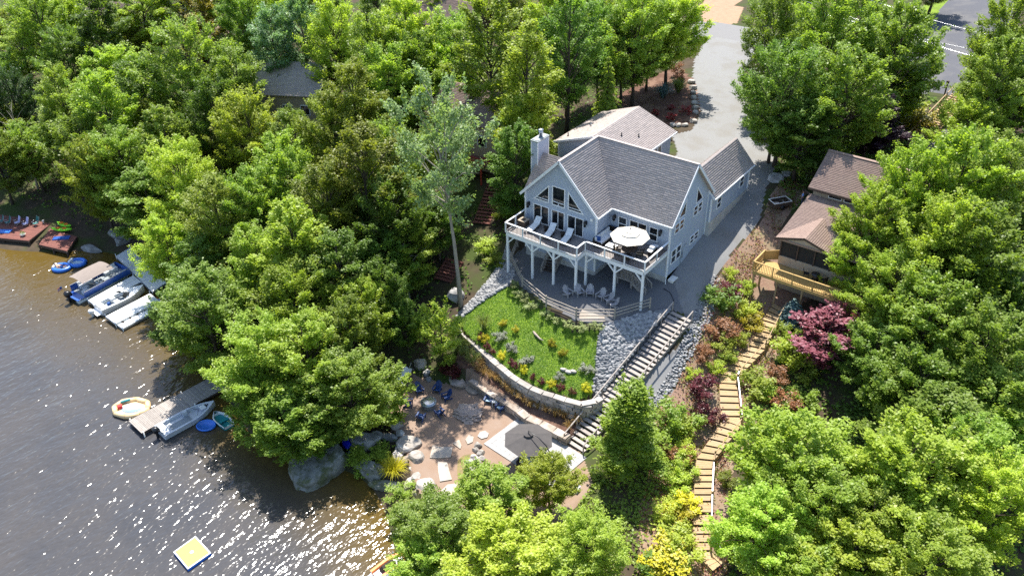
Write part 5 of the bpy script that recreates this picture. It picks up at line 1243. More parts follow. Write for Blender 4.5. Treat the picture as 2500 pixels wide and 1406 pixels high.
b = MB(); b.tube([(pb.x, pb.y, 0), (pb.x, pb.y, 1.4), (pb.x*.98, pb.y*.98, 2.5)], .06); part('mast', b, 'dark_metal', um)
b = MB(); b.tube([(pb.x*.98, pb.y*.98, 2.3), (pb.x*.8, pb.y*.8, 2.95), (pb.x*.45, pb.y*.45, 3.35), (0, 0, 3.4), (0, 0, 3.05)], .05); part('arm', b, 'dark_metal', um)
b = MB(); b.box((pb.x, pb.y, .07), (1.0, 1.0, .14)); part('base', b, 'black_plastic', um)
t = thing('hot_tub', 'black square hot tub with grey-blue cover in the shade of the umbrella', 'hot tub', tuple(onz(1300, 1133, -6.35)), .2)
b = MB(); b.box((0, 0, .4), (2.0, 2.0, .8)); part('cabinet', b, 'black_plastic', t); b = MB(); b.box((.15, -.6, .86), (1.7, .8, .1)); part('cover', b, 'boat_grey', t)
b = MB(); b.lathe([(.2, 0), (.24, .5), (.26, .52)], 14); o = single('bucket', b, 'white_plastic', 'white bucket at the edge of the umbrella shade on the patio', 'bucket'); o.location = tuple(onz(1273, 1117, -6.35))
b = MB(); b.box((0, 0, .2), (.4, .5, .4)); o = single('utility_box', b, 'white_plastic', 'small white box on the ground below the timber steps', 'box'); o.location = tuple(ground(1408, 1197))
# ---- on the deck
def lounger():
    r = thing('sun_lounger', 'x', 'lounger')
    b = MB(); b.bar((0, 0, .28), (1.35, 0, .28), .64, .08); b2 = b; part('frame', b, 'wicker', r)
    b = MB(); b.bar((0, 0, .28), (-.62, 0, .72), .64, .06, up=(0, 0, 1)); part('back_frame', b, 'wicker', r)
    for x in (.1, 1.25):
        for y in (-.28, .28): b = MB(); b.box((x, y, .12), (.06, .06, .24)); part('leg', b, 'wicker', r)
    b = MB(); b.bar((.0, 0, .38), (1.36, 0, .38), .6, .1); part('cushion', b, 'cushion', r)
    b = MB(); b.bar((.03, 0, .38), (-.62, 0, .83), .6, .1, up=(0, 0, 1)); part('back_cushion', b, 'cushion', r)
    return r
l0 = lounger()
for i, ((a, c), w_) in enumerate(zip((((1.75, 3.55), (2.05, 1.5)), ((3.55, 3.4), (4.05, 1.15)), ((5.4, 3.5), (5.85, 1.2))), ('left', 'middle', 'right'))):
    rz = math.atan2(c[1]-a[1], c[0]-a[0]); p = (a[0]*.68+c[0]*.32, a[1]*.68+c[1]*.32-.5, ZD+.0)
    o = l0 if i == 0 else dup(l0, p); o.location = p; o.rotation_euler = (0, 0, rz); o['label'] = 'dark wicker sun lounger with white cushions on the deck, '+w_+' of three'; o['group'] = 'sun loungers on the deck'
def round_table(nm, lb, p, r, h, mat, topmat=None):
    t = thing(nm, lb, 'table', p); b = MB(); b.lathe([(r, h-.05), (r, h)], 18); part('table_top', b, topmat or mat, t)
    b = MB(); b.lathe([(r*.75, 0), (r*.6, h*.5), (r*.85, h-.06)], 14); part('base', b, mat, t); return t
round_table('side_table', 'small dark wicker drum table between left and middle lounger', (3.0, 2.3, ZD), .24, .45, 'wicker')
round_table('side_table', 'small dark wicker drum table between middle and right lounger', (4.85, 2.35, ZD), .24, .45, 'wicker')
t = thing('fire_pit_table', 'square brown fire table with pale stone top at the left deck corner', 'fire table', (.62, 2.0, ZD)); b = MB(); b.box((0, 0, .28), (.8, .8, .56)); part('base', b, 'brown_wood', t); b = MB(); b.box((0, 0, .59), (.86, .86, .05)); part('table_top', b, 'tan_board', t); b = MB(); b.box((0, 0, .63), (.35, .35, .03)); part('burner_lid', b, 'brown_wood', t)
s = thing('corner_sofa', 'dark wicker L-shaped sofa with pale cushions in the deck corner by the house', 'sofa', (8.6, 4.0, ZD))
for (cx, cy, lx, ly), bk in zip(((-.15, .0, .85, 2.9), (1.35, 1.02, 2.1, .85)), ((-.52, 0, .12, 2.9), (1.0, 1.4, 2.85, .12))):
    b = MB(); b.box((cx, cy, .17), (lx, ly, .34)); part('base', b, 'wicker', s); b = MB(); b.box((bk[0], bk[1], .42), (bk[2], bk[3], .8)); part('back_frame', b, 'wicker', s)
b = MB(); b.box((-.15, -1.45, .3), (.85, .1, .6)); part('arm', b, 'wicker', s)
for k in range(3): b = MB(); b.box((-.1, -.95+k*.82, .42), (.7, .8, .16)); part('seat_cushion', b, 'cushion', s); b = MB(); b.box((-.4, -.95+k*.82, .66), (.16, .76, .42)); part('back_cushion', b, 'cushion', s)
for k in range(2): b = MB(); b.box((.75+k*.85, .98, .42), (.82, .7, .16)); part('seat_cushion', b, 'cushion', s); b = MB(); b.box((.75+k*.85, 1.28, .66), (.78, .16, .42)); part('back_cushion', b, 'cushion', s)
for x, y, rz in ((.45, 1.1, .2), (-.25, -1.05, .3)): b = MB(); b.box((x, y, .7), (.45, .14, .4), rz); part('pillow', b, 'blue_cloth', s, 'blue throw pillow')
t = thing('coffee_table', 'low dark wicker table with pale top in front of the sofa on the deck', 'table', (9.75, 3.0, ZD), 0); b = MB(); b.box((0, 0, .2), (1.0, .75, .38)); part('base', b, 'wicker', t); b = MB(); b.box((0, 0, .41), (.96, .72, .05)); part('table_top', b, 'cushion', t)
# white market umbrella with three tiers over a dining set
DU = (11.55, 3.0, ZD); um = thing('patio_umbrella', 'off-white octagonal umbrella with three tiers over the deck dining table', 'umbrella', DU)
for i, (r0, z0, r1, z1) in enumerate(((.62, 2.42, 1.78, 2.02), (.3, 2.62, .92, 2.4), (.0, 2.78, .5, 2.6))):
    b = MB(); V = []
    for r_, z_ in ((max(r0, .02), z0), (r1, z1)):
        for k in range(8): a_ = 2*math.pi*(k+.5)/8; V.append((r_*math.cos(a_), r_*math.sin(a_), z_))
    V += [(x, y, z-.03) for x, y, z in V]
    F = [(k, (k+1) % 8, 8+(k+1) % 8, 8+k) for k in range(8)]+[(16+k, 24+k, 24+(k+1) % 8, 16+(k+1) % 8) for k in range(8)]+[(8+k, 8+(k+1) % 8, 24+(k+1) % 8, 24+k) for k in range(8)]
    if i == 2: F.append(tuple(range(8))[::-1])
    b.add(V, F); part('canopy_tier', b, 'canopy_white', um)
b = MB(); b.tube([(0, 0, 0), (0, 0, 2.78)], .028, 8); part('pole', b, 'brown_wood', um); b = MB(); b.lathe([(.03, 2.78), (.06, 2.83), (.02, 2.92)], 8); part('finial', b, 'dark_metal', um); b = MB(); b.lathe([(.3, 0), (.28, .06), (.06, .12)], 14); part('base', b, 'dark_metal', um)
t = thing('dining_table', 'round dark dining table under the off-white umbrella on the deck', 'table', (11.55, 2.99, ZD)); b = MB(); b.lathe([(.68, .69), (.7, .72), (.68, .74)], 24); part('table_top', b, 'brown_wood', t); b = MB(); b.lathe([(.35, 0), (.3, .05), (.14, .2), (.14, .69)], 12); part('pedestal', b, 'wicker', t)
def wicker_chair():
    r = thing('wicker_chair', 'x', 'chair'); b = MB(); b.box((0, 0, .36), (.56, .56, .12)); part('seat', b, 'wicker', r); b = MB(); b.box((.02, 0, .45), (.5, .48, .07)); part('cushion', b, 'tan_board', r)
    b = MB(); b.loft([[(-.28, -.28, .3), (-.28, .28, .3), (-.22, .28, .3), (-.22, -.28, .3)], [(-.4, -.26, .9), (-.4, .26, .9), (-.34, .26, .9), (-.34, -.26, .9)]]); part('backrest', b, 'wicker', r)
    for sy in (-.28, .28):
        b = MB(); b.bar((-.3, sy, .62), (.27, sy, .6), .07, .05); part('arm', b, 'wicker', r)
        for sx_ in (-.24, .24): b = MB(); b.box((sx_, sy*.9, .16), (.05, .05, .34)); part('leg', b, 'wicker', r)
    return r
w0 = wicker_chair()
for i, (a_, w_) in enumerate(((200, 'nearest the sofa'), (290, 'at the railing'), (20, 'nearest the grill'), (95, 'nearest the house wall'))):
    q = rad(a_); p = (11.55+1.02*math.cos(q), 2.99+1.02*math.sin(q), ZD); c = w0 if i == 0 else dup(w0, p); c.location = p; c.rotation_euler = (0, 0, q+math.pi); c['label'] = 'dark wicker dining chair at the round deck table, the one '+w_; c['group'] = 'wicker chairs at the deck table'
t = thing('gas_grill', 'small dark grill with pale lid by the right deck railing', 'grill', (13.2, 4.35, ZD), 0); b = MB(); b.box((0, 0, .35), (.55, .7, .7)); part('cart', b, 'wicker', t); b = MB(); b.box((0, 0, .8), (.5, .65, .2), taper=.85); part('lid', b, 'boat_grey', t)
for sy in (-.55, .5): b = MB(); b.box((0, sy, .68), (.5, .38, .04)); part('side_shelf', b, 'cushion', t)
# ================================================================= neighbour house, right
NB = thing('brown_cottage', 'tan cottage with reddish brown shingle roofs and a screened porch, right of the driveway', 'house', (21, 13, -1.5))
b = MB(); b.ext([(21.5, 20.7, -.5), (31, 20.7, -.5), (31, 29.0, -.5), (21.5, 29.0, -.5)], (0, 0, 6.75)); part('wall', b, 'tan_wall', NB, world=True)
b = MB(); b.ext([(21.5, 17.5, -1.5), (30, 17.5, -1.5), (30, 20.7, -1.5), (21.5, 20.7, -1.5)], (0, 0, 6.2)); part('wall', b, 'tan_wall', NB, world=True)
b = MB(); b.ext([(21.55, 13.75, -1.3), (30, 13.75, -1.3), (30, 17.5, -1.3), (21.55, 17.5, -1.3)], (0, 0, 2.6)); part('porch_base', b, 'tan_wall', NB, world=True)
b = MB(); b.box((25.6, 13.72, 1.75), (8.1, .1, .9)); part('porch_kneewall', b, 'tan_board', NB, world=True)
roof_slab(NB, 'roof', [(21.1, 20.2, 6.35), (31.5, 20.2, 6.35), (31.5, 24.8, 8.4), (21.0, 24.8, 8.4)], mat='shingle_brown', seed=21)
roof_slab(NB, 'roof', [(31.5, 29.4, 6.35), (21.0, 29.4, 6.35), (21.0, 24.8, 8.4), (31.5, 24.8, 8.4)], mat='shingle_brown', seed=22)
b = MB(); b.bar((20.98, 24.8, 8.45), (31.5, 24.8, 8.45), .36, .06); part('ridge_cap', b, 'shingle_brown', NB, world=True)
roof_slab(NB, 'roof', [(21.2, 13.2, 4.2), (30.5, 13.2, 4.2), (30.5, 20.75, 5.5), (21.2, 20.75, 5.5)], mat='shingle_brown', seed=23)
roof_slab(NB, 'roof', [(21.15, 17.4, 4.25), (21.15, 13.1, 4.25), (23.8, 13.1, 5.02), (23.8, 17.6, 5.02)], mat='shingle_brown', seed=24)
roof_slab(NB, 'roof', [(26.4, 13.1, 4.25), (26.4, 17.4, 4.25), (23.8, 17.6, 5.02), (23.8, 13.1, 5.02)], mat='shingle_brown', seed=25)
b = MB(); b.ext([(21.4, 13.25, 4.0), (26.2, 13.25, 4.0), (26.2, 13.25, 4.2), (23.8, 13.25, 4.9), (21.4, 13.25, 4.2)], (0, .12, 0)); part('gable_panel', b, 'tan_board', NB, world=True)
for p, q in (((21.1, 13.06, 4.15), (23.8, 13.06, 4.95)), ((23.8, 13.06, 4.95), (26.45, 13.06, 4.15))): b = MB(); b.bar(p, q, .05, .2); part('rake_board', b, 'brown_wood', NB, world=True)
b = MB(); b.bar((21.1, 20.17, 6.25), (31.5, 20.17, 6.25), .06, .2); part('fascia', b, 'brown_wood', NB, world=True)
for x in (21.6, 23.2, 24.8, 26.3, 27.8): b = MB(); b.box((x, 13.7, 3.1), (.12, .12, 1.9)); part('porch_post', b, 'brown_wood', NB, world=True)
for x0, x1 in ((21.66, 23.14), (23.26, 24.74), (24.86, 26.24)): b = MB(); b.box(((x0+x1)/2, 13.8, 3.1), (x1-x0, .02, 1.85)); part('screen_panel', b, 'screen', NB, world=True)
b = MB(); b.box((21.6, 15.6, 3.0), (.03, 3.6, 2.0)); part('screen_panel', b, 'screen', NB, world=True)
for x0, x1 in ((23.0, 24.3), (24.5, 25.8)): window(NB, 'y', 20.7, -1, rect(x0, 5.62, x1, 6.15), .06)
for x in (22.3, 22.9): b = MB(); b.box((x, 20.68, 5.85), (.08, .06, .7)); part('batten', b, 'tan_board', NB, world=True)
ND = thing('yellow_deck', 'yellow wooden deck with thin balusters on posts in front of the brown cottage', 'deck', (20.2, 11.3, -1.6)); zd = 1.3
for k in range(18): b = MB(); b.box((25.2, 11.2+k*.142, zd-.02), (10, .128, .04)); part('board', b, 'yellow_wood', ND, world=True)
b = MB(); b.bar((20.2, 11.15, zd-.18), (30.2, 11.0, zd-.18), .06, .28); part('beam', b, 'yellow_wood', ND, world=True)
b = MB(); b.bar((20.22, 11.15, zd-.18), (20.22, 13.7, zd-.18), .06, .28); part('beam', b, 'yellow_wood', ND, world=True)
for (x, y) in ((20.35, 11.3), (20.5, 12.6), (22.6, 11.3), (25, 11.3), (27.5, 11.3)): b = MB(); zb = hz(x, y)-.3; b.box((x, y, (zb+zd-.2)/2), (.15, .15, zd-.2-zb)); part('post', b, 'tan_wood', ND, world=True)
bm = MB(); bm.box((0, 0, .43), (.035, .035, .86)); bme = bm.mesh('baluster', ['yellow_wood'])
for p, q in (((20.2, 11.15), (30.2, 11.0)), ((20.2, 13.6), (20.2, 11.15))):
    L = math.dist(p, q); b = MB(); b.bar((*p, zd+1.0), (*q, zd+1.0), .14, .05); part('handrail', b, 'yellow_wood', ND, world=True); b = MB(); b.bar((*p, zd+.1), (*q, zd+.1), .05, .07); part('bottom_rail', b, 'yellow_wood', ND, world=True)
    for k in range(int(L/1.9)+1): t_ = k*1.9/L; b = MB(); b.box((p[0]+(q[0]-p[0])*t_, p[1]+(q[1]-p[1])*t_, zd+.5), (.1, .1, 1.05)); part('rail_post', b, 'yellow_wood', ND, world=True)
    for k in range(1, int(L/.16)): t_ = k*.16/L; inst('baluster', bme, ND, (p[0]+(q[0]-p[0])*t_-20.2, p[1]+(q[1]-p[1])*t_-11.3, zd+.1+1.6))
b = MB(); b.bar((20.25, 13.6, zd+.45), (21.5, 14.6, zd+.45), .06, 1.0); part('side_panel', b, 'yellow_wood', ND, world=True)
b = MB(); b.box((25.6, 13.0, zd+.25), (.5, .5, .5)); o = single('patio_chair', b, 'dark_metal'); bpy.data.objects.remove(o)
def small_chair(nm, lb, p, rz):
    r = thing(nm, lb, 'chair', p, rz); b = MB(); b.box((0, 0, .42), (.46, .46, .04)); part('seat', b, 'dark_metal', r); b = MB(); b.bar((-.22, 0, .42), (-.32, 0, .9), .44, .03, up=(1, 0, 0)); part('backrest', b, 'dark_metal', r)
    for x in (-.2, .2):
        for y in (-.2, .2): b = MB(); b.box((x, y, .21), (.04, .04, .42)); part('leg', b, 'dark_metal', r)
small_chair('patio_chair', 'dark metal chair on the yellow deck, left of the round table', (24.6, 12.9, zd), .3); small_chair('patio_chair', 'dark metal chair on the yellow deck, right of the round table', (26.3, 12.7, zd), 2.6)
round_table('patio_table', 'dark round table on the yellow deck by the cottage wall', (25.45, 12.85, zd), .4, .7, 'dark_metal')
LP = thing('lower_platform', 'brown shaded wooden platform under the yellow deck at the head of the tan steps', 'deck', tuple(onz(1960, 706, -1.6)))
for k in range(16): b = MB(); b.box((.6, -.9+k*.15, .22), (4.6, .135, .05)); part('board', b, 'red_wood', LP)
# person in the shade by the cottage
def skin_person(label, loc, rz, pts, edges, rad_, clothes, group=None, head=None, hair=True):
    """one continuous skinned body; clothing is assigned by faces' nearest joint"""
    me = bpy.data.meshes.new('body'); me.from_pydata(pts, edges, []); o = bpy.data.objects.new('person', me); COL.objects.link(o)
    m_ = o.modifiers.new('skin', 'SKIN'); o.modifiers.new('sub', 'SUBSURF').levels = 1; o.modifiers['sub'].render_levels = 1
    if not me.skin_vertices: me.attributes
    sv = me.skin_vertices[0].data if me.skin_vertices else None
    if sv is None: return None
    for i, r in enumerate(rad_): sv[i].radius = (r, r)
    sv[0].use_root = True
    dg = bpy.context.evaluated_depsgraph_get(); dg.update(); em = bpy.data.meshes.new_from_object(o.evaluated_get(dg)); o.modifiers.clear(); o.data = em
    mats = []
    for c in clothes:
        if c not in mats: mats.append(c)
    for c in mats: em.materials.append(MATS[c])
    P = np.array(pts)
    for f in em.polygons:
        i = int(np.argmin(((P-np.array(f.center))**2).sum(1))); f.material_index = mats.index(clothes[i]); f.use_smooth = True
    o.location = loc; o.rotation_euler = (0, 0, rz); tag(o, label, 'person', group)
    hb = MB()
    hx, hy, hz_ = head
    hb.rock((hx-.02, hy, hz_+.03), (.095, .085, .11), 3, 2, 0, rough=.05, sm=True); h = part('hair', hb, 'dark_hair', o)
    fb = MB(); fb.rock((hx+.09, hy, hz_-.01), (.02, .018, .025), 2, 1, sm=True); part('nose', fb, 'skin', o)
    for s in (-1, 1):
        fb = MB(); fb.rock((hx+.075, hy+s*.035, hz_+.025), (.012, .014, .01), 2, 1, sm=True); part('eye', fb, 'dark_hair', o)
        fb = MB(); fb.rock((hx, hy+s*.085, hz_), (.025, .012, .035), 2, 1, sm=True); part('ear', fb, 'skin', o)
    return o
stand = [(0,0,.95),(0,0,1.15),(.01,0,1.35),(.02,0,1.47),(.04,0,1.56),(.05,0,1.66),(.02,.1,.9),(.03,.11,.5),(.0,.11,.09),(.14,.11,.04),(-.02,-.1,.9),(-.01,-.11,.5),(-.05,-.11,.09),(.09,-.11,.04),
         (.0,.19,1.4),(.03,.24,1.12),(.14,.22,.9),(.2,.21,.83),(.0,-.19,1.4),(.05,-.24,1.13),(.2,-.18,1.0),(.27,-.16,.96)]
ste = [(0,1),(1,2),(2,3),(3,4),(4,5),(0,6),(6,7),(7,8),(8,9),(0,10),(10,11),(11,12),(12,13),(2,14),(14,15),(15,16),(16,17),(2,18),(18,19),(19,20),(20,21)]
str_ = [.14,.14,.15,.06,.07,.09,.09,.065,.045,.035,.09,.065,.045,.035,.065,.045,.035,.035,.065,.045,.035,.035]
cl = ['jeans','shirt_blue','shirt_blue','skin','skin','skin','jeans','jeans','jeans','dark_hair','jeans','jeans','jeans','dark_hair','shirt_blue','skin','skin','skin','shirt_blue','skin','skin','skin']
skin_person('person in a light blue shirt standing in the shade beside the brown cottage', tuple(ground(1956, 503)), rad(200), stand, ste, str_, cl, head=(.05, 0, 1.67))
t = thing('garden_cart', 'open grey utility cart with a light load beside the driveway', 'cart', tuple(ground(1902, 506)), .95)
for c, sz in (((0, 0, .35), (1.9, 1.1, .05)), ((.95, 0, .55), (.05, 1.1, .45)), ((-.95, 0, .55), (.05, 1.1, .45)), ((0, .55, .55), (1.9, .05, .45)), ((0, -.55, .55), (1.9, .05, .45))): b = MB(); b.box(c, sz); part('panel', b, 'brown_wood', t)
for p, q in (((-.97, -.57), (.97, -.57)), ((.97, -.57), (.97, .57)), ((.97, .57), (-.97, .57)), ((-.97, .57), (-.97, -.57))): b = MB(); b.bar((*p, .8), (*q, .8), .07, .05); part('rim', b, 'off_white', t)
for s in (-1, 1): b = MB(); b.tube([(0, s*.6, .25), (0, s*.68, .25)], .25, 12); part('wheel', b, 'black_plastic', t)
b = MB(); b.rock((-.4, 0, .42), (.42, .36, .16), 5, 2); part('load', b, 'sand', t)
b = MB(); b.tube([(.05, -.4, .6), (.3, -.1, .78), (.05, .35, .6)], .03); part('hoop', b, 'metal', t)
# ================================================================= houses glimpsed in the wood
def cottage(label, px, py, eave_h, w_, d_, rise, wall, roof, rz, deck=None):
    g0 = ground(px, py, eave_h); t = thing('wood_cottage', label, 'house', tuple(g0), 0)
    ca, sa = math.cos(rz), math.sin(rz)
    def W(x, y, z): return (g0.x+x*ca-y*sa, g0.y+x*sa+y*ca, g0.z+z)
    b = MB(); b.ext([W(-w_/2, -d_/2, -1), W(w_/2, -d_/2, -1), W(w_/2, d_/2, -1), W(-w_/2, d_/2, -1)], (0, 0, eave_h+1)); part('wall', b, wall, t, world=True)
    b = MB(); b.ext([W(-w_/2, -d_/2, eave_h), W(-w_/2, d_/2, eave_h), W(-w_/2, 0, eave_h+rise*.95)], tuple(Vector(W(w_/2, 0, 0))-Vector(W(-w_/2, 0, 0)))); part('gable_wall', b, wall, t, world=True)
    o = .4
    roof_slab(t, 'roof', [W(-w_/2-o, -d_/2-o, eave_h-.1), W(w_/2+o, -d_/2-o, eave_h-.1), W(w_/2+o, 0, eave_h+rise), W(-w_/2-o, 0, eave_h+rise)], mat=roof, seed=int(px))
    roof_slab(t, 'roof', [W(w_/2+o, d_/2+o, eave_h-.1), W(-w_/2-o, d_/2+o, eave_h-.1), W(-w_/2-o, 0, eave_h+rise), W(w_/2+o, 0, eave_h+rise)], mat=roof, seed=int(px)+1)
    for k in (-.28, .05, .3):
        b = MB(); c = Vector(W(k*w_, -d_/2-.02, eave_h*.6)); b.box(c, (1.2, .08, 1.3), rz); f = part('window', b, 'white_trim', t, world=True)
        b = MB(); b.box(Vector(W(k*w_, -d_/2-.06, eave_h*.6)), (1.0, .06, 1.1), rz); part('pane', b, 'glass', f, world=True)
    return t, W
tc, W = cottage('tan neighbour house with brown roof half hidden by trees left of the chimney', 1178, 262, 4.8, 9, 8, 2.2, 'tan_board', 'shingle_brown', .05)
cottage('house with a grey shingle roof showing through the wood at upper left', 715, 200, 5.0, 9, 8, 2.6, 'tan_wall', 'shingle_gray', .5)
cottage('brown-walled house with reddish roof near the top of the wood', 1095, 40, 5.0, 9, 8, 2.4, 'red_wood', 'shingle_brown', .1)
cottage('house with pinkish brown roof peeking out near the golden tree', 530, 98, 4.2, 8, 7, 2.0, 'tan_wall', 'shingle_brown', -.2)
cottage('house with pinkish roof at the upper left behind dense trees', 290, 40, 4.5, 9, 8, 2.2, 'tan_wall', 'shingle_brown', .3)
c0 = onz(1155, 400, 3.6); rd = thing('red_deck', 'red painted railing deck in front of the tan neighbour house', 'deck', (c0[0], c0[1], 3.0)); hzc = hz(c0[0], c0[1])-3.0
b = MB(); b.box((-1.2, 1.2, .5), (5, 3, .12)); part('floor', b, 'red_wood', rd)
for (x, y) in ((-3.6, -.25), (1.25, -.25), (-1.2, -.25)): b = MB(); b.box((x, y, (hzc+1.5)/2), (.14, .14, 1.5-hzc)); part('post', b, 'red_paint', rd)
for z in (.85, 1.15, 1.5): b = MB(); b.bar((-3.7, -.28, z), (1.3, -.28, z), .06, .1); part('rail', b, 'red_paint', rd); b = MB(); b.bar((1.28, -.28, z), (1.28, 2.6, z), .06, .1); part('rail', b, 'red_paint', rd)
# power lines over the road
for (p, q, z, w_) in (((2340,62),(2500,95),12.5,'upper'),((2250,90),(2460,128),11.5,'middle'),((2240,92),(2500,165),10.5,'lower')):
    a, c = V3(onz(*p, z)), V3(onz(*q, z)); d = (c-a); a2 = a-d*1.5; c2_ = c+d*2
    pts = [a2.lerp(c2_, i/12)-Vector((0, 0, 1.2*math.sin(math.pi*i/12)-.8)) for i in range(13)]
    b = MB(); b.tube(pts, .024, 5); single('power_line', b, 'metal', w_+' of three pale overhead wires crossing the road at upper right', 'power line', 'overhead wires over the road')
b = MB(); p = ground(2303, 243); b.tube([(0, 0, -.3), (0, 0, 1.7)], .09, 8); b.box((0, 0, 1.8), (.28, .28, .3)); o = single('lamp_post', b, 'brown_wood', 'short brown lamp post at the head of the wooden steps by the road', 'lamp post'); o.location = p
# ================================================================= boats, docks, water toys
def hull(L, W_, Hh, bow=.55, floor=.45, stern=1.0, n=11, rim=.14, floor_m=1, deck_from=None):
    """open boat shell along +x: gunwale cap, inner well with its floor; returns outer, inner builders"""
    def hw(t): return W_/2*(stern+(1-stern)*min(t/.3, 1))*(1-max(0, (t-bow)/(1-bow))**2.1)
    outer = MB(); R1 = []
    for i in range(n):
        t = i/(n-1); x = t*L; w_ = max(hw(t), .03); sh = Hh*(1+.18*max(0, (t-.5)/.5)**2)
        R1.append([(x, -w_, sh), (x+.02, -w_*.86, .05+.25*max(0, t-.7)), (x+.02, 0, -.15+.6*max(0, t-.75)), (x+.02, w_*.86, .05+.25*max(0, t-.7)), (x, w_, sh)])
    outer.loft(R1, 0, False, closed=False, cap=False)
    outer.add(R1[0], [(0, 1, 2, 3, 4)]);
    inner = MB(); cap = []; wl = []
    t1 = deck_from or .93
    m_ = [i for i in range(n) if i/(n-1) <= t1+1e-6]
    for i in range(n):
        t = i/(n-1); x = t*L; w_ = max(hw(t), .03); sh = Hh*(1+.18*max(0, (t-.5)/.5)**2)
        wi = max(w_-rim, .02) if i in m_ else .0
        cap.append((x, w_, wi, sh))
    for (x0, a0, i0, s0), (x1, a1, i1, s1) in zip(cap, cap[1:]):
        for s in (-1, 1):
            q = [(x0, s*a0, s0), (x1, s*a1, s1), (x1, s*i1, s1), (x0, s*i0, s0)]
            inner.add(q if s > 0 else q[::-1], [(3, 2, 1, 0)])
    fl = [c for c in cap if c[2] > 0]
    for (x0, a0, i0, s0), (x1, a1, i1, s1) in zip(fl, fl[1:]):
        for s in (-1, 1):
            inner.add([(x0, s*i0, s0), (x1, s*i1, s1), (x1, s*i1*.96, Hh*floor), (x0, s*i0*.96, Hh*floor)], [(0, 1, 2, 3) if s > 0 else (3, 2, 1, 0)])
    flo = MB()
    for (x0, a0, i0, s0), (x1, a1, i1, s1) in zip(fl, fl[1:]): flo.add([(x0, -i0*.97, Hh*floor), (x1, -i1*.97, Hh*floor), (x1, i1*.97, Hh*floor), (x0, i0*.97, Hh*floor)], [(0, 1, 2, 3)])
    x, a, i_, s = fl[-1]; inner.add([(x, -i_, s), (x, i_, s), (x, i_, Hh*floor), (x, -i_, Hh*floor)], [(0, 1, 2, 3)])
    x, a, i_, s = fl[0]; inner.add([(x, -i_, s), (x, i_, s), (x, i_, Hh*floor), (x, -i_, Hh*floor)], [(3, 2, 1, 0)])
    return outer, inner, flo
def outboard(root, x, y, z, mat='black_plastic', s=1.0):
    b = MB(); b.loft([[(x-.5*s, y-.17*s, z+.25*s), (x-.5*s, y+.17*s, z+.25*s), (x-.02, y+.2*s, z+.22*s), (x-.02, y-.2*s, z+.22*s)], [(x-.52*s, y-.2*s, z+.55*s), (x-.52*s, y+.2*s, z+.55*s), (x, y+.22*s, z+.5*s), (x, y-.22*s, z+.5*s)], [(x-.4*s, y-.13*s, z+.72*s), (x-.4*s, y+.13*s, z+.72*s), (x-.1, y+.15*s, z+.66*s), (x-.1, y-.15*s, z+.66*s)]]); m_ = part('outboard_motor', b, mat, root)
    b = MB(); b.box((x-.25*s, y, z-.2*s), (.2*s, .1*s, .95*s)); part('motor_leg', b, mat, m_)
def wdir(p, q, z): a, c = V3(onz(*p, z)), V3(onz(*q, z)); return a, c, math.atan2(c.y-a.y, c.x-a.x), (c-a).length
# fishing boat
a, c, rz, L = wdir((391, 1056), (524, 984), WATER+.4)
fb = thing('fishing_boat', 'grey-white open fishing boat with outboard motor tied to the wooden dock', 'boat', (a.x, a.y, WATER), rz)
o_, i_, f_ = hull(L, 1.95, .62, .5, .5, 1, 11, .2, deck_from=.8)
part('hull', o_, 'boat_grey', fb); part('gunwale', i_, 'boat_grey', fb); part('floor', f_, 'boat_grey', fb)
b = MB(); b.box((L*.36, -.12, .335), (L*.36, .85, .02)); part('floor_mat', b, 'floor_grey', fb)
b = MB(); b.box((L*.5, .55, .55), (.4, .35, .5)); cn = part('console', b, 'boat_grey', fb); b = MB(); b.tube([(L*.5-.26+.05*math.sin(t), .55+.17*math.cos(t), .85+.17*math.sin(t)) for t in np.linspace(0, 2*math.pi, 13)], .02, 5); part('steering_wheel', b, 'metal', cn)
b = MB(); b.box((L*.07, 0, .56), (.6, 1.5, .06)); part('stern_bench', b, 'boat_grey', fb)
b = MB(); b.tube([(L*.62, .8, .74), (L*.66, .2, .74), (L*.7, -.1, .74), (L*.62, -.7, .74)], .02, 5); part('cable', b, 'black_plastic', fb)
b = MB(); b.box((L*.78, 0, .69), (.5, .6, .03)); part('bow_hatch', b, 'boat_white', fb)
outboard(fb, 0, 0, .45, 'black_plastic', 1.1)
# wooden dock
d0, d1, rz, L = wdir((331, 1040), (512, 943), -7.05)
dk = thing('wooden_dock', 'weathered wooden plank dock reaching into the lake beside the fishing boat', 'dock', (d0.x, d0.y, WATER), rz)
bm = MB(); bm.box((0, 0, .5), (.135, 2.35, .05)); bme = bm.mesh('plank', ['grey_wood']); n_ = int((L+3)/.15)
for k in range(n_): inst('plank', bme, dk, (k*.15, 0, rng.uniform(-.006, .006)))
for s in (-1, 1): b = MB(); b.bar((0, s*1.13, .36), (n_*.15, s*1.13, .36), .06, .24); part('side_beam', b, 'brown_wood', dk)
for x in (.1, n_*.075, n_*.14):
    for s in (-1, 1): b = MB(); b.tube([(x, s*1.22, -1.2), (x, s*1.22, .62)], .06, 8); part('pile', b, 'off_white', dk)
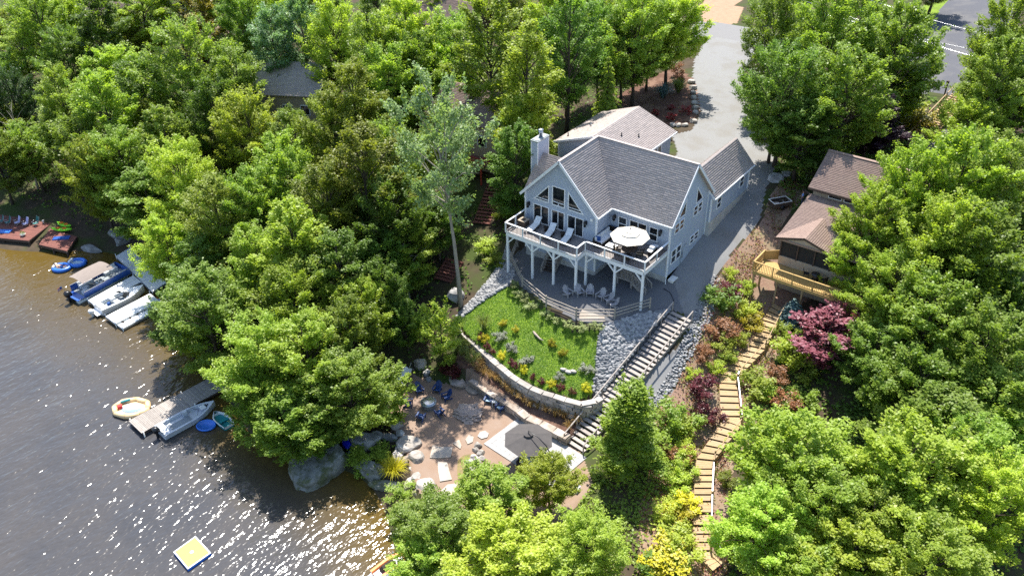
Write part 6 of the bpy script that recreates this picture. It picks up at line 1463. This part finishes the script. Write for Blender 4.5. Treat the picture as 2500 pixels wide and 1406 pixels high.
# inflatable splash pool
p = onz(322, 998, WATER+.1); ip = thing('inflatable_pool', 'tan inflatable octagonal pool with a bright printed floor floating at the dock end', 'inflatable', (p[0], p[1], WATER), .55)
V = [(1.62*math.cos(2*math.pi*k/8), 1.18*math.sin(2*math.pi*k/8), .22) for k in range(8)]
for k in range(8): b = MB(); b.tube([V[k], V[(k+1) % 8]], .24, 9); part('tube', b, 'float_tan', ip)
b = MB(); b.ext([(x*.95, y*.95, .1) for x, y, z in V], (0, 0, .08)); part('floor', b, 'float_tan', ip)
b = MB(); b.lathe([(.95, .19), (.95, .2)], 24, sq=.68); fl = part('printed_floor', b, 'light_blue', ip)
b = MB(); b.lathe([(.55, .21), (.55, .215)], 20, (.3, .1, 0), sq=.55); part('print_patch', b, 'boat_white', fl)
b = MB(); b.box((-1.05, -.05, .34), (.4, .3, .3), .6); part('red_panel', b, 'red_cloth', ip); b = MB(); b.bar((-1.2, .45, .42), (-.5, .9, .42), .14, .16); part('teal_strip', b, 'teal', ip)
# round blue float and teal dinghy
p = onz(504, 1041, WATER); b = MB(); b.lathe([(.72, .02), (.88, .1), (.9, .2), (.84, .27), (.74, .24), (.7, .15), (.1, .14)], 26, sq=.82); o = single('round_float', b, 'float_blue', 'bright blue round float on the water right of the fishing boat', 'float'); o.location = tuple(p); o.rotation_euler = (0, 0, .5)
a, c, rz, L = wdir((560, 1040), (524, 1008), WATER+.3); tb = thing('rowing_dinghy', 'small teal dinghy with white rim half under the tree by the dock', 'boat', (a.x, a.y, WATER), rz)
o_, i_, f_ = hull(max(2.2, L), 1.25, .42, .6, .4, .9, 9, .1); part('hull', o_, 'teal', tb); part('gunwale', i_, 'boat_white', tb); part('floor', f_, 'teal', tb); b = MB(); b.box((1, 0, .34), (.3, 1.0, .04)); part('thwart', b, 'teal', tb)
# yellow swim platform
P4 = [V3(onz(*q, WATER)) for q in ((425,1352),(479,1313),(517,1354),(460,1394))]
sp = thing('swim_platform', 'yellow square swim raft with white rim and blue sides floating in open water', 'swim raft', tuple(sum(P4, Vector())/4))
q = [tuple(p_) for p_ in P4]; b = MB(); b.ext(q, (0, 0, .2)); part('base', b, 'float_blue', sp, world=True)
b = MB(); b.ext([(p_[0], p_[1], WATER+.203) for p_ in q], (0, 0, .06)); part('rim', b, 'boat_white', sp, world=True)
b = MB(); b.ext([(x, y, WATER+.264) for x, y in inset([(p_[0], p_[1]) for p_ in q], .1)], (0, 0, .02)); part('mat', b, 'float_yellow', sp, world=True)
b = MB(); b.lathe([(.16, .287), (.15, .3)], 10); part('emblem', b, 'light_blue', sp)
# pontoon boat
a, c, rz, L = wdir((176, 722), (300, 656), WATER+.7); pb_ = thing('pontoon_boat', 'blue pontoon boat with a brown canopy moored at the white docks', 'boat', (a.x, a.y, WATER), rz); L = max(L, 6.5); hw = 1.22
for s in (-1, 1): b = MB(); b.tube([(-.1, s*.85, .1), (L*.9, s*.85, .1), (L+.3, s*.85, .3)], [.32, .32, .08], 10); part('pontoon', b, 'galvanized', pb_)
b = MB(); b.box((L/2, 0, .45), (L, hw*2, .08)); part('deck', b, 'floor_grey', pb_)
for s in (-1, 1): b = MB(); b.box((L*.5+.3, s*hw, .82), (L-.8, .06, .66)); part('side_panel', b, 'boat_blue', pb_); b = MB(); b.bar((.7, s*hw, 1.18), (L-.15, s*hw, 1.18), .06, .05); part('rail', b, 'metal', pb_)
b = MB(); b.box((L-.1, 0, .82), (.06, hw*2-.1, .66)); part('front_panel', b, 'boat_blue', pb_); b = MB(); b.box((.3, 0, .5), (.9, hw*1.9, .06)); part('swim_deck', b, 'boat_blue', pb_)
for (x, y, sx_, sy) in ((L*.82, .85, 1.6, .55), (L*.82, -.85, 1.6, .55), (L*.35, .85, 1.6, .55), (L*.2, -.7, .6, .9)): b = MB(); b.box((x, y, .68), (sx_, sy, .38)); ss = part('bench', b, 'boat_white', pb_); b = MB(); b.box((x, y+(.24 if y > 0 else -.24), .98), (sx_, .14, .34)); part('bench_back', b, 'boat_white', ss)
b = MB(); b.box((L*.45, -.7, .85), (.5, .6, .75)); part('console', b, 'boat_white', pb_); b = MB(); b.box((L*.27, .1, .68), (.6, .5, .3)); part('seat', b, 'boat_grey', pb_)
V = [];
for x in np.linspace(.9, L*.72, 7):
    for k in range(7): u = k/6*2-1; V.append((x, u*hw*1.02, 2.45-.22*u*u-.1*((x-2.7)/2)**2))
b = MB(); b.add(V, [(i*7+k, i*7+k+1, (i+1)*7+k+1, (i+1)*7+k) for i in range(6) for k in range(6)], 0, True); part('canopy', b, 'bimini', pb_)
for x in (1.1, 2.7, L*.7):
    for s in (-1, 1): b = MB(); b.tube([(2.6, s*hw, 1.15), (x, s*hw, 2.2)], .025, 6); part('canopy_pole', b, 'metal', pb_)
outboard(pb_, 0, .1, .5, 'black_plastic', 1.3)
b = MB(); b.tube([(.05, .9, .5), (-.35, .95, 1.75)], .02, 6); fp_ = part('flag_pole', b, 'metal', pb_)
for k in range(7): b = MB(); b.box((-.55, .96, 1.35+k*.055), (.62, .012, .053), .2); part('red_stripe' if k % 2 == 0 else 'white_stripe', b, 'red_cloth' if k % 2 == 0 else 'boat_white', fp_)
b = MB(); b.box((-.4, .965, 1.62), (.28, .03, .22), .2); part('flag_canton', b, 'blue_cloth', fp_)
# white dock sections
def dock(label, pts, h=.55, mat='boat_white', name='white_dock'):
    t = thing(name, label, 'dock', tuple(sum((V3(onz(*p, WATER)) for p in pts), Vector())/len(pts)))
    P = [V3(onz(*p, WATER+h)) for p in pts]; A, B, C, D_ = P; n_ = max(2, round((B-A).length/.6))
    for k in range(n_):
        u0, u1 = k/n_, (k+.96)/n_; b = MB(); b.ext([tuple(A.lerp(B, u0)), tuple(A.lerp(B, u1)), tuple(D_.lerp(C, u1)), tuple(D_.lerp(C, u0))], (0, 0, -.07)); part('deck_panel', b, mat, t, world=True)
    for p, q in ((A, B), (D_, C), (A, D_), (B, C)): b = MB(); b.bar(p-Vector((0, 0, .17)), q-Vector((0, 0, .17)), .05, .2); part('frame_rail', b, 'galvanized', t, world=True)
    for p in P: b = MB(); b.tube([p-Vector((0, 0, 1.6)), p+Vector((0, 0, .3))], .045, 7); part('dock_pole', b, 'metal', t, world=True)
    return t
dock('wide white dock walkway along the shore behind the moored boats', [(283,625),(318,604),(405,690),(372,712)])
dock('white dock finger between the blue pontoon boat and the motorboat', [(215,733),(232,745),(345,688),(325,672)])
dock('white dock finger between the motorboat and the floating jet ski dock', [(258,772),(282,790),(390,735),(366,716)])
# motorboat
a, c, rz, L = wdir((240, 758), (352, 705), WATER+.4); mb = thing('motorboat', 'white motorboat with open cockpit between two white dock fingers', 'boat', (a.x, a.y, WATER), rz); L = max(L, 5)
o_, i_, f_ = hull(L, 1.95, .8, .5, .45, .92, 11, .2, deck_from=.65); part('hull', o_, 'boat_white', mb); part('gunwale', i_, 'boat_white', mb); part('floor', f_, 'floor_grey', mb)
b = MB(); b.box((-.25, 0, .3), (.6, 1.5, .08)); part('swim_step', b, 'boat_white', mb)
for y in (-.45, .45): b = MB(); b.box((L*.36, y, .62), (.5, .5, .4)); part('seat', b, 'boat_white', mb)
b = MB(); b.box((L*.08, 0, .62), (.55, 1.5, .4)); part('stern_bench', b, 'boat_white', mb)
b = MB(); V = [(L*.52, -.8, .85), (L*.6, -.45, .85), (L*.6, .45, .85), (L*.52, .8, .85), (L*.47, -.74, 1.2), (L*.54, -.42, 1.25), (L*.54, .42, 1.25), (L*.47, .74, 1.2)]; b.add(V, [(0, 1, 5, 4), (1, 2, 6, 5), (2, 3, 7, 6)]); part('windscreen', b, 'glass', mb)
b = MB(); b.box((L*.22, -.2, .7), (.3, .25, .35)); part('bag', b, 'blue_cloth', mb)
outboard(mb, -.45, 0, .2, 'white_plastic', 1.0)
jd = dock('floating white jet ski dock, lowest of the white docks', [(282,790),(300,802),(392,752),(378,738)], .35, 'boat_white', 'jet_ski_dock')
for k in range(5): q = V3(onz(300+k*17, 786-k*9.5, WATER+.38)); b = MB(); b.box(q, (.3, .18, .08), .5); part('roller', b, 'wicker', jd, world=True)
# blue tube floats with two riders lying on them
def lounge_float(label, px, py, rz):
    p = onz(px, py, WATER); t = thing('lounge_float', label, 'float', tuple(p), rz)
    b = MB(); b.tube([(.9*math.cos(t_), .7*math.sin(t_), .2) for t_ in np.linspace(0, 2*math.pi, 17)], .24, 8, cap=False); part('ring', b, 'float_blue', t); b = MB(); b.box((0, 0, .14), (1.5, 1.1, .1)); part('floor', b, 'light_blue', t)
    b = MB(); b.box((-.75, 0, .4), (.3, 1.0, .3), taper=.8); part('backrest', b, 'boat_white', t); return p
lie = [(-.05,0,.34),(-.25,0,.36),(-.45,0,.44),(-.6,0,.55),(-.68,0,.62),(-.74,0,.7),(.05,.1,.34),(.45,.13,.42),(.85,.12,.3),(.95,.12,.36),(.05,-.1,.34),(.45,-.12,.36),(.87,-.12,.28),(.97,-.12,.34),(-.42,.2,.46),(-.25,.34,.38),(0,.36,.36),(.08,.36,.36),(-.42,-.2,.46),(-.25,-.34,.38),(0,-.36,.36),(.08,-.36,.36)]
cl2 = ['blue_cloth','skin','skin','skin','skin','skin','blue_cloth','skin','skin','skin','blue_cloth','skin','skin','skin','skin','skin','skin','skin','skin','skin','skin','skin']
cl3 = ['red_cloth','red_cloth','red_cloth']+cl2[3:]
p = lounge_float('blue and white lounge float left of the pontoon boat, lake side', 152, 657, .6); skin_person('person in blue shorts lying on the lake-side blue float', tuple(p), .6, lie, ste, str_, cl2, head=(-.74, 0, .71))
p = lounge_float('blue and white lounge float tucked against the pontoon boat canopy', 190, 645, .5)
# deep blue float between boulders
p = onz(847, 1085, -6.6); b = MB(); b.rock((0, 0, 0), (.75, .42, .25), 3, 2, rz=-.6, rough=.05, sm=True); o = single('deep_blue_float', b, 'deep_blue', 'deep blue oval float wedged between the two big boulders', 'float'); o.location = tuple(p)
b = MB(); b.bar((0, 0, 0), (.3, -1.2, .1), .12, .05); o = single('paddle', b, 'light_blue', 'pale blue paddle leaning below the deep blue float between the boulders', 'paddle'); o.location = tuple(onz(853, 1104, -6.8))
# jet boat at the bottom edge
dock('white dock under the bottom edge trees by the jet boat', [(880,1420),(960,1352),(1010,1390),(960,1460)], .35)
a, c, rz, L = wdir((915, 1410), (975, 1368), WATER+.5); jb = thing('jet_boat', 'white and orange watercraft on the dock at the bottom edge', 'boat', (a.x, a.y, WATER+.35), rz); L = 3.2
o_, i_, f_ = hull(L, 1.2, .5, .5, .6, .9, 9, .2); part('hull', o_, 'boat_white', jb); part('gunwale', i_, 'orange', jb); part('floor', f_, 'boat_white', jb); b = MB(); b.box((1.2, 0, .55), (1.3, .4, .3), taper=.7); part('seat', b, 'wicker', jb); b = MB(); b.tube([(1.95, -.4, .85), (2.05, 0, .9), (1.95, .4, .85)], .03); part('handlebar', b, 'black_plastic', jb)
# brown shore decks at left
def plank_deck(label, pts, z):
    t = thing('shore_deck', label, 'deck', tuple(sum((V3(onz(*p, z)) for p in pts), Vector())/4)); A, B, C, D_ = [V3(onz(*p, z)) for p in pts]; n_ = max(4, round((D_-A).length/.2))
    for k in range(n_):
        u0, u1 = k/n_, (k+.94)/n_; b = MB(); b.ext([tuple(A.lerp(D_, u0)), tuple(B.lerp(C, u0)), tuple(B.lerp(C, u1)), tuple(A.lerp(D_, u1))], (0, 0, -.06)); part('board', b, 'red_wood', t, world=True)
    for p, q in ((A, B), (B, C)): b = MB(); b.bar(p-Vector((0, 0, .2)), q-Vector((0, 0, .2)), .07, .28); part('beam', b, 'brown_wood', t, world=True)
    for p in (A, A.lerp(B, .5), B): b = MB(); b.box((p.x, p.y, z-.8), (.16, .16, 1.4)); part('post', b, 'brown_wood', t, world=True)
    return t
zq = -6.85
plank_deck('larger reddish-brown shore deck with beach chairs at the left edge', [(-60,575),(70,588),(124,546),(0,522)], zq)
plank_deck('smaller reddish-brown shore deck with green kayaks on it', [(95,597),(163,613),(188,578),(122,558)], zq)
def beach_chair(towel=None):
    r = thing('beach_chair', 'x', 'chair')
    b = MB(); b.box((.1, 0, .34), (.5, .5, .03)); part('seat', b, towel or 'teal_chair', r); b = MB(); b.bar((-.14, 0, .34), (-.42, 0, 1.0), .5, .03, up=(1, 0, 0)); part('backrest', b, towel or 'teal_chair', r)
    for s in (-.27, .27):
        b = MB(); b.tube([(.4, s, .02), (-.2, s, .36), (-.44, s, 1.0)], .018, 5); part('frame_tube', b, 'metal', r); b = MB(); b.tube([(-.4, s, .02), (.1, s, .34), (.34, s, .36), (.3, s, .55), (-.2, s, .6)], .018, 5); part('frame_tube', b, 'metal', r)
    return r
bc = [beach_chair(), None]; tw = beach_chair('lavender')
for i, (x, y, w_, t_) in enumerate(((5,545,'leftmost',0),(22,548,'second from the left',0),(45,548,'draped in a lavender towel, left one',1),(65,551,'draped in a lavender towel, right one',1),(90,550,'rightmost',0))):
    src = tw if t_ else bc[0]; p = V3(onz(x, y, zq)); c_ = src if (i in (0, 2)) else dup(src, p); c_.location = p; c_.rotation_euler = (0, 0, -1.9+i*.1); c_['label'] = ('reclining beach chair on the brown shore deck, ' if t_ else 'green reclining beach chair on the brown shore deck, ')+w_; c_['group'] = 'beach chairs on the brown shore deck'
p = onz(10, 566, zq); b = MB(); b.box((0, 0, .1), (1.7, .75, .12)); o = single('float_mat', b, 'float_blue', 'flat blue float mat lying on the larger shore deck', 'mat'); o.location = tuple(p); o.rotation_euler = (0, 0, .6)
p = onz(57, 576, zq); pl = thing('flower_planter', 'white bowl planter with a small plant at the edge of the shore deck', 'planter', tuple(p)); b = MB(); b.lathe([(.16, 0), (.3, .22), (.32, .26), (.26, .24)], 14); part('bowl', b, 'white_plastic', pl)
f0 = PROTO['ball'][0][1].copy(); f0.materials.clear(); f0.materials.append(MATS['leaf_mid']); inst('foliage', f0, pl, (0, 0, .2), scale=(.5, .5, .7))
b = MB(); b.lathe([(.13, 0), (.15, .35), (.16, .36)], 10); o = single('white_bucket', b, 'white_plastic', 'white bucket at the back right corner of the larger shore deck', 'bucket'); o.location = tuple(onz(107, 545, zq))
def kayak(label, px, py, z, rz, mat, L=2.6):
    t = thing('kayak', label, 'kayak', tuple(onz(px, py, z)), rz); R1 = []
    for i in range(11):
        u = i/10*2-1; w_ = .38*(1-abs(u)**2.4)+.02; R1.append([(u*L/2, w_*math.cos(a_), .17+.17*math.sin(a_)*(1-.3*abs(u))+.1*u*u) for a_ in np.linspace(0, 2*math.pi, 10, endpoint=False)])
    b = MB(); b.loft(R1, 0, True); part('hull', b, mat, t)
    for x in (-.45, .35): b = MB(); b.lathe([(.26, .33), (.3, .37), (.24, .36)], 14, (x, 0, 0), sq=.8); part('cockpit', b, 'orange', t)
    return t
kayak('lime green kayak on the smaller shore deck, nearer the water', 152, 563, zq, .55, 'lime'); kayak('lime green kayak on the smaller shore deck, behind the first', 158, 552, zq+.02, .2, 'lime', 2.3)
p = onz(150, 582, zq); b = MB(); b.box((0, 0, .05), (1.9, .7, .1)); o = single('float_mat', b, 'boat_blue', 'blue float mat beside the lime green kayaks', 'mat'); o.location = tuple(p); o.rotation_euler = (0, 0, .75)
# ================================================================= driveway edging and shrubs
for i, (x, y, r) in enumerate(((1688,203,.55),(1692,217,.6),(1692,229,.45),(1694,241,.5),(1696,254,.5),(1698,266,.5),(1697,277,.5),(1693,299,.5),(1672,308,.45),(1656,308,.45),(1642,308,.45))): boulder(x, y, None, (r, r*.8, r*.7), 'rock_pale', 'pale border rock, '+ORD[i]+' counted downhill along the mulch bed by the driveway', 120+i, i*.9, 2, .7, 'pale border rocks of the driveway bed', 'rock')
for i, (x, y, r, w_) in enumerate(((1835,150,.6,'uppermost'),(1838,176,.8,'second from the top'),(1852,192,1.3,'largest, flat one'),(1870,205,1.0,'partly under the tree'),(1829,247,.4,'small one halfway down'),(1851,289,.5,'opposite the grey wing'),(1864,305,.5,'lowest of the upper row'),(1892,440,.9,'by the cart'),(1918,430,.7,'in the dark corner above the cart'))): boulder(x, y, None, (r, r*.8, r*.7), 'rock_grey', 'grey boulder on the right side of the driveway, '+w_, 140+i, i, 2, .6)
for i, (x, y, mt, R, w_) in enumerate(((1618,240,'leaf_blue',1.1,'bluish-green ornamental grass mound in the mulch bed behind the house'),(1656,226,'grass_green',1.1,'yellow-green ornamental grass mound in the mulch bed behind the house'))):
    o = link('ornamental_grass', tuft(20+i, 240, 1.2, 1.0, .02, mt), ground(x, y)); o.scale = (1.4,)*3; tag(o, w_, 'grass')
for x, y, R, w_ in ((1676,278,.75,'largest one at the border rocks'),(1640,292,.65,'nearest the grey roof'),(1639,268,.5,'upper small one'),(1600,282,.55,'leftmost, by the roof edge')): plant('shrub', ground(x, y), R*1.3, R, 'leaf_red', 'bright red shrub in the mulch bed behind the house, '+w_, 'bright red shrubs behind the house')
plant('shrub', ground(1652, 188), 1.8, 1.2, 'leaf_rust', 'sparse brownish shrub at the top of the mulch bed by the driveway')
SH = [(1783,674,.75,1.1,'leaf_lime','small lime shrub at the driveway edge opposite the house corner'),(1821,705,.9,1.3,'leaf_bright','bright green shrub left of the yellow deck posts'),(1750,730,1.5,1.7,'leaf_deep','dark green and maroon shrub at the edge of the driveway'),(1768,712,1.0,1.5,'leaf_maroon','maroon shrub growing through the dark green one by the driveway'),(1775,748,.8,1.1,'leaf_bright','small bright shrub in front of the dark maroon one'),(1819,762,1.2,1.3,'leaf_lime','yellow-lime shrub below the yellow deck posts'),
 (1832,785,1.2,1.2,'leaf_gold','golden shrub left of the top of the tan steps'),(1763,808,1.4,1.4,'leaf_rust','rust-brown shrub between driveway and tan steps, upper'),(1774,840,1.2,1.2,'leaf_olive','olive shrub below the rust-brown one by the tan steps'),(1812,830,.75,1.0,'leaf_lime','lime shrub touching the upper bend of the tan steps'),(1717,868,.9,1.2,'leaf_rust','orange-brown shrub at the gravel edge of the driveway'),(1772,880,.8,1.1,'leaf_bright','bright shrub at the second landing of the tan steps'),(1748,900,.8,1.0,'leaf_lime','small lime shrub above the maroon ones'),(1698,918,.7,.9,'leaf_lime','small lime shrub at the lower gravel edge'),
 (1708,960,1.3,1.8,'leaf_maroon','big dark maroon shrub left of the tan steps, upper of two'),(1722,1014,1.1,1.6,'leaf_maroon','dark maroon shrub left of the tan steps, lower of two'),(1636,1025,1.7,2.2,'leaf_mid','green shrub right of the cone-shaped tree, upper'),(1672,1048,1.2,1.5,'leaf_lime','lime shrub right of the cone-shaped tree'),(1612,1085,1.3,1.7,'leaf_mid','green shrub touching the cone-shaped tree'),(1672,1100,.9,1.2,'leaf_lime','lime shrub left of the landing of the tan steps'),(1650,1112,1.1,1.2,'leaf_rust','rust-coloured shrub below the lime ones'),(1655,1140,1.1,1.4,'leaf_bright','bright green shrub left of the lower tan steps'),
 (1655,1182,1.1,1.2,'leaf_lime','yellowish shrub along the lower tan steps, first'),(1660,1226,1.1,1.2,'leaf_yellow','yellow shrub along the lower tan steps, middle'),(1632,1246,1.1,1.2,'leaf_lime','lime shrub left of the middle yellow one'),(1664,1264,1.0,1.1,'leaf_gold','golden shrub along the lower tan steps, last'),(1652,1322,1.5,1.4,'leaf_lime','large lime shrub near the bottom of the tan steps'),(1622,1372,1.9,1.5,'leaf_yellow','brightest yellow shrub at the bottom edge'),(1655,1388,1.0,1.3,'leaf_mid','green shrub between the brightest yellow one and the tan steps'),(1585,1390,1.2,1.2,'leaf_deep','dark green shrub left of the brightest yellow one'),
 (1845,945,1.6,1.7,'leaf_olive','olive shrub right of the tan steps, at their bend'),(1910,812,1.0,1.3,'leaf_olive','olive shrub under the blue spruce'),(1925,860,1.7,2.0,'leaf_lime','lime-olive shrub left of the plum-coloured tree, upper'),(1950,905,1.6,1.9,'leaf_olive','olive-green shrub left of the plum-coloured tree, lower'),(1912,985,1.2,1.5,'leaf_rust','rust-brown shrub above the large bright tree'),(1965,985,1.3,1.7,'leaf_bright','bright shrub above the large bright tree'),(1895,915,1.0,1.2,'leaf_rust','brown shrub between the olive ones'),(1772,1172,.75,1.1,'leaf_olive','olive shrub right of the lower tan steps, upper'),(1772,1330,1.0,1.1,'leaf_rust','brownish shrub right of the lower tan steps, near the bottom'),
 (915,1118,1.7,1.2,'leaf_bright','bright green spreading shrub above the dark boulder at the water'),(880,1130,1.2,.9,'leaf_bright','light green shrub between the huge boulder and the dark boulder'),(972,1208,1.0,1.2,'leaf_mid','green shrub on the bank left of the large square rock'),(990,1262,1.4,1.3,'leaf_olive','olive shrub on the bank at the lake, upper'),(1005,1300,1.4,1.3,'leaf_lime','lime shrub on the bank at the lake, lower'),(1098,905,1.0,.9,'leaf_maroon','dark red low shrub at the left end of the wall bed'),(2240,300,1.9,2.2,'leaf_gold','yellow shrub left of the wooden steps to the road'),(2215,270,1.7,2.2,'leaf_lime','lime shrub left of the wooden steps to the road'),
 (1870,960,1.0,1.2,'leaf_bright','small bright shrub below the olive one at the bend of the tan steps'),(1210,640,1.0,.9,'leaf_olive','olive weed shrub on the bank left of the deck'),(1190,600,1.2,1.0,'leaf_lime','yellow-green shrub left of the first deck post'),(1225,520,1.2,1.5,'leaf_olive','olive shrub between the red steps and the house')]
for x, y, R, h_, mt, lb in SH: plant('shrub', ground(x, y+h_*8), h_*1.08, R*1.15, mt, lb)
plant('young', ground(2012, 885), 5.4, 3.4, 'leaf_plum', 'plum-pink Japanese maple beside the blue spruce', None, 'ornamental_maple', 0)
plant('young', ground(2050, 860), 4.2, 2.4, 'leaf_plum', 'smaller plum-pink maple crown behind the main plum-pink one', None, 'ornamental_maple', 1)
plant('spruce', ground(1930, 785), 2.6, 1.55, 'leaf_blue', 'compact blue spruce at the top of the tan steps')
# undergrowth
def undergrowth(name, poly, n, L, mat, seed):
    g = np.random.default_rng(seed); P = np.array([p[:2] for p in poly]); lo, hi = P.min(0), P.max(0)
    q = g.uniform(lo, hi, (n*3, 2)); q = q[pip(q, poly)]
    for nm, m_, zp in ZONES:
        if nm != 'bank': q = q[~pip(q, zp)]
    for bx in ([(-1.2, 2.5), (15, 2.5), (15, 23), (-3.5, 23)], [(20, 11), (31, 11), (31, 30), (20, 30)]): q = q[~pip(q, bx)]
    k = np.sin(q[:, 0]*1.1+np.sin(q[:, 1]*.7)*2)*np.sin(q[:, 1]*.9+q[:, 0]*.4)+g.normal(size=len(q))*.5
    q = q[k > -.1][:n]; z = height(q); q = q[z > WATER+.2]; z = z[z > WATER+.2]; n = len(q)
    N = unit(np.stack([g.normal(size=n)*.5, g.normal(size=n)*.5, np.ones(n)], 1)); me = leaves_mesh(name, np.c_[q, z+g.uniform(.02, .45, n)**1.2], N, L, g, mat); return tag(link(name, me), kind='stuff')
wl = wpoly([(-100,420,-6),(330,600,-7),(520,920,-7),(930,1150,-7),(1120,900,-5),(1130,740,-3),(1230,640,-1),(1250,380,1),(1480,300,4),(1650,180,5),(1700,60,6),(1250,-80,6),(500,-80,3),(-100,-20,-2)])
undergrowth('undergrowth', wl, 42000, .34, 'leaf_deep', 1)
wr = wpoly([(1870,420,3),(1900,200,5),(2260,230,6),(2600,350,4),(2600,1500,-7),(1780,1500,-7),(1790,1100,-5),(1900,900,-4),(2000,700,-1)])
undergrowth('undergrowth', wr, 30000, .34, 'leaf_deep', 2)
undergrowth('undergrowth', wpoly([(1440,1130,-6),(1600,1000,-5),(1690,1080,-5),(1690,1420,-7),(1000,1420,-7),(1050,1260,-6.6),(1300,1330,-6.5)]), 9000, .28, 'leaf_mid', 3)
undergrowth('ground_cover', Z_['bank'], 6000, .16, 'leaf_olive', 4)
undergrowth('dry_brush', Z_['bank'], 12000, .15, 'leaf_rust', 5)
undergrowth('dry_brush', Z_['bank'], 5000, .15, 'leaf_maroon', 6)
